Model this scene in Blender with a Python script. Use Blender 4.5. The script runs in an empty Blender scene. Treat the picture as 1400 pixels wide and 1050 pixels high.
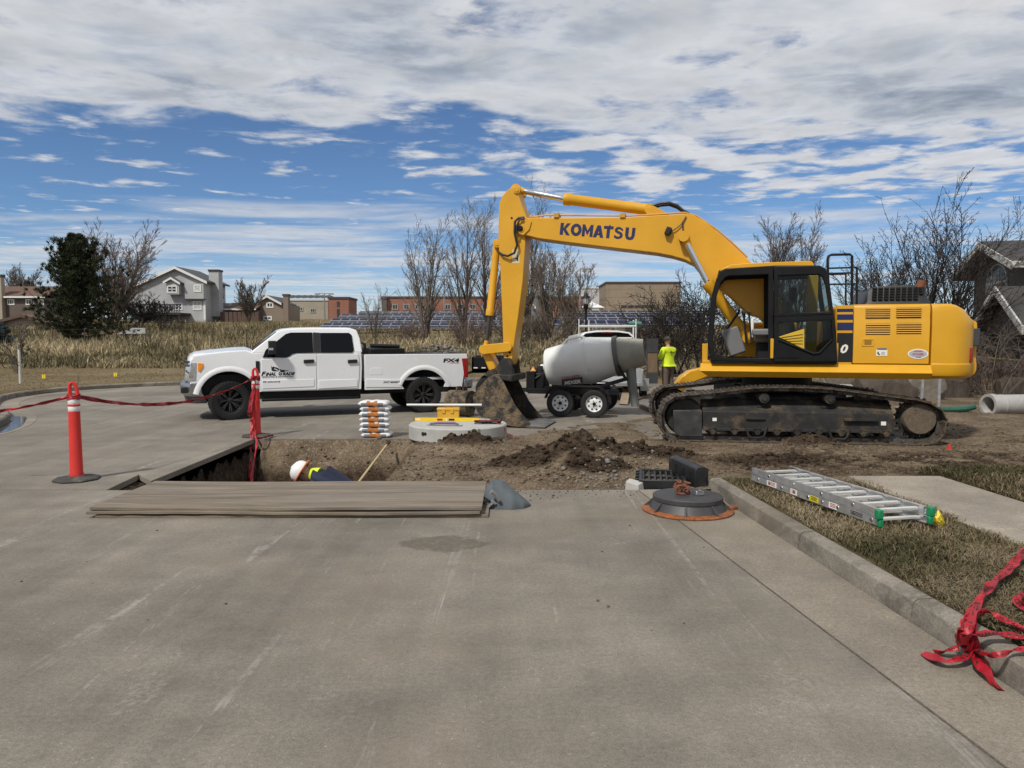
import bpy, bmesh, math, random
import numpy as np
from mathutils import Vector, Matrix
random.seed(7)
sc = bpy.context.scene
R = math.radians
# ---------------------------------------------------------------- camera, sky, sun, exposure
FPX, CAMH, HOR = 1000.0, 1.8, 461.0
PITCH = math.atan((525 - HOR) / FPX)
cd = bpy.data.cameras.new('camera'); cam = bpy.data.objects.new('camera', cd)
sc.collection.objects.link(cam); sc.camera = cam
cd.sensor_width = 36; cd.lens = 36 * FPX / 1400; cd.clip_end = 6000; cd.clip_start = .05
cam.location = (0, 0, CAMH); cam.rotation_euler = (math.pi / 2 - PITCH, 0, 0)
SUN_EL, SUN_AZ = R(50), R(215)       # azimuth clockwise from +Y: behind the camera, to the left
sd = bpy.data.lights.new('sun', 'SUN'); so = bpy.data.objects.new('sun', sd); sc.collection.objects.link(so)
sd.energy = 3.4; sd.angle = R(4); sd.color = (1, .95, .87)
sv = Vector((math.sin(SUN_AZ) * math.cos(SUN_EL), math.cos(SUN_AZ) * math.cos(SUN_EL), math.sin(SUN_EL)))
so.rotation_euler = sv.to_track_quat('Z', 'Y').to_euler(); so.location = sv * 50
sc.view_settings.view_transform = 'Standard'; sc.view_settings.look = 'None'
sc.view_settings.gamma = 1; sc.view_settings.use_curve_mapping = False
sc.view_settings.exposure = 0.0
sc.render.engine = 'CYCLES'

class NT:
    def __init__(s, nt): s.nt = nt; s.n = nt.nodes; s.l = nt.links
    def put(s, sock, val):
        if val is None: return
        if isinstance(val, bpy.types.NodeSocket): s.l.new(val, sock)
        else: sock.default_value = val
    def add(s, typ, ins=(), out=0, **kw):
        nd = s.n.new(typ)
        for k, v in kw.items(): setattr(nd, k, v)
        for k, v in (ins.items() if isinstance(ins, dict) else enumerate(ins)): s.put(nd.inputs[k], v)
        return nd.outputs[out]
    def math(s, op, a, b=None, c=None, clamp=False):
        return s.add('ShaderNodeMath', (a, b, c), operation=op, use_clamp=clamp)
    def noise(s, vec, scale, detail=5, rough=.55, dist=0., out=0):
        return s.add('ShaderNodeTexNoise', {'Vector': vec, 'Scale': scale, 'Detail': detail, 'Roughness': rough, 'Distortion': dist}, out=out)
    def ramp(s, v, a, b, c=0., d=1.):
        return s.add('ShaderNodeMapRange', (v, a, b, c, d), interpolation_type='SMOOTHSTEP')
    def lin(s, v, a, b, c=0., d=1.):
        return s.add('ShaderNodeMapRange', (v, a, b, c, d))
    def mix(s, f, a, b, mode='MIX'):
        nd = s.n.new('ShaderNodeMix'); nd.data_type = 'RGBA'; nd.blend_type = mode
        s.put(nd.inputs[0], f)
        for i, x in ((6, a), (7, b)):
            if isinstance(x, (tuple, list)) and len(x) == 3: x = (*x, 1)
            s.put(nd.inputs[i], x)
        return nd.outputs[2]
    def scale(s, col, f):
        nd = s.n.new('ShaderNodeVectorMath'); nd.operation = 'SCALE'
        s.put(nd.inputs[0], tuple(col[:3]) if isinstance(col, (tuple, list)) else col); s.put(nd.inputs[3], f)
        return nd.outputs[0]
    def vmul(s, vec, m):
        nd = s.n.new('ShaderNodeVectorMath'); nd.operation = 'MULTIPLY'
        s.put(nd.inputs[0], vec); s.put(nd.inputs[1], m); return nd.outputs[0]
    def vadd(s, vec, m):
        nd = s.n.new('ShaderNodeVectorMath'); nd.operation = 'ADD'
        s.put(nd.inputs[0], vec); s.put(nd.inputs[1], m); return nd.outputs[0]

def make_world():
    w = bpy.data.worlds.new('World'); sc.world = w; w.use_nodes = True
    w.node_tree.nodes.clear(); t = NT(w.node_tree)
    out = t.n.new('ShaderNodeOutputWorld'); bg = t.n.new('ShaderNodeBackground'); t.l.new(bg.outputs[0], out.inputs[0])
    sky = t.n.new('ShaderNodeTexSky'); sky.sky_type = 'NISHITA'; sky.sun_disc = False
    sky.sun_elevation = SUN_EL; sky.sun_rotation = SUN_AZ; sky.altitude = 1900; sky.air_density = 1.0; sky.dust_density = .6; sky.ozone_density = 2.0
    d = t.add('ShaderNodeTexCoord', out=0)
    sep = t.n.new('ShaderNodeSeparateXYZ'); t.l.new(d, sep.inputs[0]); x, y, z = sep.outputs
    zc = t.math('MAXIMUM', z, .015)
    px, py = t.math('DIVIDE', x, zc), t.math('DIVIDE', y, zc)       # where the ray meets a flat cloud layer of height 1
    P = t.add('ShaderNodeCombineXYZ', (px, py, 0.0))
    # wide altocumulus deck overhead, its edge crossing ahead of the viewer
    wob = t.math('MULTIPLY', t.math('SUBTRACT', t.noise(P, .55, 3), .5), 2.2)
    edge = t.math('ADD', py, wob)
    rightward = t.math('MULTIPLY', px, .10)
    deck = t.ramp(t.math('SUBTRACT', edge, rightward), 2.9, 4.4, .215, -.30)
    nd = t.noise(t.vmul(P, (1, 1.25, 1)), 1.9, 10, .60, .3)
    thick = t.math('ADD', nd, deck)
    m1 = t.ramp(thick, .44, .70)
    # broken small puffs in the gap, more of them to the right
    puffn = t.noise(t.vmul(P, (1, 1.15, 1)), 2.6, 8, .58, .2)
    gapw = t.math('MULTIPLY', t.ramp(px, -1.2, .9, .0, .155), t.ramp(py, 6.0, 4.6))
    m2 = t.math('MULTIPLY', t.ramp(t.math('ADD', puffn, gapw), .55, .72), .92)
    # thin streaky cirrus low down
    st = t.noise(t.vmul(P, (.30, .62, 1)), 1.15, 8, .62, .5)
    far = t.ramp(py, 4.2, 6.3, -.3, .09)
    m3 = t.math('MULTIPLY', t.ramp(t.math('ADD', st, far), .45, .72), .74)
    veil = t.ramp(z, .15, .0, 0, .35)
    mask = t.math('MAXIMUM', t.math('MAXIMUM', m1, m2), t.math('MAXIMUM', m3, veil))
    # shade: thick parts of the deck are greyer underneath
    big = t.noise(P, .75, 5, .55, .4)
    fine = t.noise(P, 3.2, 7, .62, .3)
    shade = t.math('MULTIPLY', t.ramp(thick, .56, .88), t.ramp(t.math('ADD', t.math('MULTIPLY', big, .80), t.math('MULTIPLY', fine, .20)), .34, .64))
    lum = t.lin(shade, 0, 1, 6.9, 2.75)
    lum = t.math('MULTIPLY', lum, t.lin(fine, .3, .7, .86, 1.12))
    cc = t.mix(shade, (.985, 1.0, 1.03), (.80, .96, 1.22))
    cloud = t.scale(cc, lum)
    skyc = t.mix(1.0, sky.outputs[0], (.66, .82, .97), 'MULTIPLY')
    col = t.mix(mask, skyc, cloud)
    t.l.new(col, bg.inputs[0]); bg.inputs[1].default_value = .1
make_world()

# ---------------------------------------------------------------- picture geometry -> places in metres
_c, _s = math.cos(PITCH), math.sin(PITCH)
def ray(px, py):
    dx, dy = (px - 700) / FPX, (525 - py) / FPX
    return Vector((dx, _c + dy * _s, -_s + dy * _c))
CAM = Vector((0, 0, CAMH))
def gp(px, py, z=0.0):
    r = ray(px, py); return CAM + r * ((z - CAMH) / r.z)
def at(px, py, Y):
    r = ray(px, py); return CAM + r * (Y / r.y)

class Frame:
    """upright local frame: u forward, v left, w up; origin on the ground"""
    def __init__(s, o, phi):
        s.o = Vector(o); s.phi = phi
        s.f = Vector((math.cos(phi), math.sin(phi), 0)); s.l = Vector((-math.sin(phi), math.cos(phi), 0))
    def px(s, px, py, v=0.0):
        r = ray(px, py); t = (v - (CAM - s.o).dot(s.l)) / r.dot(s.l); p = CAM + r * t - s.o
        return (p.dot(s.f), p.z)
    def pts(s, lst, v=0.0): return [s.px(a, b, v) for a, b in lst]
    def ground(s, px, py, z=0.0):
        p = gp(px, py, z) - s.o; return (p.dot(s.f), p.dot(s.l), z)

# ---------------------------------------------------------------- mesh helpers
COL = sc.collection
class MB:
    def __init__(s): s.v = []; s.f = []
    def add(s, vs, fs):
        o = len(s.v); s.v += [tuple(p) for p in vs]; s.f += [[i + o for i in f] for f in fs]; return s
    def box(s, c, d, rot=None):
        h = [x / 2 for x in d]; vs = [Vector((sx * h[0], sy * h[1], sz * h[2])) for sx in (-1, 1) for sy in (-1, 1) for sz in (-1, 1)]
        if rot is not None: vs = [rot @ p for p in vs]
        return s.add([p + Vector(c) for p in vs], [(0, 1, 3, 2), (4, 6, 7, 5), (0, 4, 5, 1), (2, 3, 7, 6), (0, 2, 6, 4), (1, 5, 7, 3)])
    def span(s, a, b):
        return s.box([(p + q) / 2 for p, q in zip(a, b)], [abs(q - p) for p, q in zip(a, b)])
    def prism(s, pts, a, b, axis='y'):
        m = {'y': lambda p, t: (p[0], t, p[1]), 'x': lambda p, t: (t, p[0], p[1]), 'z': lambda p, t: (p[0], p[1], t)}[axis]
        return s.loft([m(p, a) for p in pts], [m(p, b) for p in pts])
    def loft(s, A, B):
        n = len(A)
        return s.add(list(A) + list(B), [list(range(n))[::-1], list(range(n, 2 * n))] + [(i, (i + 1) % n, n + (i + 1) % n, n + i) for i in range(n)])
    def rings(s, rings, closed=True, cap=True):
        n = len(rings[0]); vs = [p for r in rings for p in r]; fs = []
        for k in range(len(rings) - 1):
            for i in range(n if closed else n - 1):
                j = (i + 1) % n; fs.append((k * n + i, k * n + j, (k + 1) * n + j, (k + 1) * n + i))
        if cap and closed: fs += [list(range(n))[::-1], list(range((len(rings) - 1) * n, len(rings) * n))]
        return s.add(vs, fs)
    def tube(s, pts, r, n=8, cap=True):
        pts = [Vector(p) for p in pts]; rs = r if isinstance(r, (list, tuple)) else [r] * len(pts); out = []; prev = None
        for i, p in enumerate(pts):
            d = (pts[min(i + 1, len(pts) - 1)] - pts[max(i - 1, 0)]).normalized()
            if prev is None: a = d.orthogonal().normalized()
            else: a = (prev - d * prev.dot(d)).normalized()
            prev = a; b = d.cross(a)
            out.append([p + (a * math.cos(2 * math.pi * k / n) + b * math.sin(2 * math.pi * k / n)) * rs[i] for k in range(n)])
        return s.rings(out, True, cap)
    def cyl(s, a, b, r, n=16, r2=None): return s.tube([a, b], [r, r if r2 is None else r2], n)
    def lathe(s, prof, o, d, n=32, cap=True):
        o, d = Vector(o), Vector(d).normalized(); a = d.orthogonal().normalized(); b = d.cross(a)
        return s.rings([[o + d * h + (a * math.cos(2 * math.pi * k / n) + b * math.sin(2 * math.pi * k / n)) * r for k in range(n)] for r, h in prof], True, cap)
    def build(s, name, m, parent=None, bevel=0.0, smooth=True, ang=38, seg=2, recalc=True):
        me = bpy.data.meshes.new(name); me.from_pydata(s.v, [], s.f); me.validate()
        if recalc:
            bm = bmesh.new(); bm.from_mesh(me); bmesh.ops.recalc_face_normals(bm, faces=bm.faces); bm.to_mesh(me); bm.free()
        if smooth:
            me.polygons.foreach_set('use_smooth', [True] * len(me.polygons)); me.set_sharp_from_angle(angle=R(ang))
        me.materials.append(m); return link(name, me, parent, bevel, seg)
def link(name, me, parent=None, bevel=0.0, seg=2):
    o = bpy.data.objects.new(name, me); COL.objects.link(o); o.parent = parent
    if bevel:
        b = o.modifiers.new('bevel', 'BEVEL'); b.width = bevel; b.segments = seg; b.limit_method = 'ANGLE'; b.angle_limit = R(35); b.harden_normals = False
    return o
def tag(o, label=None, cat=None, group=None, kind=None):
    if label: o['label'] = label
    if cat: o['category'] = cat
    if group: o['group'] = group
    if kind: o['kind'] = kind
    return o
def thing(name, label, cat, loc=(0, 0, 0), rz=0.0, group=None):
    o = bpy.data.objects.new(name, None); COL.objects.link(o); o.location = loc; o.rotation_euler = (0, 0, rz); o.empty_display_size = .2
    return tag(o, label, cat, group)
def copy_tree(o, parent=None):
    c = o.copy(); COL.objects.link(c); c.parent = parent
    for ch in list(o.children): copy_tree(ch, c)
    return c
def arc(cx, cz, r, a0, a1, n=12):
    return [(cx + r * math.cos(R(a0 + (a1 - a0) * i / n)), cz + r * math.sin(R(a0 + (a1 - a0) * i / n))) for i in range(n + 1)]
def text_obj(txt, name, m, parent, loc, rot, size, sx=1.0, shear=0.0, off=0.0, ext=.003, align='LEFT', space=1.0):
    cu = bpy.data.curves.new(name, 'FONT'); cu.body = txt; cu.size = size; cu.shear = shear; cu.offset = off; cu.extrude = ext; cu.align_x = align; cu.space_character = space; cu.resolution_u = 2
    to = bpy.data.objects.new('tmp', cu); COL.objects.link(to)
    dg = bpy.context.evaluated_depsgraph_get(); dg.update(); me = bpy.data.meshes.new_from_object(to.evaluated_get(dg))
    bpy.data.objects.remove(to); bpy.data.curves.remove(cu); me.name = name
    me.materials.clear(); me.materials.append(m)
    o = link(name, me, parent); o.location = loc; o.rotation_euler = rot; o.scale = (sx, 1, 1); return o

# numpy mesh of many small faces
def np_mesh(name, V, loops, sizes, m, parent=None, attr=None, smooth=False):
    me = bpy.data.meshes.new(name); V = np.asarray(V, np.float32); loops = np.asarray(loops, np.int32); sizes = np.asarray(sizes, np.int32)
    me.vertices.add(len(V)); me.vertices.foreach_set('co', V.ravel())
    me.loops.add(len(loops)); me.loops.foreach_set('vertex_index', loops)
    me.polygons.add(len(sizes)); st = np.concatenate([[0], np.cumsum(sizes)[:-1]]).astype(np.int32)
    me.polygons.foreach_set('loop_start', st); me.polygons.foreach_set('loop_total', sizes)
    if smooth: me.polygons.foreach_set('use_smooth', np.ones(len(sizes), bool))
    if attr is not None:
        for k, a in attr.items():
            at_ = me.attributes.new(k, 'FLOAT', 'POINT'); at_.data.foreach_set('value', np.asarray(a, np.float32))
    me.update(calc_edges=True); me.validate(); me.materials.append(m)
    return link(name, me, parent)
def grid_obj(name, xs, ys, Z, m, attr=None, smooth=True, parent=None):
    nx, ny = len(xs), len(ys); X, Y = np.meshgrid(xs, ys)
    V = np.stack([X.ravel(), Y.ravel(), Z.ravel()], 1)
    i = np.arange(nx * ny).reshape(ny, nx); q = np.stack([i[:-1, :-1], i[:-1, 1:], i[1:, 1:], i[1:, :-1]], -1).reshape(-1, 4)
    return np_mesh(name, V, q.ravel(), np.full(len(q), 4), m, parent, attr, smooth)
def _h(ix, iy, seed):
    n = (ix.astype(np.int64) * 374761393 + iy.astype(np.int64) * 668265263 + seed * 974634777) & 0x7fffffff
    n = ((n ^ (n >> 13)) * 1274126177) & 0x7fffffff
    return ((n ^ (n >> 16)) & 0xffff) / 65535.0
def vnoise(x, y, seed=0):
    x = np.asarray(x, float); y = np.asarray(y, float); ix = np.floor(x); iy = np.floor(y); fx = x - ix; fy = y - iy
    fx = fx * fx * (3 - 2 * fx); fy = fy * fy * (3 - 2 * fy)
    a = _h(ix, iy, seed); b = _h(ix + 1, iy, seed); c = _h(ix, iy + 1, seed); d = _h(ix + 1, iy + 1, seed)
    return (a + (b - a) * fx) * (1 - fy) + (c + (d - c) * fx) * fy
def fbm(x, y, s=1.0, o=4, seed=0, g=.5):
    t = 0; a = 1; n = 0
    for k in range(o): t = t + a * vnoise(np.asarray(x) * s, np.asarray(y) * s, seed + k * 17); n += a; a *= g; s *= 2.03
    return t / n - .5
def sstep(a, b, x): t = np.clip((np.asarray(x, float) - a) / (b - a), 0, 1); return t * t * (3 - 2 * t)
def segs_mesh(name, segs, m, parent=None, n=3):
    """tapered n-sided tubes from rows (p0 xyz, p1 xyz, r0, r1)"""
    S = np.asarray(segs, float); A = S[:, :3]; B = S[:, 3:6]; D = B - A; D /= np.linalg.norm(D, axis=1, keepdims=True) + 1e-9
    up = np.where(np.abs(D[:, 2:3]) > .9, np.array([[1., 0, 0]]), np.array([[0, 0, 1.]]))
    U = np.cross(D, up); U /= np.linalg.norm(U, axis=1, keepdims=True) + 1e-9; W = np.cross(D, U)
    rows = []
    for P, r in ((A, S[:, 6:7]), (B, S[:, 7:8])):
        for k in range(n):
            a = 2 * math.pi * k / n; rows.append(P + (U * math.cos(a) + W * math.sin(a)) * r)
    V = np.stack(rows, 1).reshape(-1, 3); base = np.arange(len(S))[:, None] * 2 * n
    q = np.array([[k, (k + 1) % n, n + (k + 1) % n, n + k] for k in range(n)])
    L = (base[:, :, None] + q[None]).reshape(-1)
    return np_mesh(name, V, L, np.full(len(S) * n, 4), m, parent, smooth=True)

# ---------------------------------------------------------------- materials
MATS = {}
def newmat(name):
    m = bpy.data.materials.new(name); m.use_nodes = True; t = NT(m.node_tree)
    return m, t, next(n for n in t.n if n.type == 'BSDF_PRINCIPLED')
def pm(name, col, rough=.6, metal=0.0, var=.12, vs=3.0, bump=0.0, bs=40.0, dirt=None, damt=.0, ds=2.5, spec=.5, coat=0.0, fine=.0, stretch=None, rvar=.1, bd=.01):
    if name in MATS: return MATS[name]
    m, t, b = newmat(name)
    co = t.add('ShaderNodeTexCoord', out=3)
    if stretch: co = t.vmul(co, stretch)
    n1 = t.noise(co, vs, 7, .6)
    f = t.lin(n1, .3, .7, 1 - var, 1 + var)
    if fine: f = t.math('MULTIPLY', f, t.lin(t.noise(co, bs * 1.3, 3, .6), .3, .7, 1 - fine, 1 + fine))
    c = t.scale(col, f)
    r = t.lin(n1, .3, .7, rough - rvar, rough + rvar)
    if dirt:
        k = t.ramp(t.math('ADD', t.noise(co, ds, 8, .65), (damt - .5)), .42, .62)
        c = t.mix(k, c, t.scale(dirt, t.lin(t.noise(co, ds * 9, 4), .3, .7, .7, 1.3))); r = t.math('ADD', r, t.math('MULTIPLY', k, max(0, .85 - rough)))
    t.put(b.inputs['Base Color'], c); t.put(b.inputs['Roughness'], r); b.inputs['Metallic'].default_value = metal
    b.inputs['Specular IOR Level'].default_value = spec; b.inputs['Coat Weight'].default_value = coat; b.inputs['Coat Roughness'].default_value = .08
    if bump:
        bn = t.add('ShaderNodeBump', {'Strength': bump, 'Distance': bd, 'Height': t.noise(co, bs, 5, .6)}); t.put(b.inputs['Normal'], bn)
    MATS[name] = m; return m
SOIL = (.125, .092, .062)
def glassmat(name, col, rough=.03, alpha=None, trans=0.0):
    if name in MATS: return MATS[name]
    m, t, b = newmat(name); b.inputs['Base Color'].default_value = (*col, 1); b.inputs['Roughness'].default_value = rough
    b.inputs['Specular IOR Level'].default_value = .6; b.inputs['Transmission Weight'].default_value = trans
    if alpha is not None: b.inputs['Alpha'].default_value = alpha
    MATS[name] = m; return m
# ================================================================ THE SETTING
def concrete(name, base, cracks=True, stain=None, streak=True, scale=1.0):
    m, t, b = newmat(name); co = t.add('ShaderNodeTexCoord', out=3)
    big = t.noise(co, .33 * scale, 6, .62); mid = t.noise(co, 2.1 * scale, 7, .62, .3); fin = t.noise(co, 34, 5, .7); vf = t.noise(co, 115, 4, .75)
    f = t.math('MULTIPLY', t.lin(big, .3, .7, .70, 1.28), t.lin(mid, .3, .7, .85, 1.15))
    f = t.math('MULTIPLY', f, t.lin(fin, .3, .7, .80, 1.20)); f = t.math('MULTIPLY', f, t.lin(vf, .3, .7, .64, 1.36))
    if streak:
        s1 = t.noise(t.vmul(co, (1.25, .07, 1)), 1.5, 6, .62, .3); f = t.math('MULTIPLY', f, t.lin(s1, .3, .7, .87, 1.13))
        s2 = t.noise(t.vmul(co, (.16, 1.3, 1)), 1.8, 6, .65, .3); f = t.math('MULTIPLY', f, t.lin(s2, .3, .7, .91, 1.09))
    c = t.scale(base, f)
    g12 = t.noise(co, 11, 8, .75); f = t.math('MULTIPLY', f, t.lin(g12, .3, .7, .86, 1.14))
    # pale worn scuffs and warm silt
    sc_ = t.math('MULTIPLY', t.ramp(t.noise(co, .9, 9, .72, .6), .57, .72), t.ramp(fin, .38, .62))
    c = t.mix(t.math('MULTIPLY', sc_, .50), c, (.36, .335, .295))
    if streak:
        trail = t.math('MULTIPLY', t.ramp(t.noise(t.vmul(co, (3.2, .12, 1)), 1.3, 8, .72, .8), .575, .66), t.ramp(t.noise(co, 5, 8, .75), .42, .60)); c = t.mix(t.math('MULTIPLY', trail, .55), c, (.38, .36, .325))
        tyre = t.math('MULTIPLY', t.ramp(t.noise(t.vadd(t.vmul(co, (1.7, .05, 1)), (9, 2, 0)), 1.1, 5, .6, .4), .56, .68), t.ramp(g12, .36, .62)); c = t.mix(t.math('MULTIPLY', tyre, .30), c, (.075, .068, .060))
    if scale == 2.0: c = t.mix(t.math('MULTIPLY', t.ramp(t.noise(t.vmul(co, (1, 1, 2)), 1.6, 8, .68, .5), .45, .62), .75), c, (.085, .074, .060))
    silt = t.ramp(t.noise(t.vadd(co, (7, 3, 0)), .55, 7, .65), .48, .72)
    c = t.mix(t.math('MULTIPLY', silt, .42), c, (.205, .165, .12))
    wsp = t.add('ShaderNodeTexVoronoi', {'Vector': co, 'Scale': 26, 'Randomness': 1.0}); c = t.mix(t.math('MULTIPLY', t.math('MULTIPLY', t.ramp(wsp, .16, .08), t.ramp(mid, .46, .62)), .6), c, (.42, .40, .37))
    # small dark specks (oil drops, gum, pits)
    vo = t.add('ShaderNodeTexVoronoi', {'Vector': co, 'Scale': 5.5, 'Randomness': 1.0})
    sp = t.math('MULTIPLY', t.ramp(vo, .022, .008), t.ramp(t.noise(co, 1.1, 3), .5, .6))
    c = t.mix(t.math('MULTIPLY', sp, .7), c, (.05, .045, .04))
    if stain:
        sx, sy, rx, ry = stain
        sep = t.n.new('ShaderNodeSeparateXYZ'); t.l.new(t.vadd(co, t.scale(t.noise(co, 3.5, 7, .7, out=1), .42)), sep.inputs[0])
        dx = t.math('DIVIDE', t.math('SUBTRACT', sep.outputs[0], sx + .21), rx); dy = t.math('DIVIDE', t.math('SUBTRACT', sep.outputs[1], sy + .21), ry)
        r2 = t.math('ADD', t.math('MULTIPLY', dx, dx), t.math('MULTIPLY', dy, dy))
        c = t.mix(t.math('MULTIPLY', t.math('MULTIPLY', t.ramp(r2, 1.1, .7), t.ramp(g12, .25, .55)), .72), c, (.090, .075, .055))
    h = t.math('ADD', t.math('MULTIPLY', fin, .6), t.math('MULTIPLY', vf, .5))
    if cracks:
        cw = t.vadd(co, t.scale(t.noise(co, 1.3, 6, .6, out=1), .9))
        ve = t.add('ShaderNodeTexVoronoi', {'Vector': cw, 'Scale': .17}, feature='DISTANCE_TO_EDGE')
        k = t.math('MULTIPLY', t.ramp(ve, .0022, .0008), t.ramp(t.noise(co, .5, 3), .50, .58))
        c = t.mix(t.math('MULTIPLY', k, .6), c, (.07, .06, .05))
    t.put(b.inputs['Base Color'], c); t.put(b.inputs['Roughness'], t.lin(mid, .3, .7, .72, .92)); b.inputs['Specular IOR Level'].default_value = .35
    t.put(b.inputs['Normal'], t.add('ShaderNodeBump', {'Strength': .35, 'Distance': .006, 'Height': h}))
    return m
st = gp(608, 743)
ROADM = concrete('road concrete', (.186, .164, .134), cracks=False, stain=(st.x, st.y, .42, .24))
PANM = concrete('gutter concrete', (.225, .196, .155), stain=None, streak=False)
KERBM = concrete('kerb concrete', (.205, .182, .150), cracks=False, streak=False, scale=2.0)
WALKM = concrete('walk concrete', (.30, .262, .212), cracks=False, streak=False, scale=1.5)

def dirtmat():
    m, t, b = newmat('dirt'); co = t.add('ShaderNodeTexCoord', out=3)
    n1 = t.noise(co, 1.2, 7, .62); n2 = t.noise(co, 9, 7, .7, .4); n3 = t.noise(co, 55, 4, .7)
    vor = t.add('ShaderNodeTexVoronoi', {'Vector': co, 'Scale': 42}, out=0); vcol = t.add('ShaderNodeTexVoronoi', {'Vector': co, 'Scale': 42}, out=1)
    fresh_shade = t.add('ShaderNodeAttribute', out=2, attribute_name='fresh_shade')  # mask: freshly dug soil, plus shade painted low in the trench
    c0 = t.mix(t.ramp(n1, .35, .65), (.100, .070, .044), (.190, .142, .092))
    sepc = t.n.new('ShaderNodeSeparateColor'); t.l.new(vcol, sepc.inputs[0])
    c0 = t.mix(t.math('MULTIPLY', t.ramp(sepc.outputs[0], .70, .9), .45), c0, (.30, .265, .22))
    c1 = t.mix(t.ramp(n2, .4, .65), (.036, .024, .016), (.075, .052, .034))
    c = t.mix(fresh_shade, c0, c1)
    f = t.math('MULTIPLY', t.lin(n2, .3, .7, .72, 1.28), t.lin(n3, .3, .7, .78, 1.22))
    t.put(b.inputs['Base Color'], t.scale(c, f)); b.inputs['Roughness'].default_value = .95; b.inputs['Specular IOR Level'].default_value = .15
    h = t.math('ADD', t.math('MULTIPLY', n2, 1.6), t.math('ADD', t.math('MULTIPLY', n3, .5), t.math('MULTIPLY', vor, -.5)))
    t.put(b.inputs['Normal'], t.add('ShaderNodeBump', {'Strength': .9, 'Distance': .03, 'Height': h}))
    return m
DIRTM = dirtmat()

# road slabs with real joints and the hole that was cut for the trench
GX = lambda y: 2.38 - .104 * y          # gutter joint
KX = lambda y: 2.77 - .055 * y          # kerb front
YN, YF, XL = 8.55, 12.93, -4.58
def slab(name, pts, z0, z1, m, parent=None, bevel=.008):
    return MB().prism(pts, z0, z1, 'z').build(name, m, parent, bevel=bevel, seg=1)
road = tag(bpy.data.objects.new('road', None), kind='structure'); COL.objects.link(road)
slab('slab', [(-60, -6), (GX(-6) - .005, -6), (GX(YN) - .005, YN), (-4.55, YN - .02), (-60, YN - .02)], -.2, 0, ROADM, road)
a, b_, c_ = gp(150, 672), gp(190, 648), gp(206, 657)
slab('slab', [(-60, YN), (-4.80, YN), (b_.x, b_.y), (c_.x, c_.y), (XL, YF - .01), (-60, YF - .25)], -.085, 0, ROADM, road)
slab('slab', [(-60, YF - .235), (XL - .02, YF + .008), (3, YF + .03), (40, YF + .2), (40, 45), (-60, 45)], -.2, 0, ROADM, road)
tag(MB().prism([(GX(-6) - .03, -6), (GX(-6) + .03, -6), (GX(YN) + .03, YN), (GX(YN) - .03, YN)], -.1, -.004, 'z').build('joint_filler', pm('joint grit', (.085, .070, .055), .95, var=.6, vs=30, bump=.6), None), kind='structure')
tag(MB().prism([(GX(-6) + .006, -6), (KX(-6) - .004, -6), (KX(YN) - .004, YN + .05), (GX(YN) + .004, YN)], -.2, .002, 'z').build('gutter_pan', PANM, None), kind='structure')
# near kerb: segments end to end
kerb = tag(bpy.data.objects.new('kerb', None), kind='structure'); COL.objects.link(kerb)
ks = [-6, -2.6, .9, 4.53, 6.13, 8.52]
for y0, y1 in zip(ks[:-1], ks[1:]):
    y0 += .008; y1 -= .008; rr = []
    for y in np.linspace(y0, y1, 7):
        x = KX(y); rr.append([(x - .004, y, -.1), (x + .012, y, .09), (x + .022, y, .128), (x + .05, y, .148), (x + .145, y, .152), (x + .16, y, .14), (x + .16, y, -.1)])
    MB().rings(rr).build('kerb_segment', KERBM, kerb)
# cul-de-sac edge: gutter joint curve, kerb outside of it
bulb = [(-9.2, -12), (-9.25, 8), (-9.3, 13.1), (-9.75, 14.8), (-10.9, 16.8), (-12.9, 19.0), (-14.2, 21.2), (-14.5, 23.4), (-13.9, 25.2), (-12.2, 26.9), (-8, 28.4), (-2, 29.3), (3, 28.6), (8, 27.2), (14, 26.6), (26, 26.2), (40, 26)]
def smooth_line(P, it=3):
    for _ in range(it):
        Q = [P[0]]
        for p, q in zip(P[:-1], P[1:]): Q += [(.75 * p[0] + .25 * q[0], .75 * p[1] + .25 * q[1]), (.25 * p[0] + .75 * q[0], .25 * p[1] + .75 * q[1])]
        P = Q + [P[-1]]
    return P
BL = smooth_line(bulb, 2); BLK = [p for p in BL if p[0] < 3.6 or p[1] < 20]
def offset_line(P, d):
    out = []
    for i, p in enumerate(P):
        q0, q1 = P[max(i - 1, 0)], P[min(i + 1, len(P) - 1)]; tx, ty = q1[0] - q0[0], q1[1] - q0[1]; L = math.hypot(tx, ty)
        out.append((p[0] - ty / L * d, p[1] + tx / L * d))
    return out
KF, KB = offset_line(BLK, .5), offset_line(BLK, .66)
MBk = MB(); MBk.rings([[(a[0], a[1], -.1), (a[0], a[1], .12), (.8 * a[0] + .2 * b[0], .8 * a[1] + .2 * b[1], .15), (b[0], b[1], .155), (b[0], b[1], -.1)] for a, b in zip(KF, KB)])
tag(MBk.build('cul_de_sac_kerb', KERBM), kind='structure')
mbp = MB(); mbp.rings([[(a[0], a[1], -.1), (a[0], a[1], .006), (b[0] , b[1], .006), (b[0], b[1], -.1)] for a, b in zip(offset_line(BLK, .012), offset_line(BLK, .495))])
tag(mbp.build('cul_de_sac_gutter', PANM), kind='structure')
WET = pm('wet gutter', (.055, .058, .066), .12, var=.3, vs=3, rvar=.08, spec=.6)
pw = [(-9.9, 13.2), (-9.55, 13.1), (-9.6, 13.9), (-9.95, 14.8), (-10.5, 15.7), (-10.9, 16.4), (-11.35, 16.6), (-11.0, 15.9), (-10.5, 15.1), (-10.2, 14.3)]
tag(MB().prism(smooth_line(pw + [pw[0]], 2)[:-1], .002, .0105, 'z').build('puddle', WET), kind='structure')

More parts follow.
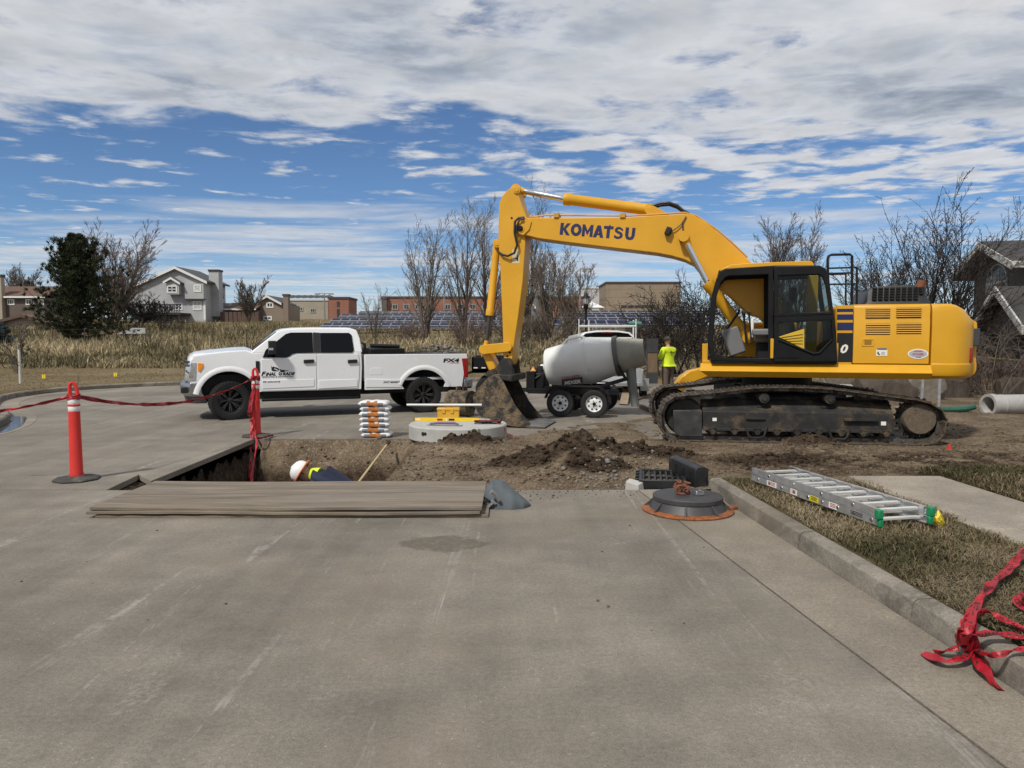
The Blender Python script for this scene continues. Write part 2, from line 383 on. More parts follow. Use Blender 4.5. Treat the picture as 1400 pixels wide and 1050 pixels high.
def inpoly(x, y, P):
    x = np.asarray(x); r = np.zeros(x.shape, bool)
    for (x0, y0), (x1, y1) in zip(P, P[1:] + P[:1]):
        c = ((y0 > y) != (y1 > y)) & (x < (x1 - x0) * (y - y0) / ((y1 - y0) or 1e-9) + x0); r ^= c
    return r
IN = offset_line(BL, .6) + [(40, -12)]
def tz(x, y):
    """height of the land beyond the kerb"""
    x = np.asarray(x, float); y = np.asarray(y, float)
    z = np.interp(y, [0, 30, 33, 35, 43, 60, 75, 100, 150, 250, 600, 3000], [.14, .14, .2, .35, 1.05, 1.5, 2.5, 4.1, 6.2, 8, 16, 40])
    zl = np.interp(y, [0, 18, 33, 35, 42, 60, 100, 150, 250, 600, 3000], [.14, .14, .2, .3, .80, 1.15, 3.9, 5.6, 8, 16, 40])
    k = sstep(-6, -16, x); z = z * (1 - k) + zl * k
    zr = np.interp(y, [0, 40, 60, 100, 3000], [.12, .3, 1.5, 3.5, 40]); k = sstep(9, 14, x - .12 * y); z = z * (1 - k) + zr * k
    return z + .16 * fbm(x, y, .35, 4, 3) * sstep(30, 48, y) + .03 * fbm(x, y, 1.3, 3, 5)

def landmat():
    m, t, b = newmat('dormant lawn'); co = t.add('ShaderNodeTexCoord', out=3)
    n1 = t.noise(co, .25, 6, .6); n2 = t.noise(co, 3, 7, .7); n3 = t.noise(t.vmul(co, (1, .5, 1)), 30, 4, .7)
    c = t.mix(t.ramp(n1, .35, .65), (.150, .112, .060), (.205, .160, .095)); c = t.mix(t.math('MULTIPLY', t.ramp(n2, .5, .7), .5), c, (.09, .085, .04))
    t.put(b.inputs['Base Color'], t.scale(c, t.lin(n3, .3, .7, .65, 1.35))); b.inputs['Roughness'].default_value = .95; b.inputs['Specular IOR Level'].default_value = .1
    t.put(b.inputs['Normal'], t.add('ShaderNodeBump', {'Strength': .8, 'Distance': .05, 'Height': n3})); return m
LANDM = landmat()
xs = np.concatenate([-np.geomspace(1800, 62, 20), np.arange(-60, 60.1, .6), np.geomspace(62, 1800, 20)])
ys = np.concatenate([[-400, -150, -60, -30], np.arange(-14, 70, .6), np.geomspace(71, 3000, 40)])
X, Y = np.meshgrid(xs, ys); Z = tz(X, Y); Z[inpoly(X, Y, IN)] = -.45; Z[(X > -7) & (X < 2.5) & (Y > 7.4) & (Y < 13.6)] = -2.2; Z[(Y < -13.9)] = np.minimum(Z[(Y < -13.9)], -.1)
tag(grid_obj('lawn', xs, ys, Z, LANDM), kind='structure')

# ---- dug-up ground: trench, spoil, churned yard
MOUNDS = [(.75, 10.15, .60, .42, .29), (1.45, 10.3, .6, .4, .15), (.15, 9.85, .6, .35, .11), (2.1, 10.35, .7, .45, .17), (1.1, 9.55, .5, .3, .10), (4.75, 11.45, .5, .28, .22), (-.7, 11.55, .52, .30, .25), (3.6, 10.2, .9, .5, .1)]
def dirt_h(x, y):
    x = np.asarray(x, float); y = np.asarray(y, float)
    n = fbm(x, y, .9, 4, 11); n2 = fbm(x, y, 5, 4, 23, .6); rut = np.abs(fbm(x * .35, y * 2.6, 1.2, 3, 31))
    far = np.interp(x, [-6, -1.2, .2, 1.8, 3.5, 6, 9, 16], [12.86, 12.9, 13.6, 15.4, 17.0, 21, 24, 26.3])
    p = sstep(.7, -.7, y - far + 2.2 * n)
    h = -.05 + p * (.075 + .10 * n + .05 * n2) + .05 * p * rut * sstep(3, 7, x)
    fr = np.zeros_like(x)
    for mx, my, rx, ry, hh in MOUNDS:
        g = np.exp(-(((x - mx) / rx) ** 2 + ((y - my) / ry) ** 2) * 1.1); g = g * (1 + .9 * n2 + .5 * n)
        h = h + hh * g; fr = np.maximum(fr, sstep(.25, .6, g))
    fr = np.maximum(fr, .9 * sstep(.04, .18, -n2 + .12 * sstep(2.2, 4, x)) * sstep(1.2, 2.6, x) * sstep(9, 10, y) * sstep(11.6, 10.6, y))
    # cut face and soft edge at the near slab, low between slab and mounds
    low = sstep(9.5, 8.8, y) * sstep(-2.4, -1.4, x) * sstep(2.4, 1.6, x); h = h - .10 * low
    # trench
    side = sstep(-1.5, -2.15, x + .3 * n + .12 * n2); prof = np.interp(y + .12 * n + .08 * n2, [8.2, 11.95, 12.36, 12.46, 12.56, 12.72, 12.9], [-1.35, -1.35, -1.15, -.68, -.46, -.22, -.03])
    h = h * (1 - side) + (prof + .10 * n + .10 * n2 * side) * side
    fr = np.maximum(fr, side * sstep(-.36, -.62, prof + .25 * n2))  # lower trench wall coloured dark to stand for shade in the undercut
    h = np.where((x < XL - .01) & (y < YF), np.where(y < 9.7, -.12 + .15 * (n2 + n) + np.minimum(0, (x + 4.75) * -.0), -.4), h)
    h = np.where((x < XL + .14) & (x >= XL - .01) & (y > 9.0), -1.30 + 1.24 * sstep(.13, -.0, x - XL + .05 * n2), h)
    # ease up to the verge and yard on the right
    k = sstep(9.4, 8.5, y) * sstep(2.6, 3.2, x); h = h * (1 - k) + (.09 + .04 * n2) * k
    k = sstep(19, 24, y) * sstep(9, 14, x); h = h + .08 * k
    k = sstep(2.0, 2.6, x) * sstep(8.2, 7.4, x) * sstep(11.75, 12.15, y) * sstep(16.2, 15.4, y); h = h * (1 - k) + np.minimum(h, -.004 + .02 * n2) * k
    h = np.where((y > YF) & (x < -1.5), np.minimum(h, -.05), h)
    return h, np.clip(fr, 0, 1)
xs = np.concatenate([np.arange(-5.0, 5.2, .045), np.arange(5.3, 24, .13)]); ys = np.concatenate([np.arange(8.40, 13.6, .045), np.arange(13.7, 27.2, .13)])
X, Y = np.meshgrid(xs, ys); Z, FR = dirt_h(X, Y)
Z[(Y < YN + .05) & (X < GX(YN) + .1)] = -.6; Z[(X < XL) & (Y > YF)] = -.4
tag(grid_obj('dirt_ground', xs, ys, Z, DIRTM, {'fresh_shade': FR.ravel()}), kind='structure')
# loose clods and stones on it: nobody could count them
def rocks(name, P, S, m, seed=1, kind='stuff', label=None, attr=None):
    rg = np.random.default_rng(seed); bm = bmesh.new(); bmesh.ops.create_icosphere(bm, subdivisions=1, radius=1)
    bv = np.array([v.co[:] for v in bm.verts]); bf = np.array([[v.index for v in f.verts] for f in bm.faces]); bm.free()
    N = len(P); J = bv[None] * (1 + .55 * (rg.random((N, len(bv), 1)) - .5)); J = J * (S[:, None, None] * (1 + .6 * (rg.random((N, 1, 3)) - .5)) * np.array([1, 1, .7]))
    a = rg.random(N) * 6.28; ca, sa = np.cos(a)[:, None], np.sin(a)[:, None]; x = J[..., 0] * ca - J[..., 1] * sa; y = J[..., 0] * sa + J[..., 1] * ca; J = np.stack([x, y, J[..., 2]], -1)
    V = (J + P[:, None]).reshape(-1, 3); L = (bf[None] + (np.arange(N) * len(bv))[:, None, None]).reshape(-1)
    at_ = {k: np.repeat(v, len(bv)) for k, v in (attr or {}).items()}
    return tag(np_mesh(name, V, L, np.full(N * len(bf), 3), m, attr=at_), label, kind=kind)
rg = np.random.default_rng(5)
cx, cy = rg.uniform(-4.5, 12, 16000), rg.triangular(8.5, 9.2, 15.5, 16000); ch, cf = dirt_h(cx, cy)
ok = (ch > -1.2) & (ch > -.03 - .5 * (cx < -1.2)) & ~((cx < XL + .1)) & ((cx < GX(8.5)) | (cy > 9.0)) & ((ch > -.2) | (cy < 12.7)) & (rg.random(16000) < .55 + cf)
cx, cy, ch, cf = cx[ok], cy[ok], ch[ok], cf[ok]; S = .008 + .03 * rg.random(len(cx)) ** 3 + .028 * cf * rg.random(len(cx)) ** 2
rocks('loose_soil', np.stack([cx, cy, ch + S * .2], 1), S, DIRTM, attr={'fresh_shade': cf})
# crumbs of soil carried on to the concrete
cx = np.concatenate([rg.uniform(-4.3, 1.6, 500), rg.uniform(-4.3, 3, 60)]); cy = np.concatenate([8.5 - np.abs(rg.normal(0, .22, 500)), rg.uniform(4, 8.4, 60)]); ok = (cx < GX(cy) - .02) & ~((cx > -4.25) & (cx < -.25) & (cy > 7.1)); cx, cy = cx[ok], cy[ok]
S = .003 + .010 * rg.random(len(cx)) ** 3; rocks('soil_crumbs', np.stack([cx, cy, S * .4], 1), S, DIRTM, 3, attr={'fresh_shade': rg.random(len(cx))})
STONEM = pm('pale broken concrete', (.17, .158, .138), .9, var=.25, vs=6, bump=.4)
cx = np.concatenate([rg.normal(1.45, .35, 120), rg.normal(1.05, .25, 90)]); cy = np.concatenate([rg.normal(9.75, .3, 120), rg.normal(9.1, .16, 90)]); cy = np.maximum(cy, 8.66)
h, _ = dirt_h(cx, cy); S = .008 + .03 * rg.random(210) ** 2.5; rocks('broken_concrete', np.stack([cx, cy, h + S * .3], 1), S, STONEM, 4)

# ---- verge, walk and near lawn on the right
VERGEM = pm('verge soil', (.085, .068, .038), .95, var=.35, vs=9, bump=.8, bs=60, bd=.02, spec=.1)
xs = np.arange(2.2, 4.12, .06); ys = np.arange(-6, 8.95, .06); X, Y = np.meshgrid(xs, ys)
Z = .135 + .035 * fbm(X, Y, 1.6, 4, 41) + .015 * sstep(3.9, 3.2, X) - .09 * sstep(8.3, 8.8, Y); Z[X < KX(Y) + .14] = -.1
verge_h = lambda x, y: .135 + .035 * fbm(x, y, 1.6, 4, 41) + .015 * sstep(3.9, 3.2, x) - .09 * sstep(8.3, 8.8, y)
tag(grid_obj('verge', xs, ys, Z, VERGEM), kind='structure')
walk = tag(bpy.data.objects.new('sidewalk', None), kind='structure'); COL.objects.link(walk)
for y0, y1 in ((-6, -3.4), (-3.4, -1.0), (-1.0, 1.4), (1.4, 3.8), (3.8, 6.2), (6.2, 8.62)):
    slab('walk_slab', [(4.02 + .012 * (8 - y0), y0 + .006), (5.12 + .012 * (8 - y0), y0 + .006), (5.10 + .012 * (8 - y1), y1 - .006), (4.0 + .012 * (8 - y1), y1 - .006)], 0, .155, WALKM, walk, .012)
xs = np.arange(5.08, 22, .12); ys = np.arange(-6, 10.6, .1); X, Y = np.meshgrid(xs, ys)
lawn_h = lambda x, y: .15 + .05 * fbm(x, y, 1.1, 4, 47) + .03 * np.exp(-((y - 8.4) / .5) ** 2) - .3 * sstep(9.0 + .10 * (x - 5) , 9.9 + .1 * (x - 5), y + .5 * fbm(x, y, .8, 3, 49))
Z = lawn_h(X, Y); Z[:, 0] = -.25; tag(grid_obj('near_lawn', xs, ys, Z, VERGEM), kind='structure')

def bladmat(name, cols, sat=1):
    m, t, b = newmat(name); a = t.add('ShaderNodeAttribute', out=2, attribute_name='tint')
    r = t.n.new('ShaderNodeValToRGB'); t.l.new(a, r.inputs[0]); e = r.color_ramp.elements
    while len(e) < len(cols): e.new(.5)
    for i, c in enumerate(cols): e[i].position = i / (len(cols) - 1); e[i].color = (*c, 1)
    co = t.add('ShaderNodeTexCoord', out=3)
    t.put(b.inputs['Base Color'], t.scale(r.outputs[0], t.lin(t.noise(co, .8, 4), .3, .7, .75, 1.25))); b.inputs['Roughness'].default_value = .8; b.inputs['Specular IOR Level'].default_value = .2
    return m
def blades(name, P, H, wid, lean, tint, m, seed=2, dirn=None):
    rg = np.random.default_rng(seed); N = len(P); a = rg.random(N) * 6.283 if dirn is None else dirn
    dx, dy = np.cos(a), np.sin(a); b = rg.random(N) * 6.283; wx, wy = np.cos(b) * wid, np.sin(b) * wid
    z0 = np.zeros(N); W = np.stack([wx, wy, z0], 1); D = np.stack([dx, dy, z0], 1)
    L = (lean * H)[:, None]; up = np.array([[0, 0, 1.]])
    mid = P + up * (H * .55)[:, None] + D * L * .3; tip = P + up * (H * (1 - .35 * np.minimum(lean, 1.5)))[:, None] + D * L
    V = np.stack([P - W, P + W, mid + W * .7, mid - W * .7, tip], 1).reshape(-1, 3)
    base = (np.arange(N) * 5)[:, None]; Lq = base + np.array([[0, 1, 2, 3]]); Lt = base + np.array([[3, 2, 4]])
    loops = np.concatenate([Lq, Lt], 1).ravel(); sizes = np.tile([4, 3], N)
    return tag(np_mesh(name, V, loops, sizes, m, attr={'tint': np.repeat(tint, 5)}), kind='stuff')
TURF = bladmat('dormant turf blades', [(.040, .046, .018), (.088, .074, .036), (.145, .112, .060), (.23, .185, .115)])
N = 75000; gy = rg.triangular(-1.0, 3.2, 8.8, N); gx = rg.uniform(2.45, 4.06, N); ok = (gx > KX(gy) + .17) & (rg.random(N) < .25 + sstep(-.20, -.02, fbm(gx, gy, 1.7, 4, 57))); gx, gy = gx[ok], gy[ok]; N = len(gx)
pt = fbm(gx, gy, 1.1, 4, 51); tint = np.clip(.50 + 2.4 * pt + .30 * rg.normal(0, 1, N), 0, 1); H = .035 + .05 * rg.random(N) + .05 * np.clip(pt, 0, 1)
blades('verge_grass', np.stack([gx, gy, verge_h(gx, gy)], 1), H, .0028 + .0022 * rg.random(N), .5 + 1.2 * rg.random(N), tint, TURF)
N = 42000; gy = rg.uniform(5, 10.2, N); gx = 5.14 + rg.random(N) ** 1.4 * 9; ok = lawn_h(gx, gy) > .1; gx, gy = gx[ok], gy[ok]; N = len(gx)
pt = fbm(gx, gy, .9, 4, 53); tint = np.clip(.36 + 1.4 * pt + .3 * rg.normal(0, 1, N), 0, 1)
blades('near_lawn_grass', np.stack([gx, gy, lawn_h(gx, gy)], 1), .04 + .05 * rg.random(N), .004 + .003 * rg.random(N), .4 + 1.0 * rg.random(N), tint, TURF)

# ---- bank of tall dry grass
TALL = bladmat('tall dry grass', [(.070, .068, .032), (.155, .128, .068), (.29, .235, .135), (.50, .415, .265)])
N = 80000; gx = rg.uniform(-50, 24, N); gy = 35.0 + 11 * rg.random(N) ** 1.1
cl = fbm(gx, gy, .45, 4, 61); keep = rg.random(N) < np.clip(.75 + 1.6 * cl, .12, 1) * np.where(gx > 6, .6, 1); gx, gy, cl = gx[keep], gy[keep], cl[keep]; N = len(gx)
top = sstep(40.0, 44.5, gy); cl2 = fbm(gx, gy, .28, 3, 67); H = (.18 + .55 * rg.random(N) ** 1.5) * (.8 + .55 * top) * np.clip(.80 + 2.4 * cl2, .3, 1.7)
tint = np.clip(.22 + .46 * top + 1.3 * cl + 1.2 * cl2 + .22 * rg.normal(0, 1, N), 0, 1)
blades('tall_grass', np.stack([gx, gy, tz(gx, gy) - .02], 1), H, .014 + .012 * rg.random(N), .15 + 1.15 * rg.random(N) ** 1.6, tint, TALL, 5)
N = 46000; gx = rg.uniform(-66, 30, N); gy = 46 + 48 * rg.random(N) ** 1.3; cl = fbm(gx, gy, .3, 4, 71); keep = cl > -.2; gx, gy, cl = gx[keep], gy[keep], cl[keep]; N = len(gx)
blades('field_grass', np.stack([gx, gy, tz(gx, gy) - .02], 1), (.35 + .6 * rg.random(N)) * np.where((gx > -24) & (gy > 50), .45, 1), .02 + .02 * rg.random(N), .2 + .6 * rg.random(N), np.clip(.36 + 1.6 * cl + .22 * rg.normal(0, 1, N), 0, 1), TALL, 6)
N = 30000; gx = rg.uniform(-40, 16, N); gy = rg.uniform(18, 35.3, N); ok = ~inpoly(gx, gy, offset_line(BL, .75) + [(40, -12)]); gx, gy = gx[ok], gy[ok]; N = len(gx)
blades('far_lawn_grass', np.stack([gx, gy, tz(gx, gy) - .01], 1), .03 + .03 * rg.random(N), .012 + .01 * rg.random(N), .4 + rg.random(N), np.clip(.70 + .5 * fbm(gx, gy, .4, 3, 73) + .08 * rg.normal(0, 1, N), 0, 1), TURF, 7)
# ================================================================ SHARED PAINTS
YEL = pm('excavator yellow', (.64, .325, .010), .45, var=.06, vs=2, coat=.12, dirt=(.27, .165, .05), damt=.25, ds=1.4)
YELD = pm('dusty yellow', (.52, .26, .022), .5, var=.10, vs=3, dirt=(.25, .18, .09), damt=.36, ds=1.6)
BLACKM = pm('black enamel', (.009, .009, .010), .5, var=.2, vs=5, spec=.25, dirt=(.05, .043, .035), damt=.08)
RUB = pm('rubber', (.014, .014, .014), .82, var=.2, vs=9, dirt=(.10, .085, .065), damt=.26, ds=5)
DARK = pm('dark void', (.006, .006, .006), .8, var=.1)
CHROME = pm('chrome rod', (.72, .73, .75), .14, metal=1, var=.03)
STEEL = pm('bare steel', (.33, .33, .34), .38, metal=.85, var=.15, vs=8)
GALV = pm('galvanised steel', (.50, .51, .53), .42, metal=.7, var=.12, vs=14)
MUDST = pm('muddy steel', (.030, .029, .028), .7, var=.35, vs=5, metal=.1, spec=.3, dirt=(.105, .078, .052), damt=.44, ds=3.2, bump=.5, bs=40)
MUDBK = pm('earth caked bucket', (.035, .033, .031), .7, var=.5, vs=7, dirt=(.175, .130, .082), damt=.52, ds=5.5, bump=1.0, bs=16, bd=.04, spec=.25)
WHITE = pm('white paint', (.76, .77, .78), .26, var=.03, vs=2, coat=.5, rvar=.04, dirt=(.50, .47, .42), damt=.02, ds=1.3)
INKBK = pm('black vinyl', (.008, .008, .009), .5, var=.05)
INKRD = pm('red vinyl', (.35, .012, .015), .5, var=.05)
NAVY = pm('navy vinyl', (.012, .018, .085), .45, var=.05)
OFFW = pm('off white vinyl', (.78, .77, .72), .5, var=.05)
TINT = glassmat('tinted glass', (.003, .004, .005), .10); next(n for n in TINT.node_tree.nodes if n.type == 'BSDF_PRINCIPLED').inputs['Specular IOR Level'].default_value = .22
REDL = pm('red lens', (.30, .008, .010), .18, var=.15, vs=14, coat=.6)
AMBER = pm('amber lens', (.85, .28, .015), .18, var=.1, vs=20, coat=.6)
LAMPW = pm('clear lamp', (.55, .57, .60), .12, metal=.6, var=.3, vs=20, coat=.8)
WOOD = pm('weathered wood', (.21, .175, .135), .8, var=.35, vs=2.5, stretch=(1, 12, 12), bump=.3, bs=30)
def clearmat():
    m, t, b = newmat('clear glass'); t.n.remove(b); out = next(n for n in t.n if n.type == 'OUTPUT_MATERIAL')
    tr = t.n.new('ShaderNodeBsdfTransparent'); tr.inputs[0].default_value = (.50, .55, .53, 1); gl = t.n.new('ShaderNodeBsdfGlossy'); gl.inputs[1].default_value = .03
    mx = t.n.new('ShaderNodeMixShader'); lw = t.add('ShaderNodeFresnel', {0: 1.5}); t.put(mx.inputs[0], t.math('MULTIPLY', lw, .7)); t.l.new(tr.outputs[0], mx.inputs[1]); t.l.new(gl.outputs[0], mx.inputs[2]); t.l.new(mx.outputs[0], out.inputs[0])
    return m
CLEAR = clearmat()
LEFTROT = (math.pi / 2, 0, math.pi)      # text lying on a left-hand side, read from outside
def decal(fr, parent, name, txt, m, p0, p1, cap, v, shear=0.0, off=.02, ext=.0012, space=1.0):
    """lettering with its baseline from pixel p0 to p1, cap height in metres, on the plane v"""
    a, b = fr.px(*p0, v), fr.px(*p1, v); L = math.hypot(b[0] - a[0], b[1] - a[1]); ang = math.atan2(b[1] - a[1], -(b[0] - a[0]))
    o = text_obj(txt, name, m, parent, (0, 0, 0), (0, 0, 0), 1, shear=shear, off=off, ext=ext / max(cap, .01), space=space)
    co = np.empty(len(o.data.vertices) * 3, np.float32); o.data.vertices.foreach_get('co', co); co = co.reshape(-1, 3)
    mn, mx = co.min(0), co.max(0); o.data.vertices.foreach_set('co', ((co - [mn[0], mn[1], 0]) * [L / (mx[0] - mn[0]), cap / (mx[1] - mn[1]), cap]).astype(np.float32).ravel())
    M = Matrix(((-1, 0, 0), (0, 0, 1), (0, 1, 0))); M = M @ Matrix.Rotation(ang, 3, 'Z')
    o.matrix_local = Matrix.Translation((a[0], v, a[1])) @ M.to_4x4(); return o
def make_wheel(parent, c, r, w, rr, tm, rm, style='spoke', nsp=8, steer=0.0, tread=True, side=1):
    """wheel = rim mesh with a tyre child; axle along local y; face towards +y when side is 1"""
    h = w / 2; mb = MB()
    s = side
    if style == 'spoke':
        mb.lathe([(rr, -h * .85), (rr, h * .78), (rr * .93, h * .8), (rr * .88, h * .45), (rr * .86, -h * .3), (rr * .3, -h * .3), (.001, -h * .3)], (0, 0, 0), (0, s, 0), 32, False)
        for k in range(nsp):
            a = 2 * math.pi * k / nsp
            for da in (-.10, .10):
                p = Vector((math.cos(a), 0, math.sin(a))); q = Vector((math.cos(a + da), 0, math.sin(a + da)))
                mb.tube([p * rr * .16 + Vector((0, s * h * .25, 0)), q * rr * .90 + Vector((0, s * h * .55, 0))], [.025, .021], 6)
        mb.lathe([(rr * .24, -h * .2), (rr * .24, h * .45), (rr * .18, h * .5), (.001, h * .5)], (0, 0, 0), (0, s, 0), 16)
    else:
        prof = [(rr, -h * .8), (rr, h * .72), (rr * .94, h * .76), (rr * .90, h * .5), (rr * .86, h * .34), (rr * .62, h * .40), (rr * .50, h * .55), (rr * .30, h * .58), (.001, h * .58)]
        mb.lathe(prof, (0, 0, 0), (0, s, 0), 32, False)
    rim = mb.build('wheel', rm, parent, bevel=.002); rim.location = c; rim.rotation_euler = (0, 0, steer)
    t = MB(); t.lathe([(rr * .96, -h * .72), (rr * 1.04, -h * .92), (r * .80, -h), (r * .93, -h * .96), (r * .985, -h * .78), (r * .985, h * .78), (r * .93, h * .96), (r * .80, h), (rr * 1.04, h * .92), (rr * .96, h * .72), (rr * .9, h * .3), (rr * .9, -h * .3), (rr * .96, -h * .72)], (0, 0, 0), (0, s, 0), 48, False)
    if tread:
        n = 38
        for k in range(n):
            a = 2 * math.pi * k / n
            for j, y in enumerate((-.78, -.40, 0, .40, .78)):
                aa = a + (j % 2) * math.pi / n; Rm = Matrix.Rotation(-aa, 3, 'Y') @ Matrix.Rotation(.35 * (1 if j % 2 else -1), 3, 'X')
                p = Vector((math.cos(aa), 0, math.sin(aa))) * (r * (.99 if abs(y) < .7 else .975)) + Vector((0, y * h, 0))
                t.box(p, (.022, w * .16, 2 * math.pi * r / n * .62), Rm)
            if True:
                Rm = Matrix.Rotation(-a, 3, 'Y')
                for sy in (-1, 1): t.box(Vector((math.cos(a), 0, math.sin(a))) * r * .925 + Vector((0, sy * h * .97, 0)), (.05, .014, 2 * math.pi * r / n * .5), Rm)
    t.build('tyre', tm, rim)
    if style != 'spoke':
        hb = MB()
        for k in range(8):
            a = 2 * math.pi * (k + .5) / 8; hb.cyl(Vector((math.cos(a) * rr * .70, s * h * .2, math.sin(a) * rr * .70)), Vector((math.cos(a) * rr * .70, s * h * .47, math.sin(a) * rr * .70)), rr * .105, 12)
        hb.build('vent_hole', DARK, rim)
        hb = MB(); hb.lathe([(rr * .22, h * .4), (rr * .20, h * .85), (rr * .12, h * .95), (.001, h * .95)], (0, 0, 0), (0, s, 0), 16)
        for k in range(5):
            a = 2 * math.pi * k / 5; hb.cyl(Vector((math.cos(a) * rr * .36, s * h * .5, math.sin(a) * rr * .36)), Vector((math.cos(a) * rr * .36, s * h * .68, math.sin(a) * rr * .36)), rr * .05, 6)
        hb.build('hub', BLACKM, rim)
    return rim

# ================================================================ PICKUP
def pickup():
    a, b = gp(580, 564), gp(313.5, 574.3); phi = math.atan2(b.y - a.y, b.x - a.x)
    fr = Frame(a, phi); fr.o = a - fr.l * 1.0; fr.o.z = 0; W = 1.0
    T = thing('pickup_truck', 'white crew cab pickup truck with black windows and business lettering on its door', 'pickup truck', fr.o, phi)
    P = lambda x, y, v=W: fr.px(x, y, v)
    cf = P(313.5, 548); cr = P(580, 540); WH = .42
    def arch(c, r, a0, a1, n=14): return [(c[0] + r * math.cos(R(a0 + (a1 - a0) * i / n)), WH + .02 + r * math.sin(R(a0 + (a1 - a0) * i / n))) for i in range(n + 1)]
    belt = P(440, 482)[1]; roofz = P(430, 448.2, .82)[1]; zr = P(420, 534)[1]; zb = P(552, 532)[1]
    hw = lambda w: .985 - .17 * min(1, max(0, (w - belt) / (roofz - belt)))
    # body: fenders, nose, cab below the belt; nose and hood drawn in towards the middle
    ra, uF = .635, P(253, 505)[0]
    side = [(uF, P(254, 525)[1]), (uF + .015, P(252, 508)[1]), (uF - .01, P(253, 493)[1]), P(257, 488.6), P(264, 486), P(283, 483.4), P(311, 480.4), P(336, 478.9), (P(345, 480)[0], belt + .01), (P(494, 481)[0], belt + .01), (P(495, 500)[0], P(495, 500)[1]), (P(494, 532)[0], zr), (cf[0] - math.sqrt(ra**2 - (zr - WH - .02)**2), zr)]
    aL = math.degrees(math.asin((zr - WH - .02) / ra)); aF = math.degrees(math.asin((P(281, 524)[1] - WH - .02) / ra))
    arc_ = arch(cf, ra, 180 - aL, aF); side += arc_[1:]
    rows = []
    for v in (1.0, .97, .6, 0, -.6, -.97, -1.0):
        row = []
        for (u, w) in side:
            k = max(0, (u - cf[0] - .25) / (uF - cf[0] - .25)); uu = u - (.10 * (v * v) ** 1.2) * (k > .75) ; ww = w
            if w > belt - .25 and u > P(345, 480)[0] - .02: ww = w + (.07 * (1 - v * v) - (.02 if abs(v) > .98 else 0)) * sstep(belt - .3, belt - .05, w)
            row.append((uu, v * (1 - (.012 if abs(v) == 1 and w > belt - .1 else 0)), ww))
        rows.append(row)
    MB().rings(rows).build('body', WHITE, T, bevel=.012)
    # black filler under the bonnet line and floor
    mb = MB(); mb.span((cf[0] - .75, -.80, .42), (cf[0] + .75, .80, .98)); mb.span((cr[0] - .9, -.55, .45), (cf[0], .55, .75)); mb.span((cf[0] - .70, -.90, zr - .22), (P(494, 531)[0], .90, zr + .02)); [mb.span((cr[0] - .62, s * .60 - .02, .5), (cr[0] + .62, s * .60 + .02, 1.16)) for s in (1, -1)]; [mb.span((cr[0] - .62, s * .76 - .16, 1.10), (cr[0] + .62, s * .76 + .16, 1.16)) for s in (1, -1)]; mb.span((P(640, 1)[0] + .1 if 0 else cr[0] - 1.1, -.85, zb - .08), (cr[0] + 1.3, .85, zb + .03))
    mb.cyl((cf[0], -.8, WH), (cf[0], .8, WH), .07); mb.cyl((cr[0], -.8, WH), (cr[0], .8, WH), .09); mb.span((cr[0] - .2, -.2, .3), (cr[0] + .2, .2, .58)); mb.build('chassis', DARK, T)
    # running board
    mb = MB(); mb.span((P(492, 540)[0], .80, zr - .22), (P(358, 541)[0], 1.0, zr - .16)); [mb.span((u - .03, .7, zr - .2), (u + .03, .85, zr)) for u in (P(480, 540)[0], P(430, 540)[0], P(375, 540)[0])]; mb.build('running_board', BLACKM, T, bevel=.015)
    # greenhouse
    gpf = [P(341, 479.2, .95), P(379.5, 452.8, .83), P(386, 450.4, .83), P(400, 448.9, .82), P(428, 448.2, .82), P(478, 448.4, .82), P(487.5, 451.2, .83), P(492, 462, .9), P(495.5, 482, .97)]
    gpf[0] = (gpf[0][0], belt); gpf[-1] = (gpf[-1][0], belt)
    cr_ = lambda v, w: w + .03 * (1 - (v) ** 2) * sstep(belt + .3, roofz, w)
    rows = []
    for s in (1, .93, .5, 0, -.5, -.93, -1): rows.append([(u, s * hw(w) * 1.0, w + (.025 * (1 - s * s) - (.012 if abs(s) == 1 else 0)) * sstep(belt + .35, roofz, w)) for u, w in gpf])
    MB().rings(rows).build('cab_shell', WHITE, T, bevel=.02)
    def sidepanel(name, px, m, out=.026, thick=.05, parent=T, bevel=.006, mirror=True, base=None):
        pr = [P(x, y, .97) for x, y in px]
        for s in ((1, -1) if mirror else (1,)):
            mb = MB(); mb.loft([(u, s * ((base or hw(w)) + out), w) for u, w in pr], [(u, s * ((base or hw(w)) + out - thick), w) for u, w in pr]); o = mb.build(name, m, parent, bevel=bevel)
        return o
    sidepanel('side_window', [(359, 488.6), (363, 478.6), (391, 456.6), (398, 454.6), (427.5, 454.4), (428, 482.4), (405.5, 482.8), (400, 484), (395, 487.6), (390, 489)], TINT, bevel=.003)
    sidepanel('side_window', [(438.5, 455), (478, 455), (481.5, 458), (483.6, 478.5), (481.5, 482.2), (438.5, 482.4)], TINT, bevel=.003)
    sidepanel('door_pillar', [(428.6, 454.4), (438, 454.8), (438, 482.4), (428.6, 482.4)], INKBK, out=.022, bevel=.002)
    fd = [(357, 491), (391, 491), (397, 489.4), (402, 486), (407, 484.4), (432.6, 484), (432.6, 532.6), (357, 534.6)]
    rd = [(434, 484), (489.5, 484), (491.5, 496), (491, 516), (489.5, 530.6), (434, 532.4)]
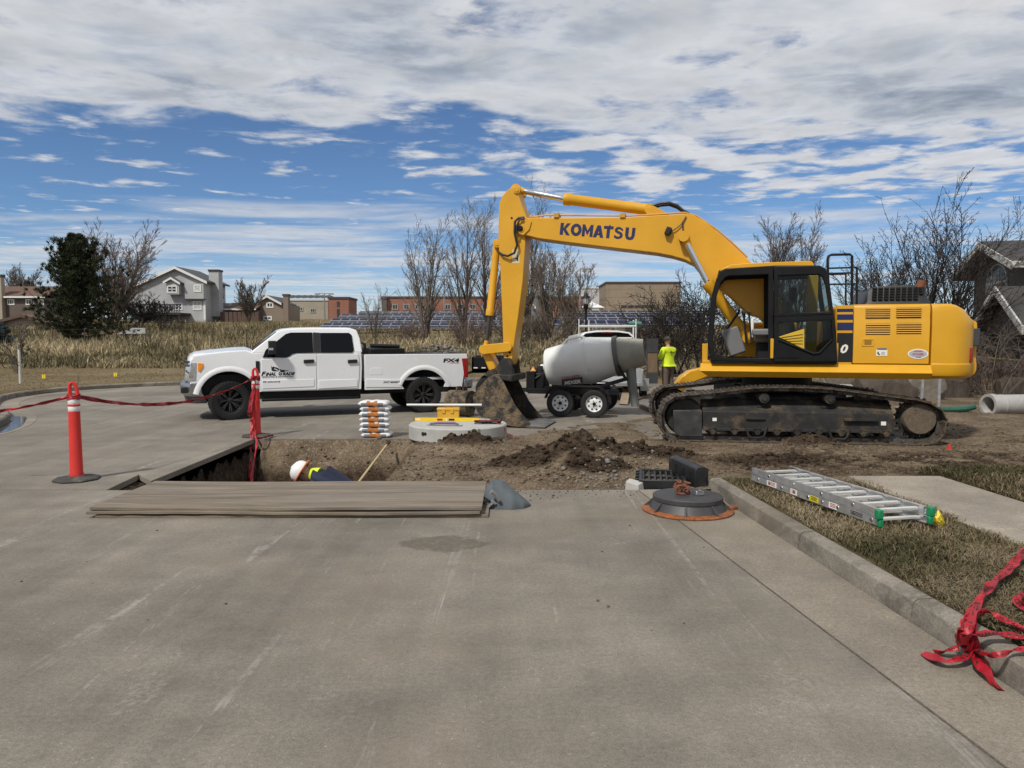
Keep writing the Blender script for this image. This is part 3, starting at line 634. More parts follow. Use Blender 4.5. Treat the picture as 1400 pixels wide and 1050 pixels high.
    for d_, hx in ((fd, (415, 429)), (rd, (475.3, 488))):
        pr = [P(x, y) for x, y in d_]
        for s in (-1, 1): dr = MB().loft([(u, s * 1.016, w) for u, w in pr], [(u, s * .98, w) for u, w in pr]).build('door', WHITE, T, bevel=.008)
        xs_ = sorted([p[0] for p in d_]); lo = [P(xs_[0] + 1.5, 519.6), P(xs_[-1] - 2.6, 518), P(xs_[-1] - 3, 528.5), P(xs_[0] + 1.5, 531.5)]
        MB().loft([(u, 1.026, w) for u, w in lo], [(u, 1.01, w) for u, w in lo]).build('crease', WHITE, dr, bevel=.008)
        h = [P(hx[0], 491.8), P(hx[1], 491.2), P(hx[1], 496), P(hx[0], 496.6)]
        mb = MB(); mb.loft([(u, 1.055, w) for u, w in h], [(u, 1.01, w) for u, w in h]); mb.build('handle', INKBK, dr, bevel=.012)
    # windscreen and its black border
    def onscreen(t, v, o): 
        p, q = gpf[0], gpf[1]; u = p[0] + (q[0] - p[0]) * t; w = p[1] + (q[1] - p[1]) * t; n = Vector((q[1] - p[1], -(q[0] - p[0]))).normalized(); n = n if n.x > 0 else -n
        return (u + n.x * o, v * hw(w), w + n.y * o + .025 * (1 - v * v) * t)
    mb = MB(); mb.rings([[onscreen(t, v, .006) for v in (-.93, -.5, 0, .5, .93)] for t in (.05, .35, .65, .96)], False, False); mb.build('windscreen', glassmat('windscreen glass', (.02, .03, .04), .03), T)
    # fender flares
    for c, r in ((cf, ra), (cr, .60)):
        a0, a1 = (12, 166) if c is cf else (22, 164)
        for s in (1, -1):
            mb = MB(); ro = r + .10; rows = []
            for A in np.linspace(a0, a1, 20):
                ca, sa = math.cos(R(A)), math.sin(R(A)); pt = lambda rr_, v: (c[0] + rr_ * ca, s * v, WH + .02 + rr_ * sa)
                rows.append([pt(r - .012, .97), pt(r - .012, 1.016), pt(r + .03, 1.028), pt(ro - .03, 1.016), pt(ro, 1.0), pt(ro, .97)])
            mb.rings(rows).build('wheel_arch', WHITE, T)
    # bed
    u0, u1 = P(498.5, 500)[0], P(639, 500)[0]; zt = P(560, 484.2)[1]; rb = .60
    aR = math.degrees(math.asin((zb - WH - .02) / rb)); A2 = [(c_, w_) for c_, w_ in arch(cr, rb, aR, 180 - math.degrees(math.asin((P(607, 529)[1] - WH - .02) / rb)))]
    bs = [(u0, zt), (u1 + .01, zt), (u1 - .02, P(640, 496)[1]), (P(634.5, 512)[0], P(634.5, 512)[1]), (P(632, 529)[0], P(632, 529)[1]), (P(607, 529)[0], P(607, 529)[1])] + A2[::-1][1:-1] + [(P(553, 532)[0], zb), (u0, zb)]
    mb = MB(); mb.prism(bs, .93, 1.0); mb.prism(bs, -1.0, -.93); mb.span((u0, -.93, .8), (u0 - .05, .93, zt)); mb.span((u1 + .01, -.95, .75), (u1 + .07, .95, zt)); mb.span((u0, -.93, .78), (u1, .93, .84)); bed = mb.build('bed', WHITE, T, bevel=.012)
    mb = MB(); [mb.span((u0, s * .925 - .05, zt - .004), (u1, s * .925 + .05, zt + .018)) for s in (1, -1)]; mb.span((u1, -.9, zt - .004), (u1 + .075, .9, zt + .018)); mb.build('bed_rail_cap', INKBK, bed, bevel=.008)
    lo = [P(500, 518), P(551, 518.6), P(549, 529.5), P(500, 529.5)]; MB().loft([(u, 1.014, w) for u, w in lo], [(u, .99, w) for u, w in lo]).build('crease', WHITE, bed, bevel=.008)
    fl = [P(506.5, 503), P(522.5, 503), P(522.5, 512.5), P(506.5, 512.5)]; MB().loft([(u, 1.004, w) for u, w in fl], [(u, .99, w) for u, w in fl]).build('fuel_flap', WHITE, bed, bevel=.004)
    MB().span((u0 - .15, -.8, zt - .2), (u0 - 1.0, .8, zt + .14)).build('tool_chest', BLACKM, bed, bevel=.03)
    mb = MB(); mb.tube([(u0 - .06, .75, zt), (u0 - .06, .75, zt + .24), (u0 - .06, .3, zt + .27), (u0 - .06, -.75, zt + .24), (u0 - .06, -.75, zt)], .03); mb.tube([(u0 - .2, .7, zt + .2), (u0 - .9, .62, zt + .18)], .05); mb.build('head_rack', INKBK, bed)
    tl = [P(631.2, 490), P(640, 489.6), P(640, 516), P(634.5, 515.6), P(633.5, 505)]
    for s in (1, -1): MB().loft([(u, s * 1.012, w) for u, w in tl], [(u, s * .93, w) for u, w in tl]).build('tail_lamp', REDL, T, bevel=.01)
    mb = MB(); ub = P(634, 520)[0]; zz = [P(640, 529)[1], P(640, 518)[1]]; mb.prism([(ub, -.98), (ub, .98), (ub - .12, .98), (ub - .30, .80), (ub - .30, -.80), (ub - .12, -.98)], zz[0], zz[1], 'z'); mb.build('rear_bumper', STEEL, T, bevel=.03)
    mb = MB(); mb.span((ub - .1, -.05, zz[0] - .10), (ub - .52, .05, zz[0] - .01)); mb.cyl((ub - .48, 0, zz[0] - .02), (ub - .48, 0, zz[0] + .08), .03); mb.build('tow_hitch', BLACKM, T, bevel=.01)
    # nose: lamps, grille, bumper
    for s in (1, -1):
        hl = [P(262.5, 496), P(270.5, 495.5), P(270.5, 521.5), P(260, 521)]; mb = MB(); mb.loft([(u + .03, s * 1.008, w) for u, w in hl], [(u + .13, s * .72, w) for u, w in hl]); hd = mb.build('headlamp', LAMPW, T, bevel=.012)
        am = [P(270.5, 496), P(277.5, 496.8), P(278, 502), P(273.5, 509), P(270.5, 507)]; MB().loft([(u, s * 1.012, w) for u, w in am], [(u, s * .95, w) for u, w in am]).build('marker_lamp', AMBER, hd, bevel=.008)
        bl = [P(261, 508), P(266, 507.6), P(266, 517), P(261, 517)]; MB().loft([(u + .03, s * 1.012, w) for u, w in bl], [(u + .1, s * .8, w) for u, w in bl]).build('lamp_bezel', CHROME, hd, bevel=.004)
    g0, g1 = P(254, 521.5)[1], P(254, 494)[1]; un = uF + .01
    mb = MB(); plan = [(un - .20, .985), (un - .12, .985), (un - .03, .78), (un + .015, .4), (un + .03, 0), (un + .015, -.4), (un - .03, -.78), (un - .12, -.985), (un - .20, -.985)]
    mb.prism(plan, g0, g1, 'z'); gr = mb.build('grille', INKBK, T, bevel=.012)
    for k in range(3):
        z0 = g0 + (g1 - g0) * (.14 + .29 * k); mb = MB(); mb.prism([(u + .018, v * 1.004) for u, v in plan], z0, z0 + .05, 'z'); mb.build('grille_bar', pm('grey grille bar', (.10, .10, .105), .3, metal=.6), gr, bevel=.008)
    b0, b1 = P(256, 543)[1], P(256, 524)[1]; mb = MB()
    bp = [(un - .33, 1.0), (un - .10, 1.0), (un + .06, .80), (un + .12, .4), (un + .13, 0), (un + .12, -.4), (un + .06, -.80), (un - .10, -1.0), (un - .33, -1.0)]
    mb.rings([[(u - .05, v * .97, b0) for u, v in bp], [(u, v, b0 + .08) for u, v in bp], [(u + .01, v, b1 - .05) for u, v in bp], [(u - .01, v, b1) for u, v in bp]]); bm_ = mb.build('front_bumper', pm('dull chrome', (.42, .43, .45), .22, metal=.9, var=.2, vs=5), T, bevel=.012)
    [MB().box((un + .01, s * .86, (b0 + b1) / 2), (.16, .18, .13)).build('fog_lamp', INKBK, bm_, bevel=.02) for s in (1, -1)]
    mb = MB(); mb.rings([[(u - .10, v * .93, b0 - .15) for u, v in bp], [(u - .06, v * .96, b0 + .01) for u, v in bp]]); mb.build('air_dam', pm('grey plastic', (.06, .06, .065), .6), T, bevel=.02)
    # mirror, fender vent
    for s in (1, -1):
        m0 = P(372, 474, 1.15); mb = MB(); mb.box((m0[0], s * 1.17, m0[1] - .02), (.16, .24, .30)); mb.tube([(m0[0] - .02, s * .97, m0[1] - .12), (m0[0], s * 1.1, m0[1] - .12)], .04); mi = mb.build('wing_mirror', INKBK, T, bevel=.035)
        if s == 1: MB().box((m0[0] + .03, 1.292, m0[1] - .05), (.09, .012, .05)).build('mirror_lamp', LAMPW, mi, bevel=.004)
    fv = [P(349.5, 493.5), P(355, 493.8), P(355.2, 510.5), P(349.8, 506)]; MB().loft([(u, 1.012, w) for u, w in fv], [(u, .98, w) for u, w in fv]).build('fender_vent', INKBK, T, bevel=.006)
    # wheels
    RIMB = pm('black alloy', (.010, .010, .011), .25, coat=.4, var=.1)
    for c, st_ in ((cf, R(16)), (cr, 0)):
        for s in (1, -1):
            make_wheel(T, (c[0], s * .875, WH), WH, .30, .27, RUB, RIMB, 'spoke', 8, st_, True, s)
    # lettering
    V = 1.018
    decal(fr, T, 'lettering', 'F', INKBK, (357.0, 514.3), (364.3, 513.6), .095, V, .35, .05)
    decal(fr, T, 'lettering', 'INAL', INKBK, (363.2, 514.0), (377.4, 513.4), .074, V, .35, .05)
    decal(fr, T, 'lettering', 'G', INKBK, (381.0, 513.6), (386.5, 513.3), .098, V, .35, .05)
    decal(fr, T, 'lettering', 'RADE', INKBK, (386.0, 513.4), (403.8, 512.9), .072, V, .35, .05)
    decal(fr, T, 'lettering', 'EXCAVATION & CONSTRUCTION', INKBK, (358.8, 516.2), (401.2, 515.6), .026, V, .3, .02)
    decal(fr, T, 'lettering', '970.', INKBK, (359, 523.0), (364.5, 522.9), .026, V + .011, .3, .03); decal(fr, T, 'lettering', 'EXCAVATE', INKBK, (366, 522.9), (383, 522.6), .024, V + .011, .2, .03)
    decal(fr, T, 'lettering', 'DOT 40949712', INKBK, (524.2, 523.8), (548.6, 523.6), .042, 1.016, .35, .03)
    decal(fr, T, 'lettering', 'FX4', INKBK, (606, 495.4), (628, 495.2), .094, 1.002, .12, .045); decal(fr, T, 'lettering', 'OFF ROAD', INKRD, (615, 496.8), (628, 496.7), .018, 1.002, .2, .02)
    lg = [[(370.5, 500), (372, 502.2), (374, 500.8), (375, 502), (377.5, 502), (380.5, 503.4), (382.3, 505.4), (381, 506.8), (378, 504.4), (375, 503.4), (374, 504.4), (378, 506), (381, 507.4), (373, 507.4), (371.2, 506)],
          [(382.6, 505), (384, 504.6), (385, 505.8), (388, 505.6), (390, 506.4), (394.2, 506.3), (394, 507), (390, 507.4), (387.5, 508.6), (384.5, 509), (383, 507)]]
    for poly in lg:
        pr = [P(x, y) for x, y in poly]; MB().loft([(u, V + .002, w) for u, w in pr], [(u, V - .004, w) for u, w in pr]).build('emblem', INKBK, T)
    return T, fr
TRUCK, TFR = pickup()
# ================================================================ EXCAVATOR
def ring_plate(mb, outer, inner, v0, v1):
    n = len(outer); vs = [(u, v, w) for v in (v0, v1) for u, w in outer] + [(u, v, w) for v in (v0, v1) for u, w in inner]; f = []
    for i in range(n):
        j = (i + 1) % n
        f += [(i, j, 2 * n + j, 2 * n + i), (n + j, n + i, 3 * n + i, 3 * n + j), (j, i, n + i, n + j), (2 * n + i, 2 * n + j, 3 * n + j, 3 * n + i)]
    mb.add(vs, f); return mb
def excavator():
    pe, pt = math.pi - R(14.5), math.pi - R(7.0); O = Vector((5.0, 13.8, 0)); E = Frame(O, pe); K = Frame(O, pt)
    X = thing('excavator', 'large yellow tracked excavator with its boom reaching left over the road', 'excavator', O, pe)
    VL = 1.32; P = lambda x, y, v=VL: E.px(x, y, v)
    # ---------------- undercarriage (its own heading)
    D = Matrix.Rotation(pt - pe, 4, 'Z')
    def und(mb, name, m, parent=X, **kw):
        mb.v = [tuple((D @ Vector(p))) for p in mb.v]; return mb.build(name, m, parent, **kw)
    Q = lambda x, y, v=1.5: K.px(x, y, v)
    path = [(1267, 612), (1284, 605), (1294, 589), (1295.5, 569), (1283, 555.5), (1262, 547), (1230, 543), (1195, 538.6), (1164, 534.6), (1131, 530.5), (1090, 529), (1060, 529), (1031, 529.6), (1000, 533.5), (961, 538), (921, 541), (906, 554), (902, 571), (904.5, 590), (920, 604.5)]
    pq = [list(Q(x, y)) for x, y in path]; pq[0][1] = pq[-1][1] = .0; pq[1][1] = max(pq[1][1], .06)
    pq = pq[-1:] + pq[:-1]; pq = [(pq[0][0] + (pq[1][0] - pq[0][0]) * t, 0.0) for t in np.linspace(0, 1, 8)[:-1]] + [tuple(p) for p in pq[1:]]
    pl = smooth_line(pq + [pq[0]], 2)[:-1]; n = len(pl); A = np.array(pl + [pl[0]]); d = np.r_[0, np.cumsum(np.linalg.norm(np.diff(A, axis=0), axis=1))]; NS = 47
    def on(s): s %= d[-1]; return np.array([np.interp(s, d, A[:, 0]), np.interp(s, d, A[:, 1])])
    pitch = d[-1] / NS; ctr = A[:-1].mean(0)
    sm = MB(); sm.box((0, 0, .012), (pitch * .97, .6, .018)); [sm.box((x, 0, -.005), (.014, .6, .026)) for x in (-pitch * .42, -pitch * .05, pitch * .32)]; SHOE = pm('track shoe steel', (.05, .045, .040), .6, var=.35, vs=9, metal=.3, dirt=(.125, .095, .066), damt=.52, ds=5, bump=.4)
    proto = sm.build('track_shoe', SHOE, X, bevel=.003, seg=1); first = True
    for side in (1.2, -1.2):
        chain = MB()
        for k in range(NS):
            s = k * pitch; p = on(s); q0, q1 = on(s - pitch * .3), on(s + pitch * .3); t = (q1 - q0); t /= np.linalg.norm(t); nrm = np.array([-t[1], t[0]])
            if np.dot(nrm, ctr - p) < 0 and abs(t[1]) > .3: nrm = -nrm; t = -t
            if abs(t[1]) <= .3:
                up = 1 if p[1] < ctr[1] else -1; nrm = nrm if nrm[1] * up > 0 else -nrm; 
            tt = np.array([nrm[1], -nrm[0]])
            M = Matrix(((tt[0], 0, nrm[0], p[0]), (0, 1, 0, side), (tt[1], 0, nrm[1], p[1]), (0, 0, 0, 1)))
            o = proto if first else proto.copy()
            if not first: COL.objects.link(o)
            first = False; o.matrix_local = D @ M
            for dy in (-.10, .10):
                for a_, b_, hh in ((-pitch * .46, pitch * .46, .085),):
                    c = [M @ Vector((xx, dy + yy, zz)) for xx in (a_, b_) for yy in (-.025, .025) for zz in (.022, hh)]
                    chain.add(c, [(0, 1, 3, 2), (4, 6, 7, 5), (0, 4, 5, 1), (2, 3, 7, 6), (0, 2, 6, 4), (1, 5, 7, 3)])
            c0, c1 = M @ Vector((pitch * .5, -.15, .055)), M @ Vector((pitch * .5, .15, .055)); chain.cyl(c0, c1, .026, 8)
        und(chain, 'track_chain', pm('polished chain', (.16, .15, .14), .35, metal=.6, var=.4, vs=12, dirt=(.10, .075, .05), damt=.5, ds=6))
    wf = lambda y, v=1.42: Q(1090, y, v)[1]
    for sgn, off in ((1, 0), (-1, -2.4)):
        v_ = lambda v: v + off if sgn > 0 else -(v)
        cv = lambda L: [(v_(a), b) for a, b in L]
        ua, ub = Q(961, 575, 1.42)[0], Q(1222, 575, 1.42)[0]
        mb = MB(); mb.prism(cv([(1.42, wf(589)), (1.42, wf(564)), (1.38, wf(562.5)), (1.16, wf(549)), (1.0, wf(549)), (1.0, wf(589))]), ub, ua, 'x'); tf = und(mb, 'track_frame', MUDST, bevel=.012)
        mb = MB(); mb.prism(cv([(1.45, wf(590.5)), (1.45, wf(586.5)), (1.38, wf(586.5)), (1.38, wf(590.5))]), ub + .02, ua, 'x'); mb.box(((Q(1034, 572)[0]), v_(1.44), wf(573)), (.32, .03, .035)); mb.box((Q(1178, 573)[0], v_(1.46), wf(572.5)), (.55, .05, .05)); und(mb, 'frame_step', MUDST, tf, bevel=.008)
        g = [Q(920.5, 561, 1.43), Q(960, 561, 1.43), Q(960, 597, 1.43), Q(929, 597, 1.43), Q(921, 590, 1.43)]; mb = MB(); mb.prism(g, v_(1.25), v_(1.43)); und(mb, 'idler_guard', pm('dusty dark steel', (.05, .05, .05), .5, metal=.3, var=.3, vs=5, dirt=(.12, .10, .075), damt=.4), tf, bevel=.012)
        ic, sc_ = Q(935, 576, 1.2), Q(1258, 577.5, 1.38); mb = MB(); mb.lathe([(.03, -.10), (.30, -.10), (.335, -.05), (.335, .05), (.30, .10), (.03, .10)], (ic[0], v_(1.2), .415), (0, 1, 0), 32); und(mb, 'idler_wheel', MUDST)
        mb = MB(); mb.lathe([(.02, .0), (.245, .0), (.262, -.03), (.262, -.2), (.30, -.22), (.30, -.3)], (sc_[0], v_(1.40), .43), (0, sgn, 0), 36); und(mb, 'final_drive', pm('mud packed hub', (.13, .10, .07), .95, var=.3, vs=14, bump=.9, bs=50, bd=.02, dirt=(.05, .05, .05), damt=.35), bevel=.004)
        mb = MB(); nt = 21
        tp = []
        for k in range(nt * 2): a_ = math.pi * k / nt; tp += [(sc_[0] + (.36 if k % 2 else .30) * math.cos(a_ + da), .43 + (.36 if k % 2 else .30) * math.sin(a_ + da)) for da in (-.03, .03)]
        mb.prism(tp, v_(1.17), v_(1.23)); und(mb, 'sprocket', MUDST)
        for x in (972.8, 1002, 1033, 1059.5, 1087, 1116, 1146.7, 1176, 1207):
            u = Q(x, 592, 1.3)[0]; mb = MB(); mb.lathe([(.03, -.26), (.045, -.2), (.085, -.17), (.085, -.12), (.065, -.10), (.065, .10), (.085, .12), (.085, .17), (.045, .2), (.045, .26)], (u, v_(1.2), .175), (0, 1, 0), 14); mb.box((u, v_(1.40), .215), (.13, .10, .07)); und(mb, 'track_roller', MUDST)
        for x in (1034, 1147):
            u = Q(x, 592, 1.46)[0]; mb = MB(); mb.tube([(u + .17, v_(1.47), .28), (u + .13, v_(1.47), .12), (u + .08, v_(1.47), .085), (u - .08, v_(1.47), .085), (u - .13, v_(1.47), .12), (u - .17, v_(1.47), .28)], .018, 6); und(mb, 'track_guard', MUDST)
        for x in (1043, 1132):
            u = Q(x, 546, 1.3)[0]; mb = MB(); mb.cyl((u, v_(1.02), .76), (u, v_(1.42), .76), .085, 16); mb.cyl((u, v_(1.42), .76), (u, v_(1.44), .76), .05, 12); mb.box((u, v_(1.05), .68), (.12, .1, .16)); und(mb, 'carrier_roller', MUDST)
        for x, y, r_ in ((977, 573.5, .035), (1208, 579, .04)):
            c = Q(x, y, 1.425); mb = MB(); mb.span((c[0] - r_, v_(1.418), c[1] - r_ * .8), (c[0] + r_, v_(1.424), c[1] + r_ * .8)); und(mb, 'tie_down_mark', OFFW, tf)
        for x in (1044, 1131.5):
            c = Q(x, 557.5, 1.36); mb = MB(); mb.box((c[0], v_(1.28), c[1]), (.20, .10, .05)); und(mb, 'frame_slot', DARK, tf, bevel=.02)
    mb = MB(); mb.span((-.75, -1.0, .42), (.75, 1.0, .78)); mb.box((0, 0, .55), (2.6, 1.0, .28)); und(mb, 'car_body', MUDST, bevel=.06)
    mb = MB(); mb.cyl((0, 0, .75), (0, 0, 1.08), .62, 40); mb.build('slew_ring', BLACKM, X)
    # ---------------- upper structure
    uF, uH, uS, uC = P(958, 508)[0], P(1275.5, 508)[0], P(1168.5, 450)[0], P(1144, 450)[0]
    w1, w2, w3 = P(1100, 497.6, VL - .12)[1], P(1100, 508.6)[1], P(1100, 517)[1]; zt = P(1220, 416.2)[1]
    mb = MB(); mb.span((uH + .02, -1.28, w3 + .02), (uF - .10, VL - .22, w1 - .03)); mb.build('revolving_frame', BLACKM, X, bevel=.02)
    mb = MB(); rows = [[(uu, v, w) for v, w in ((VL - .13, w1), (VL, w2), (VL - .012, w2 - .015), (VL - .09, w3), (VL - .2, w3), (VL - .2, w1))] for uu in (uF, uH)]
    rows[0][1] = (uF + .02, *rows[0][1][1:]); rows[0][3] = (uF - .14, *rows[0][3][1:]); rows[0][4] = (uF - .14, *rows[0][4][1:]); mb.rings(rows).build('walkway_beam', YEL, X, bevel=.006)
    mb = MB(); mb.span((uF - .02, VL - .17, w1), (uF - .115, VL - .13, P(970, 470)[1])); mb.span((P(1034, 494)[0], VL - .17, w1), (uF - .04, VL - .12, P(970, 492.6)[1])); mb.build('corner_guard', YEL, X, bevel=.005)
    # engine housing with door panel
    mb = MB(); mb.span((uH + .012, -1.28, w1 - .02), (uC - .01, VL - .17, zt)); mb.build('engine_housing', YEL, X, bevel=.06)
    dz0 = P(1220, 497.6, VL - .13)[1]
    panel = [(VL - .17, dz0 + .004), (VL - .128, dz0 + .004), (VL - .128, P(1220, 438)[1]), (VL - .138, P(1220, 436)[1]), (VL - .138, P(1220, 421)[1]), (VL - .155, P(1220, 417.5)[1]), (VL - .20, zt + .012), (VL - .4, zt + .012), (VL - .4, zt - .05), (VL - .2, zt - .05)]
    mb = MB(); mb.prism(panel, uH + .03, uS - .008, 'x'); dr = mb.build('engine_door', YEL, X, bevel=.006)
    VD = VL - .126
    for x0, y0, x1, y1 in ((1184, 421.4, 1216.6, 434.8), (1226, 420.6, 1259.4, 434), (1184, 442.6, 1216.6, 457.6), (1226, 441.6, 1259.4, 456.6)):
        a, b = P(x0, y0, VD), P(x1, y1, VD); mb = MB(); mb.span((b[0], VD - .03, b[1]), (a[0], VD + .002, a[1])); lv = mb.build('louver', DARK, dr)
        for k in range(5):
            z0 = b[1] + (a[1] - b[1]) * (k + .28) / 5; zz = (a[1] - b[1]) / 5
            MB().add([(a[0], VD, z0), (a[0], VD + .012, z0 + .004), (a[0], VD + .001, z0 + zz * .62), (b[0], VD, z0), (b[0], VD + .012, z0 + .004), (b[0], VD + .001, z0 + zz * .62)], [(0, 1, 2), (3, 5, 4), (0, 3, 4, 1), (1, 4, 5, 2), (2, 5, 3, 0)]).build('slat', YELD, lv)
    a, b = P(1178.5, 463, VD), P(1195, 473.6, VD); mb = MB(); ring_plate(mb, [(a[0], b[1]), (b[0], b[1]), (b[0], a[1]), (a[0], a[1])], [(a[0] - .025, b[1] + .02), (b[0] + .025, b[1] + .02), (b[0] + .025, a[1] - .02), (a[0] - .025, a[1] - .02)], VD - .01, VD + .006); lt = mb.build('latch', YEL, dr, bevel=.003)
    mb = MB(); mb.span((b[0] + .04, VD, b[1] + .03), (a[0] - .04, VD + .003, a[1] - .03)); mb.build('latch_handle', pm('latch bronze', (.28, .15, .02), .5), lt)
    # stickers
    a, b = P(1198, 478, VD), P(1213, 486.6, VD); mb = MB(); mb.span((b[0], VD, b[1]), (a[0], VD + .004, a[1])); stk = mb.build('warning_sticker', OFFW, dr)
    f1 = [P(x, y, VD) for x, y in ((1199.5, 481), (1201, 480.6), (1201.6, 483), (1203.3, 484.6), (1202, 485.8), (1199.3, 483.6))]; MB().loft([(u, VD + .0055, w) for u, w in f1], [(u, VD + .003, w) for u, w in f1]).build('pictogram', INKBK, stk)
    a, b = P(1199.5, 476.4, VD), P(1212, 479, VD); mb = MB(); mb.span((b[0], VD + .001, b[1] + .008), (a[0], VD + .0056, a[1] + .006)); [mb.span((P(1211, 450, VD)[0], VD + .003, P(1200, y, VD)[1]), (P(1205.6, 450, VD)[0], VD + .0055, P(1200, y, VD)[1] + .006)) for y in (482, 483.6, 485.2)]; mb.build('print', pm('slate ink', (.10, .14, .22), .5), stk)
    c = P(1255, 483.8, VD); mb = MB()
    ell = lambda rx, rz: [(c[0] + rx * math.cos(t), c[1] + rz * math.sin(t)) for t in np.linspace(0, 2 * math.pi, 37)[:-1]]
    mb.prism(ell(.155, .082), VD, VD + .004); os_ = mb.build('dealer_sticker', OFFW, dr); MB().prism(ell(.135, .066), VD + .001, VD + .0052).build('sticker_field', pm('sticker grey', (.42, .42, .46), .5), os_)
    decal(E, os_, 'lettering', 'WESTERN', INKRD, (1249, 481.4), (1261.5, 481.2), .026, VD + .006, 0, .02); decal(E, os_, 'lettering', 'POWER', INKRD, (1248, 486.0), (1263.2, 485.8), .036, VD + .006, 0, .02); decal(E, os_, 'lettering', 'rental', INKBK, (1252, 488.8), (1259, 488.7), .02, VD + .006, 0, .02)
    # striped panel behind the cab
    VS = VL - .145; s0, s1 = uC, uS
    mb = MB(); mb.span((s1 + .006, VS - .04, w1), (s0 - .02, VS, zt)); sp = mb.build('side_panel', YEL, X, bevel=.004)
    for y0, y1, m in ((422.2, 426.4, NAVY), (429.8, 437.2, NAVY), (441, 451.6, NAVY), (455.2, 495.2, INKBK)):
        a, b = P(1144.5, y0, VS), P(1166.6, y1, VS); mb = MB(); mb.span((b[0], VS, b[1]), (a[0], VS + .003, a[1])); mb.build('stripe', m, sp)
    decal(E, sp, 'lettering', '0', OFFW, (1149.2, 483.2), (1159.4, 483.0), .155, VS + .005, .25, .035)
    mb = MB(); mb.span((P(1144, 450, VS)[0] - .0, VS, w1), (P(1146.6, 450, VS)[0], VS + .012, P(1146, 469, VS)[1])); mb.build('panel_edge', YEL, sp)
    # engine cover on top, exhaust
    ec = [P(1177, 415, .9), P(1184.5, 399, .9), P(1193, 392.6, .9), P(1219, 390, .9), P(1252, 389.8, .9), P(1262, 393, .9), P(1270, 402, .9), P(1271.5, 414, .9)]
    ec[0] = (ec[0][0], zt); ec[-1] = (ec[-1][0], zt); mb = MB(); um = (ec[0][0] + ec[-1][0]) / 2
    mb.rings([[(um + (u - um) * k, v, zt + (w - zt) * q) for u, w in ec] for v, k, q in ((1.02, 1, .0), (1.0, 1, .2), (.86, .93, 1), (.2, .93, 1.04), (-.5, .93, 1), (-.62, 1, .0))]); cv = mb.build('engine_cover', pm('black plastic', (.018, .018, .02), .5, var=.15, dirt=(.1, .09, .08), damt=.2), X, bevel=.02)
    mb = MB()
    for r_ in range(5):
        for c_ in range(9):
            t = (r_ + .5) / 5.6 + .08; vv = 1.0 - .14 * t; w = zt + (ec[3][1] - zt) * (.2 + .75 * t * .98); x0 = 1193 + 8.0 * c_ + (4 - r_) * -.6
            if x0 > 1248 + 4 * r_: continue
            u0_, u1_ = E.px(x0, 400, .9)[0], E.px(x0 + 6.0, 400, .9)[0]; mb.box(((u0_ + u1_) / 2, vv + .03 - .02 * t, w), (abs(u0_ - u1_), .05, .028))
    mb.build('vent_slots', DARK, cv)
    a = P(1257, 392, .3); mb = MB(); mb.cyl((a[0], .3, zt + .1), (a[0], .3, a[1] + .03), .06, 14); mb.cyl((a[0], .3, a[1] - .03), (a[0] - .05, .3, a[1] + .10), .075, 14); mb.build('exhaust', pm('rusty exhaust', (.16, .06, .03), .8, var=.3), X)
    # counterweight
    ur = P(1347, 460, .75)[0]; u0 = P(1277, 460)[0]; VC = VL - .10
    def plan(ins, dr_): 
        u2 = P(1301, 460)[0]; L = [(u0, VC - ins)]; L += [(u2 - (u2 - (ur + dr_)) * math.sin(R(a_)) ** 1.0 * .86, (VC - .95) + (.95 - ins) * math.cos(R(a_)) ** .9) for a_ in range(0, 91, 10)]
        L += [(ur + dr_ - .05, .25)]; return L + [(u, -v) for u, v in L[::-1]]
    zb = P(1276, 518.6)[1]; zcw = P(1290, 414.4)[1]; rows = []
    for w, ins, dr_ in ((zb, .09, .09), (zb + .05, .02, .02), (zb + .12, .0, 0), (zb + .245, .0, 0.0), (zb + .25, .012, .012), (zcw - .38, .012, .012), (zcw - .3, .02, .02), (zcw - .14, .035, .10), (zcw - .04, .06, .22), (zcw, .12, .34)):
        rows.append([(u, v, w - (max(0, (u0 - .25) - u) * .16 if w > zcw - .2 else 0)) for u, v in plan(ins, dr_)])
    cw = MB().rings(rows).build('counterweight', YEL, X, bevel=.012, ang=50)
    mb = MB(); mb.box((u0 - .42, -0.2, zcw - .02), (.2, .3, .08)); mb.build('lifting_eye', YEL, cw, bevel=.02)
    for s in (1, -1):
        # tail lamp set in the rounded corner
        pl_ = plan(.012, .012); k = 6; a_, b_ = Vector((*pl_[k - 1], 0)), Vector((*pl_[k], 0)); mid = (a_ + b_) / 2; tdir = (b_ - a_).normalized(); nn = Vector((tdir.y, -tdir.x, 0)); nn = nn if nn.y > 0 else -nn
        prof = [(-.06, zb + .27), (.065, zb + .27), (.045, zb + .47), (.02, zb + .52), (-.04, zb + .52), ]
        A_ = [(mid.x + tdir.x * q - nn.x * .03, s * (mid.y + tdir.y * q - nn.y * .03), z) for q, z in prof]; B_ = [(mid.x + tdir.x * q + nn.x * .022, s * (mid.y + tdir.y * q + nn.y * .022), z) for q, z in prof]
        MB().loft(A_, B_).build('tail_lamp', REDL, cw, bevel=.008)
    mb = MB(); mb.box((ur + .03, .30, zcw - .55), (.12, .24, .30)); mb.build('rear_grille', pm('dark grey grille', (.05, .05, .055), .5), cw, bevel=.01)
    # hand rails
    HRV = VL - .3; mb = MB(); h = lambda x, y: (P(x, y, HRV)[0], HRV, P(x, y, HRV)[1])
    mb.tube([h(1133, 395), h(1132, 378), h(1131.5, 355), h(1133, 350), h(1137, 348.3), h(1162, 347.8), h(1165, 350), h(1164.6, 416)], .022, 8)
    mb.tube([h(1171.6, 366), h(1171.3, 417)], .018, 8)
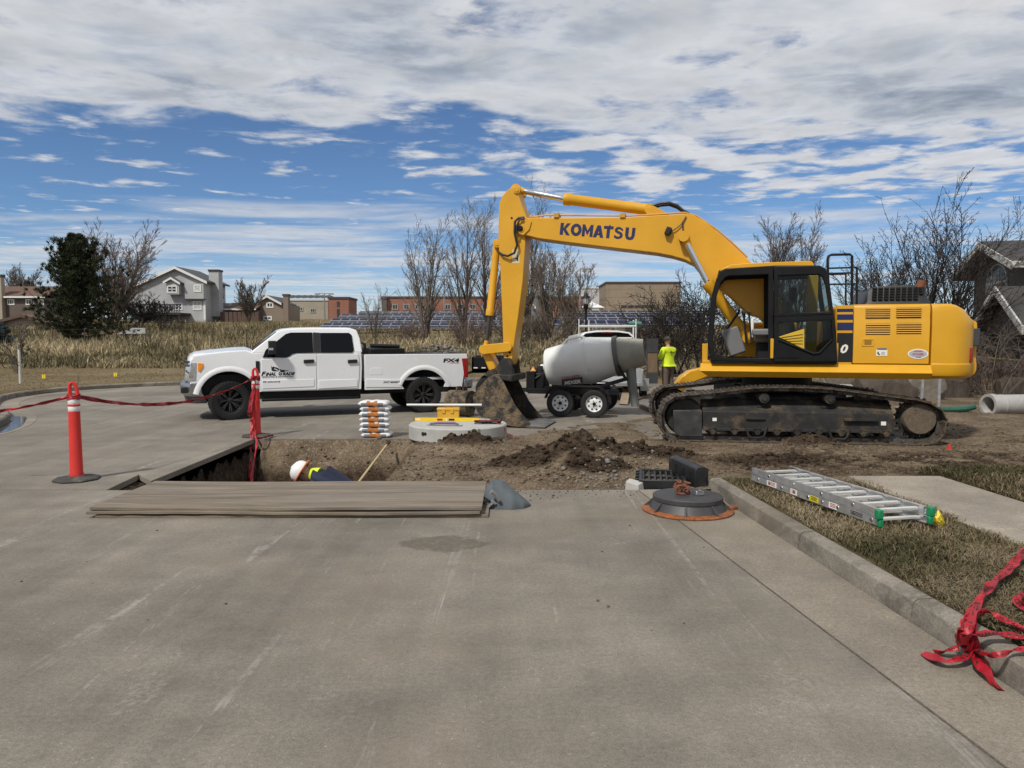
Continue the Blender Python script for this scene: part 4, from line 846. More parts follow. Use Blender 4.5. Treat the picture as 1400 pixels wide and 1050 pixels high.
    for y0, y1, xr in ((366.8, 365.5, 1172), (374, 373, 1165), (388.8, 388, 1172)): mb.tube([h(1133, y0), h(xr, y1)], .016, 6)
    hb = [(p[0], p[1] - .5, p[2]) for p in (h(1138, 395), h(1138, 372), h(1164, 372), h(1164, 416))]; mb.tube(hb, .018, 6); mb.build('hand_rail', BLACKM, X)
    # right-hand side boxes
    mb = MB(); mb.span((uC + .4, -1.28, w1 - .02), (uF - .55, -.52, w1 + .75)); mb.build('fuel_tank', YEL, X, bevel=.05)
    # ---------------- cab
    VB = VL - .02; VA = VB - .98; q = lambda L, v=VB: [P(x, y, v) for x, y in L]
    CABB = pm('cab black', (.007, .007, .008), .5, var=.15, vs=6, spec=.25, dirt=(.035, .032, .028), damt=.12)
    fo = [(972, 493), (968, 464), (973, 403), (979, 382), (984, 371.5), (992, 367.2), (1057, 363.6), (1057.4, 495)]; fi = [(977.5, 488.5), (975, 464), (980, 405), (986, 386), (992, 379), (998, 377), (1050.5, 375), (1050.5, 490)]
    uo = [(1058, 363.6), (1121, 363), (1129, 367.5), (1134, 384), (1140, 430), (1058, 433)]; ui = [(1064, 377.5), (1118.5, 375.5), (1124.5, 379), (1128.5, 390), (1134, 426), (1064, 428.5)]
    lo_ = [(1058, 433), (1140, 430), (1145, 494.5), (1112, 495), (1058, 495)]; li = [(1064, 440.5), (1136.5, 437.5), (1138.8, 466), (1116, 483), (1064, 464)]
    mb = MB(); ring_plate(mb, q(fo), q(fi), VB - .07, VB)
    fo2 = q(fo); fi2 = q(fi); ring_plate(mb, fo2, fi2, VA, VA + .06); ring_plate(mb, q(uo), q(ui), VA, VA + .06); ring_plate(mb, q(lo_), q(li), VA, VA + .06)
    a, b = P(1057, 495)[0], P(1145, 495)[0]; zf = P(1057, 494)[1]
    uf, ztop = P(972, 490)[0], P(1057, 364)[1]
    mb.span((b, VA, zf - .04), (uf, VB - .01, zf + .03))                                          # floor
    ub_ = P(1139, 430)[0]; zm = P(1139, 432)[1]
    mb.span((ub_ - .03, VA + .06, zf), (ub_ + .02, VB - .06, zm)); mb.tube([(P(1130, 370)[0], VA + .05, ztop - .05), (ub_, VA + .05, zm)], .035, 6)   # rear wall below its window
    for y_ in (371, 366): p = P(1000 if y_ == 366 else 985, y_); mb.cyl((p[0], VA + .03, p[1]), (p[0], VB - .03, p[1]), .035, 8)
    p = P(968.5, 464); mb.cyl((p[0] - .03, VA + .03, p[1] - .3), (p[0] - .03, VB - .03, p[1] - .3), .03, 8); cabf = mb.build('cab_frame', CABB, X, bevel=.014)
    mb = MB(); ring_plate(mb, q(uo), q(ui), VB - .055, VB + .018); ring_plate(mb, q(lo_), q(li), VB - .055, VB + .018); dor = mb.build('cab_door', CABB, X, bevel=.014)
    mb = MB(); z_ = q(ui, VB); mb.prism(z_, VB - .035, VB - .028); mb.prism(q(li), VB - .035, VB - .028); mb.build('door_glass', CLEAR, dor)
    mb = MB(); tr = [P(x, y) for x, y in ((1065, 460.5), (1100, 449.5), (1100, 477.5))]; mb.prism(tr, VB - .05, VB - .02); kp = mb.build('kick_panel', pm('cab yellow', (.62, .40, .03), .45, var=.05), dor, bevel=.004)
    mb = MB(); [mb.tube([(P(1069 + 3.5 * k, 461.5 + 2.6 * k)[0], VB - .017, P(1069, 461.5 + 2.6 * k)[1]), (P(1098, 458 + 4.2 * k)[0], VB - .017, P(1098, 457 + 4.4 * k)[1])], .006, 4) for k in range(4)]; mb.build('kick_ribs', INKBK, kp)
    mb = MB(); tb = [(P(1064, 464.5)[0], VB + .02, P(1064, 464.5)[1]), (P(1112, 483.5)[0], VB + .03, P(1112, 483.5)[1]), (P(1120, 482)[0], VB + .03, P(1120, 482)[1]), (P(1138, 464)[0], VB + .02, P(1138, 464)[1])]; mb.tube(tb, .02, 8); mb.span((P(1091, 489)[0], VB + .018, P(1090, 489)[1]), (P(1062, 489)[0], VB + .03, P(1062, 486)[1])); mb.build('door_grab_bar', CABB, dor)
    mb = MB(); mb.span((P(1054.6, 490, VB)[0] - .03, VB - .01, P(1055, 490)[1]), (P(1054.6, 490)[0] + .02, VB + .03, P(1055, 463)[1])); mb.build('hinge_bar', YEL, dor, bevel=.006)
    # inside
    mb = MB(); mb.span((P(1118, 450, VB - .75)[0], VA + .10, zf), (P(1103, 450, VB - .75)[0], VA + .16, ztop - .1)); mb.build('rear_column', pm('cab yellow', (.62, .40, .03)), cabf, bevel=.01)
    SEAT = pm('worn seat', (.17, .14, .10), .8, var=.2); us = P(1050, 470, .8)[0]
    mb = MB(); mb.span((us - .30, VA + .25, zf + .32), (us + .25, VA + .75, zf + .46)); mb.box((us - .33, VA + .5, zf + .74), (.13, .48, .62), Matrix.Rotation(.15, 3, 'Y')); mb.build('seat', SEAT, cabf, bevel=.04)
    mb = MB(); mb.box((us - .40, VA + .5, zf + 1.16), (.10, .30, .24)); mb.build('headrest', DARK, cabf, bevel=.04); MB().span((us - .3, VA + .3, zf), (us + .2, VA + .7, zf + .32)).build('seat_base', DARK, cabf, bevel=.04)
    GREYP = pm('grey console', (.16, .16, .16), .6, var=.1)
    uc = P(1003, 470, .6)[0]; mb = MB(); mb.box((uc, VA + .25, zf + .34), (.30, .30, .5), Matrix.Rotation(.35, 3, 'Y')); mb.build('console', GREYP, cabf, bevel=.03); MB().box((us + .05, VA + .86, zf + .5), (.5, .14, .12)).build('arm_rest', GREYP, cabf, bevel=.03)
    mb = MB(); [mb.tube([(us + x, VA + y, zf + .3), (us + x + .05, VA + y, zf + .75), (us + x + .06, VA + y, zf + .85)], [.014, .014, .03], 6) for x, y in ((.35, .3), (.38, .6), (.30, .86))]; mb.tube([(uf - .15, VA + .3, zf), (uf - .25, VA + .3, zf + .5), (uf - .5, VA + .3, zf + .9)], .02, 6); mb.tube([(uf - .1, VB - .15, zf + .1), (uf - .35, VB - .15, zf + .02), (uf - .6, VB - .15, zf + .02)], .016, 6); mb.build('levers', DARK, cabf)
    mb = MB(); mb.span((us + .25, VA + .1, zf + .40), (us + .30, VA + .55, zf + .75)); mb.build('monitor', OFFW, cabf, bevel=.02)
    # roof
    rf = [P(983, 371), P(990, 365.6), P(1000, 361.5), P(1022, 359.6), P(1108, 356.2), P(1112, 358.4), P(1114, 363.2), P(1060, 363.4), P(992, 367.6)]
    mb = MB(); mb.rings([[(u, v, w + dz) for u, w in rf] for v, dz in ((VB - .015, 0), (VB - .06, .0), (VB - .2, .008), (VA + .1, .0), (VA, 0))]); mb.build('cab_roof', YEL, X, bevel=.01)
    # ---------------- boom, arm, bucket: box sections on the machine's mid-plane
    def box_arm(name, px, hv, m, parent=X, bevel=.012):
        pr = [P(x, y, hv) for x, y in px]; return MB().prism(pr, -hv, hv).build(name, m, parent, bevel=bevel)
    boom = box_arm('boom', [(713.4, 306), (717, 298.4), (724.9, 297.4), (773.7, 297.8), (853, 297.0), (897, 294.3), (938, 292.3), (948.6, 294.3), (964, 303.3), (982, 317.4), (1000, 332.9), (1025, 357), (1052, 387), (1070, 415), (1076, 440), (1068, 452), (1054, 448), (1040, 434), (1024, 429), (997, 403), (972, 387), (958.8, 374), (948.6, 361), (935.7, 354.7), (917.7, 349.6), (897, 345.7), (820, 336.7), (768.6, 330.3), (735, 325.7), (717, 321), (713, 315)], .30, YEL)
    stick = box_arm('arm', [(702, 254.4), (692.7, 260.9), (686.3, 268.6), (682.4, 278.9), (681.6, 307), (681, 327.7), (682.4, 345.7), (684.2, 374), (686.8, 435.7), (688.3, 487), (692, 498), (698, 499), (700, 494), (702.2, 474.3), (708, 435.7), (714.8, 384.3), (718.2, 332.9), (717.5, 318), (719.7, 295), (714, 282), (709.5, 268), (709, 258)], .245, YEL)
    def pin(x, y, hv, r, m=YEL, parent=boom, name='pin', ex=.03):
        c = P(x, y, hv + ex); mb = MB()
        for s in (1, -1): mb.cyl((c[0], s * (hv - .02), c[1]), (c[0], s * (hv + ex), c[1]), r, 20); mb.cyl((c[0], s * (hv + ex), c[1]), (c[0], s * (hv + ex + .012), c[1]), r * .6, 16)
        return mb.build(name, m, parent, bevel=.006)
    pin(711, 312, .30, .10, YEL, boom); pin(711, 312, .30, .055, DARK, boom, 'pin_cap', .055); pin(934.8, 323.7, .32, .10, BLACKM, boom, 'boom_pin', .12); pin(706.5, 259.5, .245, .075, YEL, stick); pin(693.5, 474.5, .25, .085, YELD, stick); pin(694.5, 496, .26, .10, MUDST, stick); pin(679.5, 332.5, .12, .09, YEL, stick)
    g = [P(x, y, .31) for x, y in ((713, 300), (720, 297), (727, 303), (724, 314), (716, 322), (709, 320))]; MB().prism(g, -.325, .325).build('boom_nose_plate', YEL, boom, bevel=.01)
    def cylinder(name, p0, p1, p2, v, rb, rr, parent, m=YEL):
        """chrome rod from p0 to p1, barrel from p1 to p2 (pixels on the plane v)"""
        a, b, c = [Vector((P(*p, v)[0], v, P(*p, v)[1])) for p in (p0, p1, p2)]; dd = (c - b).normalized(); mb = MB()
        mb.lathe([(rb * .55, -.03), (rb * 1.12, -.02), (rb * 1.12, .10), (rb, .12), (rb, (c - b).length - .08), (rb * .9, (c - b).length), (rb * .5, (c - b).length + .02)], b, dd, 20)
        mb.cyl((c.x, v - rb * 1.0, c.z), (c.x, v + rb * 1.0, c.z), rb * .95, 18); o = mb.build(name, m, parent)
        mb = MB(); mb.cyl(a, b, rr, 16); mb.build('rod', CHROME, o)
        mb = MB(); mb.cyl((a.x, v - rb * .9, a.z), (a.x, v + rb * .9, a.z), rb * .95, 18); mb.tube([a, a + (b - a).normalized() * .16], [rb * .8, rb * .6], 12); mb.build('rod_end', m, o); return o
    cylinder('arm_cylinder', (706.5, 259.5), (773, 272.2), (889, 287), .0, .108, .058, X)
    mb = MB(); c0 = P(892, 288, .1); mb.prism([P(x, y, .12) for x, y in ((884, 294.6), (884, 284), (893, 281.5), (904, 287), (915, 293.8))], .115, .16); mb.prism([P(x, y, -.12) for x, y in ((884, 294.6), (884, 284), (893, 281.5), (904, 287), (915, 293.8))], -.16, -.115); mb.build('cylinder_bracket', YEL, boom, bevel=.008)
    for v in (.42, -.42): cylinder('boom_cylinder', (934.8, 323.7), (968, 388), (1022, 462), v, .105, .055, X)
    cylinder('bucket_cylinder', (664.2, 476), (669.6, 430), (679.5, 332.5), .0, .078, .040, X).children[0].data.materials[0] = pm('oily rod', (.10, .10, .10), .3, metal=.7)
    # pipes and hoses on the boom
    HOSE = pm('black hose', (.012, .012, .012), .5, var=.2)
    mb = MB(); hb = lambda x, y, v: (P(x, y, v)[0], v, P(x, y, v)[1])
    for v, dy in ((.24, 0), (.17, .6)): mb.tube([hb(724, 296 + dy, v), hb(733, 296.2, v), hb(744, 294.4, v), hb(762, 294.0, v), hb(800, 294.6, v), hb(860, 295.0, v), hb(905, 292.6, v), hb(936, 290.6, v), hb(952, 295, v), hb(982, 315.4, v), hb(1000, 331, v), hb(1022, 352, v)], .018, 6)
    for x in (762, 852): c = P(x, 295, .2); mb.box((c[0], .2, c[1] - .01), (.10, .26, .08))
    mb.build('hydraulic_pipes', YELD, boom)
    mb = MB()
    for v, k in ((.12, 0), (.05, 3)): mb.tube([hb(891, 281.5 + k, v), hb(903, 278 + k, v), hb(915, 277 + k, v), hb(926, 281 + k, v), hb(934, 288 + k * .5, v), hb(942, 292, v)], .026, 8)
    mb.tube([hb(717, 297, .33), hb(709, 298, .34), hb(704, 303, .34), hb(703.5, 318, .34), hb(707, 335, .33), hb(703, 346, .33), hb(694, 350, .32), hb(686, 348, .30), hb(681, 344, .2)], .024, 8); mb.tube([hb(716, 299, .36), hb(710, 301, .37), hb(707, 308, .37), hb(706, 320, .36)], .02, 8)
    mb.tube([hb(938, 296, .32), hb(933, 305, .33), hb(925, 312, .34), hb(918, 316, .34)], .012, 6); mb.tube([hb(933, 303, .33), hb(933.6, 314, .34), hb(934.6, 320, .36)], .012, 6)
    mb.build('hoses', HOSE, boom)
    c = P(913.5, 316, .36); mb = MB(); mb.box((c[0], .36, c[1]), (.10, .12, .15), Matrix.Rotation(-.4, 3, 'Y')); mb.box((c[0] - .03, .31, c[1]), (.06, .04, .10)); mb.build('work_lamp', INKBK, boom, bevel=.015)
    # maker's name in heavy block capitals, stroke by stroke
    a, b = P(765, 320.8, .30), P(867.5, 328.4, .30); org = Vector((a[0], a[1])); ex = (Vector((b[0], b[1])) - org) / 7.72; ey = Vector((-ex.y, ex.x)) if ex.x * 1 > 0 else Vector((ex.y, -ex.x)); ey = ey.normalized() * .232
    oct_ = lambda cx, rx, ry, n=20: [(cx + rx * math.cos(2 * math.pi * k / n), .5 + ry * math.sin(2 * math.pi * k / n)) for k in range(n)]
    S = [(.92, .82), (.70, .95), (.45, 1.0), (.20, .93), (.06, .76), (.12, .58), (.35, .46), (.62, .38), (.66, .28), (.55, .20), (.32, .21), (.06, .33), (.06, .10), (.35, -.01), (.66, .02), (.90, .16), (.95, .36), (.82, .55), (.55, .63), (.36, .69), (.36, .77), (.50, .81), (.70, .76), (.90, .66)]
    U = [(.03, 1), (.35, 1), (.35, .36), (.40, .24), (.50, .21), (.60, .24), (.66, .36), (.66, 1), (.97, 1), (.97, .36), (.85, .08), (.62, -.01), (.38, -.01), (.15, .08), (.03, .36)]
    G = [('K', .0, 1.0, [[(0, 0), (.34, 0), (.34, 1), (0, 1)], [(.30, .52), (.68, 1), (1.06, 1), (.60, .52), (1.08, 0), (.68, 0), (.30, .46)]]), ('M', 2.3, 1.12, [[(0, 0), (.27, 0), (.27, .55), (.50, .10), (.73, .55), (.73, 0), (1, 0), (1, 1), (.76, 1), (.50, .50), (.24, 1), (0, 1)]]), ('A', 3.46, 1.08, [[(0, 0), (.33, 0), (.50, .56), (.67, 0), (1.0, 0), (.66, 1), (.34, 1)], [(.36, .20), (.64, .20), (.60, .36), (.40, .36)]]), ('T', 4.5, .98, [[(.0, .76), (.33, .76), (.33, 0), (.67, 0), (.67, .76), (1, .76), (1, 1), (.72, 1), (.60, 1.14), (.50, 1), (0, 1)]]), ('S', 5.56, .98, [S]), ('U', 6.68, 1.04, [U])]
    put = lambda x, y: org + ex * x + ey * y
    for ch, x0, wd, polys in G:
        mb = MB()
        for i, pl_ in enumerate(polys): q_ = [put(x0 + x * wd, y) for x, y in pl_]; mb.prism([(v.x, v.y) for v in q_], .298, .3032 + .0006 * i)
        mb.build('letter', NAVY, boom)
    mb = MB(); ring_plate(mb, [tuple(put(x, y)) for x, y in oct_(1.68, .57, .52)], [tuple(put(x, y)) for x, y in oct_(1.68, .23, .26)], .298, .3032); mb.build('letter', NAVY, boom)
    a, b = P(700.3, 341, .25), P(710.4, 360, .25); mb = MB(); mb.span((b[0], .2452, b[1]), (a[0], .249, a[1])); st2 = mb.build('sticker', pm('cream sticker', (.60, .50, .32), .6), stick); mb = MB(); f = [(707, 349), (708.5, 349), (708.5, 357), (707, 357)]; mb.prism([P(x, y, .25) for x, y in f], .2495, .2515); mb.prism([P(x, y, .25) for x, y in ((704.5, 353), (708, 352.4), (708, 354), (704.5, 354.6))], .2495, .2515); mb.build('sticker_print', INKBK, st2)
    mb = MB(); [mb.cyl((P(x, y, .25)[0], .24, P(x, y, .25)[1]), (P(x, y, .25)[0], .252, P(x, y, .25)[1]), .022, 10) for x, y in ((699.5, 298), (697, 482), (693.5, 487), (696, 491))]; mb.build('grease_holes', DARK, stick)
    # linkage
    def link_bar(name, p0, p1, v0, v1, r, m):
        a, b = P(*p0, v1), P(*p1, v1); A_, B_ = Vector((a[0], 0, a[1])), Vector((b[0], 0, b[1])); dd = (B_ - A_).normalized(); nn = Vector((dd.z, 0, -dd.x)); pr = []
        for c_, s in ((A_, -1), (B_, 1)):
            base = math.atan2(dd.z * s, dd.x * s); pr += [(c_.x + r * math.cos(base + R(t)), c_.z + r * math.sin(base + R(t))) for t in range(-90, 91, 30)]
        mb = MB(); mb.prism(pr, v0, v1); mb.prism(pr, -v1, -v0); return mb.build(name, m, X, bevel=.008)
    link_bar('bucket_link', (660.5, 478), (693.5, 474.5), .27, .325, .095, YEL); pin(658.5, 478, .28, .075, MUDST, X)
    mb = MB(); a, b = P(664, 482, .15), P(674.5, 511, .15); mb.tube([(a[0], 0, a[1]), (b[0], 0, b[1])], .0, 4) if 0 else None
    pr = [P(x, y, .2) for x, y in ((659, 484), (668, 481), (679, 504), (676, 509), (668, 507))]; mb.prism(pr, -.20, .20); mb.build('bucket_push_link', YEL, X, bevel=.03)
    # bucket
    HB = .60; back = [(681, 511), (672.7, 511), (666, 516), (659.8, 523), (652, 531), (647.6, 538), (646.6, 546), (648.6, 554), (652, 561), (658, 568.6), (668, 573.6), (682, 577.4), (700, 581.6), (722, 583.4)]
    ou = [P(x, y, HB) for x, y in back]; zmin = min(w for _, w in ou); ou = [(u, w - zmin + .012) for u, w in ou]; ce = np.mean(ou, axis=0) + np.array([-.15, .1])
    inn = []
    for i, p in enumerate(ou):
        t = np.array(ou[min(i + 1, len(ou) - 1)]) - np.array(ou[max(i - 1, 0)]); nn = np.array([-t[1], t[0]]); nn /= np.linalg.norm(nn); nn = nn if np.dot(nn, ce - np.array(p)) > 0 else -nn; inn.append(tuple(np.array(p) + nn * .04))
    mb = MB(); mb.rings([[(a[0], v, a[1]) for a in (p, q_)] + [] for p, q_ in zip(ou, inn) for v in (0,)], False, False) if 0 else None
    m2 = MB(); m2.rings([[(p[0], -HB, p[1]), (p[0], HB, p[1]), (q_[0], HB, q_[1]), (q_[0], -HB, q_[1])] for p, q_ in zip(ou, inn)]); shell = m2.build('bucket', MUDBK, X, bevel=.006)
    sp_ = ou + [(P(725.5, 577.5, HB)[0], ou[-1][1] + .07)] + [(P(x, y, HB)[0], P(x, y, HB)[1] - zmin + .012) for x, y in ((713, 564.5), (704, 552.5), (696.3, 537.5), (688.7, 522))]
    for v0, v1 in ((HB - .035, HB + .004), (-HB - .004, -HB + .035)): MB().prism(sp_, v0, v1).build('bucket_side', MUDBK if v0 > 0 else MUDST, shell, bevel=.006)
    e0 = ou[-1]; mb = MB(); mb.rings([[(e0[0] + .12, -HB, .014), (e0[0] + .12, HB, .014), (e0[0] + .12, HB, .075), (e0[0] + .12, -HB, .075)], [(e0[0] - .10, -HB, .012), (e0[0] - .10, HB, .012), (e0[0] - .10, HB, .07), (e0[0] - .10, -HB, .07)], [(e0[0] - .34, -HB + .02, .02), (e0[0] - .34, HB - .02, .02), (e0[0] - .34, HB - .02, .036), (e0[0] - .34, -HB + .02, .036)]]); mb.build('cutting_edge', pm('worn edge', (.20, .20, .20), .42, metal=.5, var=.25, vs=5, dirt=(.16, .12, .08), damt=.42), shell, bevel=.006)
    ears = [P(x, y, .2) for x, y in ((664, 513), (669, 507), (678, 503.5), (690, 489), (699, 490), (702, 500), (704, 514), (690, 522), (672, 516))]
    [MB().prism(ears, s * .30 - .03, s * .30 + .03).build('bucket_ear', MUDST, shell, bevel=.01) for s in (1, -1)]
    tp = [P(681, 511, HB), P(690, 521, HB)]; mb = MB(); mb.loft([(inn[0][0], v, w) for v, w in ((-HB, ou[0][1]), (HB, ou[0][1]), (HB, ou[0][1] - .1), (-HB, ou[0][1] - .1))], [(P(700, 516, HB)[0], v, ou[0][1] + z) for v, z in ((-HB, .0), (HB, .0), (HB, -.14), (-HB, -.14))]); mb.build('torque_tube', MUDST, shell, bevel=.02)
    pin(674, 509, .34, .07, MUDST, shell, 'bucket_pin')
    return X, E
EXC, EFR = excavator()
# ================================================================ MIXER, TRAILERS
CEM = pm('drum paint', (.70, .71, .69), .42, var=.06, vs=2, coat=.15, dirt=(.33, .33, .30), damt=.34, ds=2)
CEMD = pm('cement crust', (.31, .305, .26), .85, var=.2, vs=4, dirt=(.07, .068, .06), damt=.30, ds=4, bump=.4)
def mixer():
    a, b = gp(765.4, 570.6), gp(812, 571.2); phi = math.pi - R(15); M = Frame((a + b) / 2, phi); M.o = (a + b) / 2 - M.l * .95; M.o.z = 0
    T = thing('cement_mixer_trailer', 'towed concrete mixer with grey drum and white spoked wheels', 'concrete mixer', M.o, phi)
    P = lambda x, y, v=0.0: M.px(x, y, v)
    A, B = Vector((P(748.5, 502)[0], 0, P(748.5, 502)[1])), Vector((P(882, 481)[0], 0, P(882, 481)[1])); ax = (B - A); L = ax.length; ax.normalize()
    MB().lathe([(.05, -.01), (.36, -.01), (.42, .02), (.445, .08), (.545, .40 * L), (.55, .45 * L), (.545, .48 * L), (.43, .70 * L), (.05, .70 * L)], A, ax, 48).build('drum', CEM, T, ang=25)
    MB().lathe([(.556, .415 * L), (.562, .42 * L), (.562, .427 * L), (.556, .432 * L)], A, ax, 48, False).build('drum_seam', CEM, T)
    MB().lathe([(.425, .74 * L), (.30, 1.0 * L), (.26, 1.0 * L), (.33, .80 * L), (.05, .78 * L)], A, ax, 40).build('drum_mouth', CEMD, T)
    MB().lathe([(.40, .70 * L), (.475, .70 * L), (.475, .745 * L), (.40, .745 * L)], A, ax, 40).build('drum_belt', pm('belt steel', (.09, .09, .088), .6, var=.3, dirt=(.25, .25, .22), damt=.35), T, bevel=.008)
    mb = MB(); mb.lathe([(.02, -.16), (.09, -.16), (.09, .02), (.30, .02)], A, ax, 20); mb.build('drum_hub', CEM, T, bevel=.01)
    mb = MB()
    h0 = A + ax * (.17 * L) + Vector((0, .12, .47)); mb.tube([h0, h0 + ax * .1 + Vector((0, 0, .10)), h0 + ax * .45 + Vector((0, 0, .12)), h0 + ax * .6 + Vector((0, 0, .03))], .03); mb.build('inspection_hatch', CEM, T)
    # frame: side rails, cradle, tongue, engine box
    mb = MB(); uR, uL = P(858, 520, .45)[0], P(750, 520, .45)[0]
    for s in (1, -1):
        mb.tube([(uR, s * .42, P(857, 518, .42)[1]), (P(820, 528, .42)[0], s * .42, P(820, 529, .42)[1]), (uL + .1, s * .42, .62)], .05, 4); mb.span((uR + .2, s * .42 - .04, .48), (uL + .5, s * .42 + .04, .60))
        mb.tube([(uR + .05, s * .4, P(857, 518, .42)[1]), (B - ax * (.27 * L)).to_tuple()[:1] + (s * .4, (B - ax * .27 * L).z - .1)], .04, 4)
    mb.span((uL + .35, -.4, .5), (uL + .55, .4, 1.0)); mb.span((uR + .3, -.4, .5), (uR + .4, .4, .62)); mb.tube([(uL + .4, .35, .55), (uL + 1.5, 0, .5), (uL + 1.9, 0, .5)], .045, 4); mb.tube([(uL + .4, -.35, .55), (uL + 1.5, 0, .5)], .045, 4); mb.build('chassis', BLACKM, T, bevel=.006)
    e0, e1 = P(747, 520, .3)[0], P(727, 520, .3)[0]; mb = MB(); mb.span((e0 + .05, -.3, .52), (e1, .32, .96)); eb = mb.build('engine_box', BLACKM, T, bevel=.03)
    mb = MB(); mb.cyl((e0 + .2, .1, .96), (e0 + .2, .1, 1.12), .07); mb.span((e0 + .25, -.2, .96), (e0 + .45, .1, 1.08)); mb.tube([(e0 + .15, .33, .9), (e0 + .3, .36, .8), (e0 + .45, .34, .6)], .02); mb.build('engine_parts', pm('greasy iron', (.04, .038, .036), .5, metal=.5, var=.4, vs=15), eb)
    c = P(732, 503.4, .1); mb = MB(); mb.prism([(c[0] - .075, c[1] - .06), (c[0] + .075, c[1] - .06), (c[0], c[1] + .06)], .34, .35); mb.build('warning_triangle', pm('orange reflector', (.75, .28, .06), .4, var=.1), T); mb = MB(); mb.prism([(c[0] - .04, c[1] - .045), (c[0] + .04, c[1] - .045), (c[0], c[1] + .03)], .345, .353); mb.build('triangle_core', pm('yellow reflector', (.8, .6, .25), .4), T)
    # chute
    mb = MB(); u = P(862, 525, .05)[0]; ch = []
    for z, r, du in ((P(864, 500)[1], .17, 0), (.62, .15, -.05), (.20, .13, -.12)): ch.append([(u + du + r * .75 * math.cos(t), .05 + r * math.sin(t), z) for t in np.linspace(-2.6, 2.6, 9)] + [(u + du + r * .65 * math.cos(t), .05 + r * .87 * math.sin(t), z) for t in np.linspace(2.6, -2.6, 9)])
    mb.rings(ch).build('discharge_chute', pm('grey green chute', (.20, .215, .20), .7, var=.15, dirt=(.3, .3, .27), damt=.35), T)
    # wheels and fenders
    WH, WR = .315, .19; RW = pm('white steel rim', (.72, .73, .73), .35, var=.04, coat=.2); u1, u2 = P(765.4, 550, .95)[0], P(812, 553, .95)[0]
    for s in (1, -1):
        for u in (u1, u2): make_wheel(T, (u, s * .85, WH), WH, .21, WR, pm('black trailer tyre', (.010, .010, .011), .6, var=.2), RW, 'plate', 8, 0, False, s)
        mb = MB(); rows = []
        for cu, a0, a1 in ((u1, 12, 92), (u2, 88, 186)):
            for A_ in np.linspace(a0, a1, 10): rows.append([(cu + (r_) * math.cos(R(A_)), s * v, WH + r_ * math.sin(R(A_)) + (.03)) for r_, v in ((.345, .72), (.345, .98), (.365, .98), (.365, .72))])
        mb.rings(rows).build('mudguard', BLACKM, T, bevel=.004)
    mb = MB(); [mb.cyl((u, -.85, WH), (u, .85, WH), .035) for u in (u1, u2)]; mb.box(((u1 + u2) / 2, .6, WH + .03), (.3, .08, .10)); mb.box(((u1 + u2) / 2, -.6, WH + .03), (.3, .08, .10)); mb.build('axle', BLACKM, T)
    # lettering on the drum, wrapped on its surface by standing just proud of it
    Vd = .50; sl = -.035
    p = [P(767.6, 519.0, Vd), P(795.4, 515.6, Vd), P(795.2, 524.6, Vd), P(767.8, 527.4, Vd)]; MB().loft([(u, Vd - .09 + .0, w) for u, w in p], [(u, Vd - .03, w) for u, w in p]).build('name_plate', pm('maroon vinyl', (.035, .008, .010), .5), T)
    decal(M, T, 'lettering', 'CONCRETE', pm('faded red', (.22, .05, .05), .5), (767.6, 518.6), (793, 515.6), .055, Vd - .025, .0, .03); decal(M, T, 'lettering', 'MIXER', pm('grey white vinyl', (.5, .5, .5), .5), (772, 526.4), (794, 523.8), .085, Vd - .025, .15, .03)
    return T
mixer()
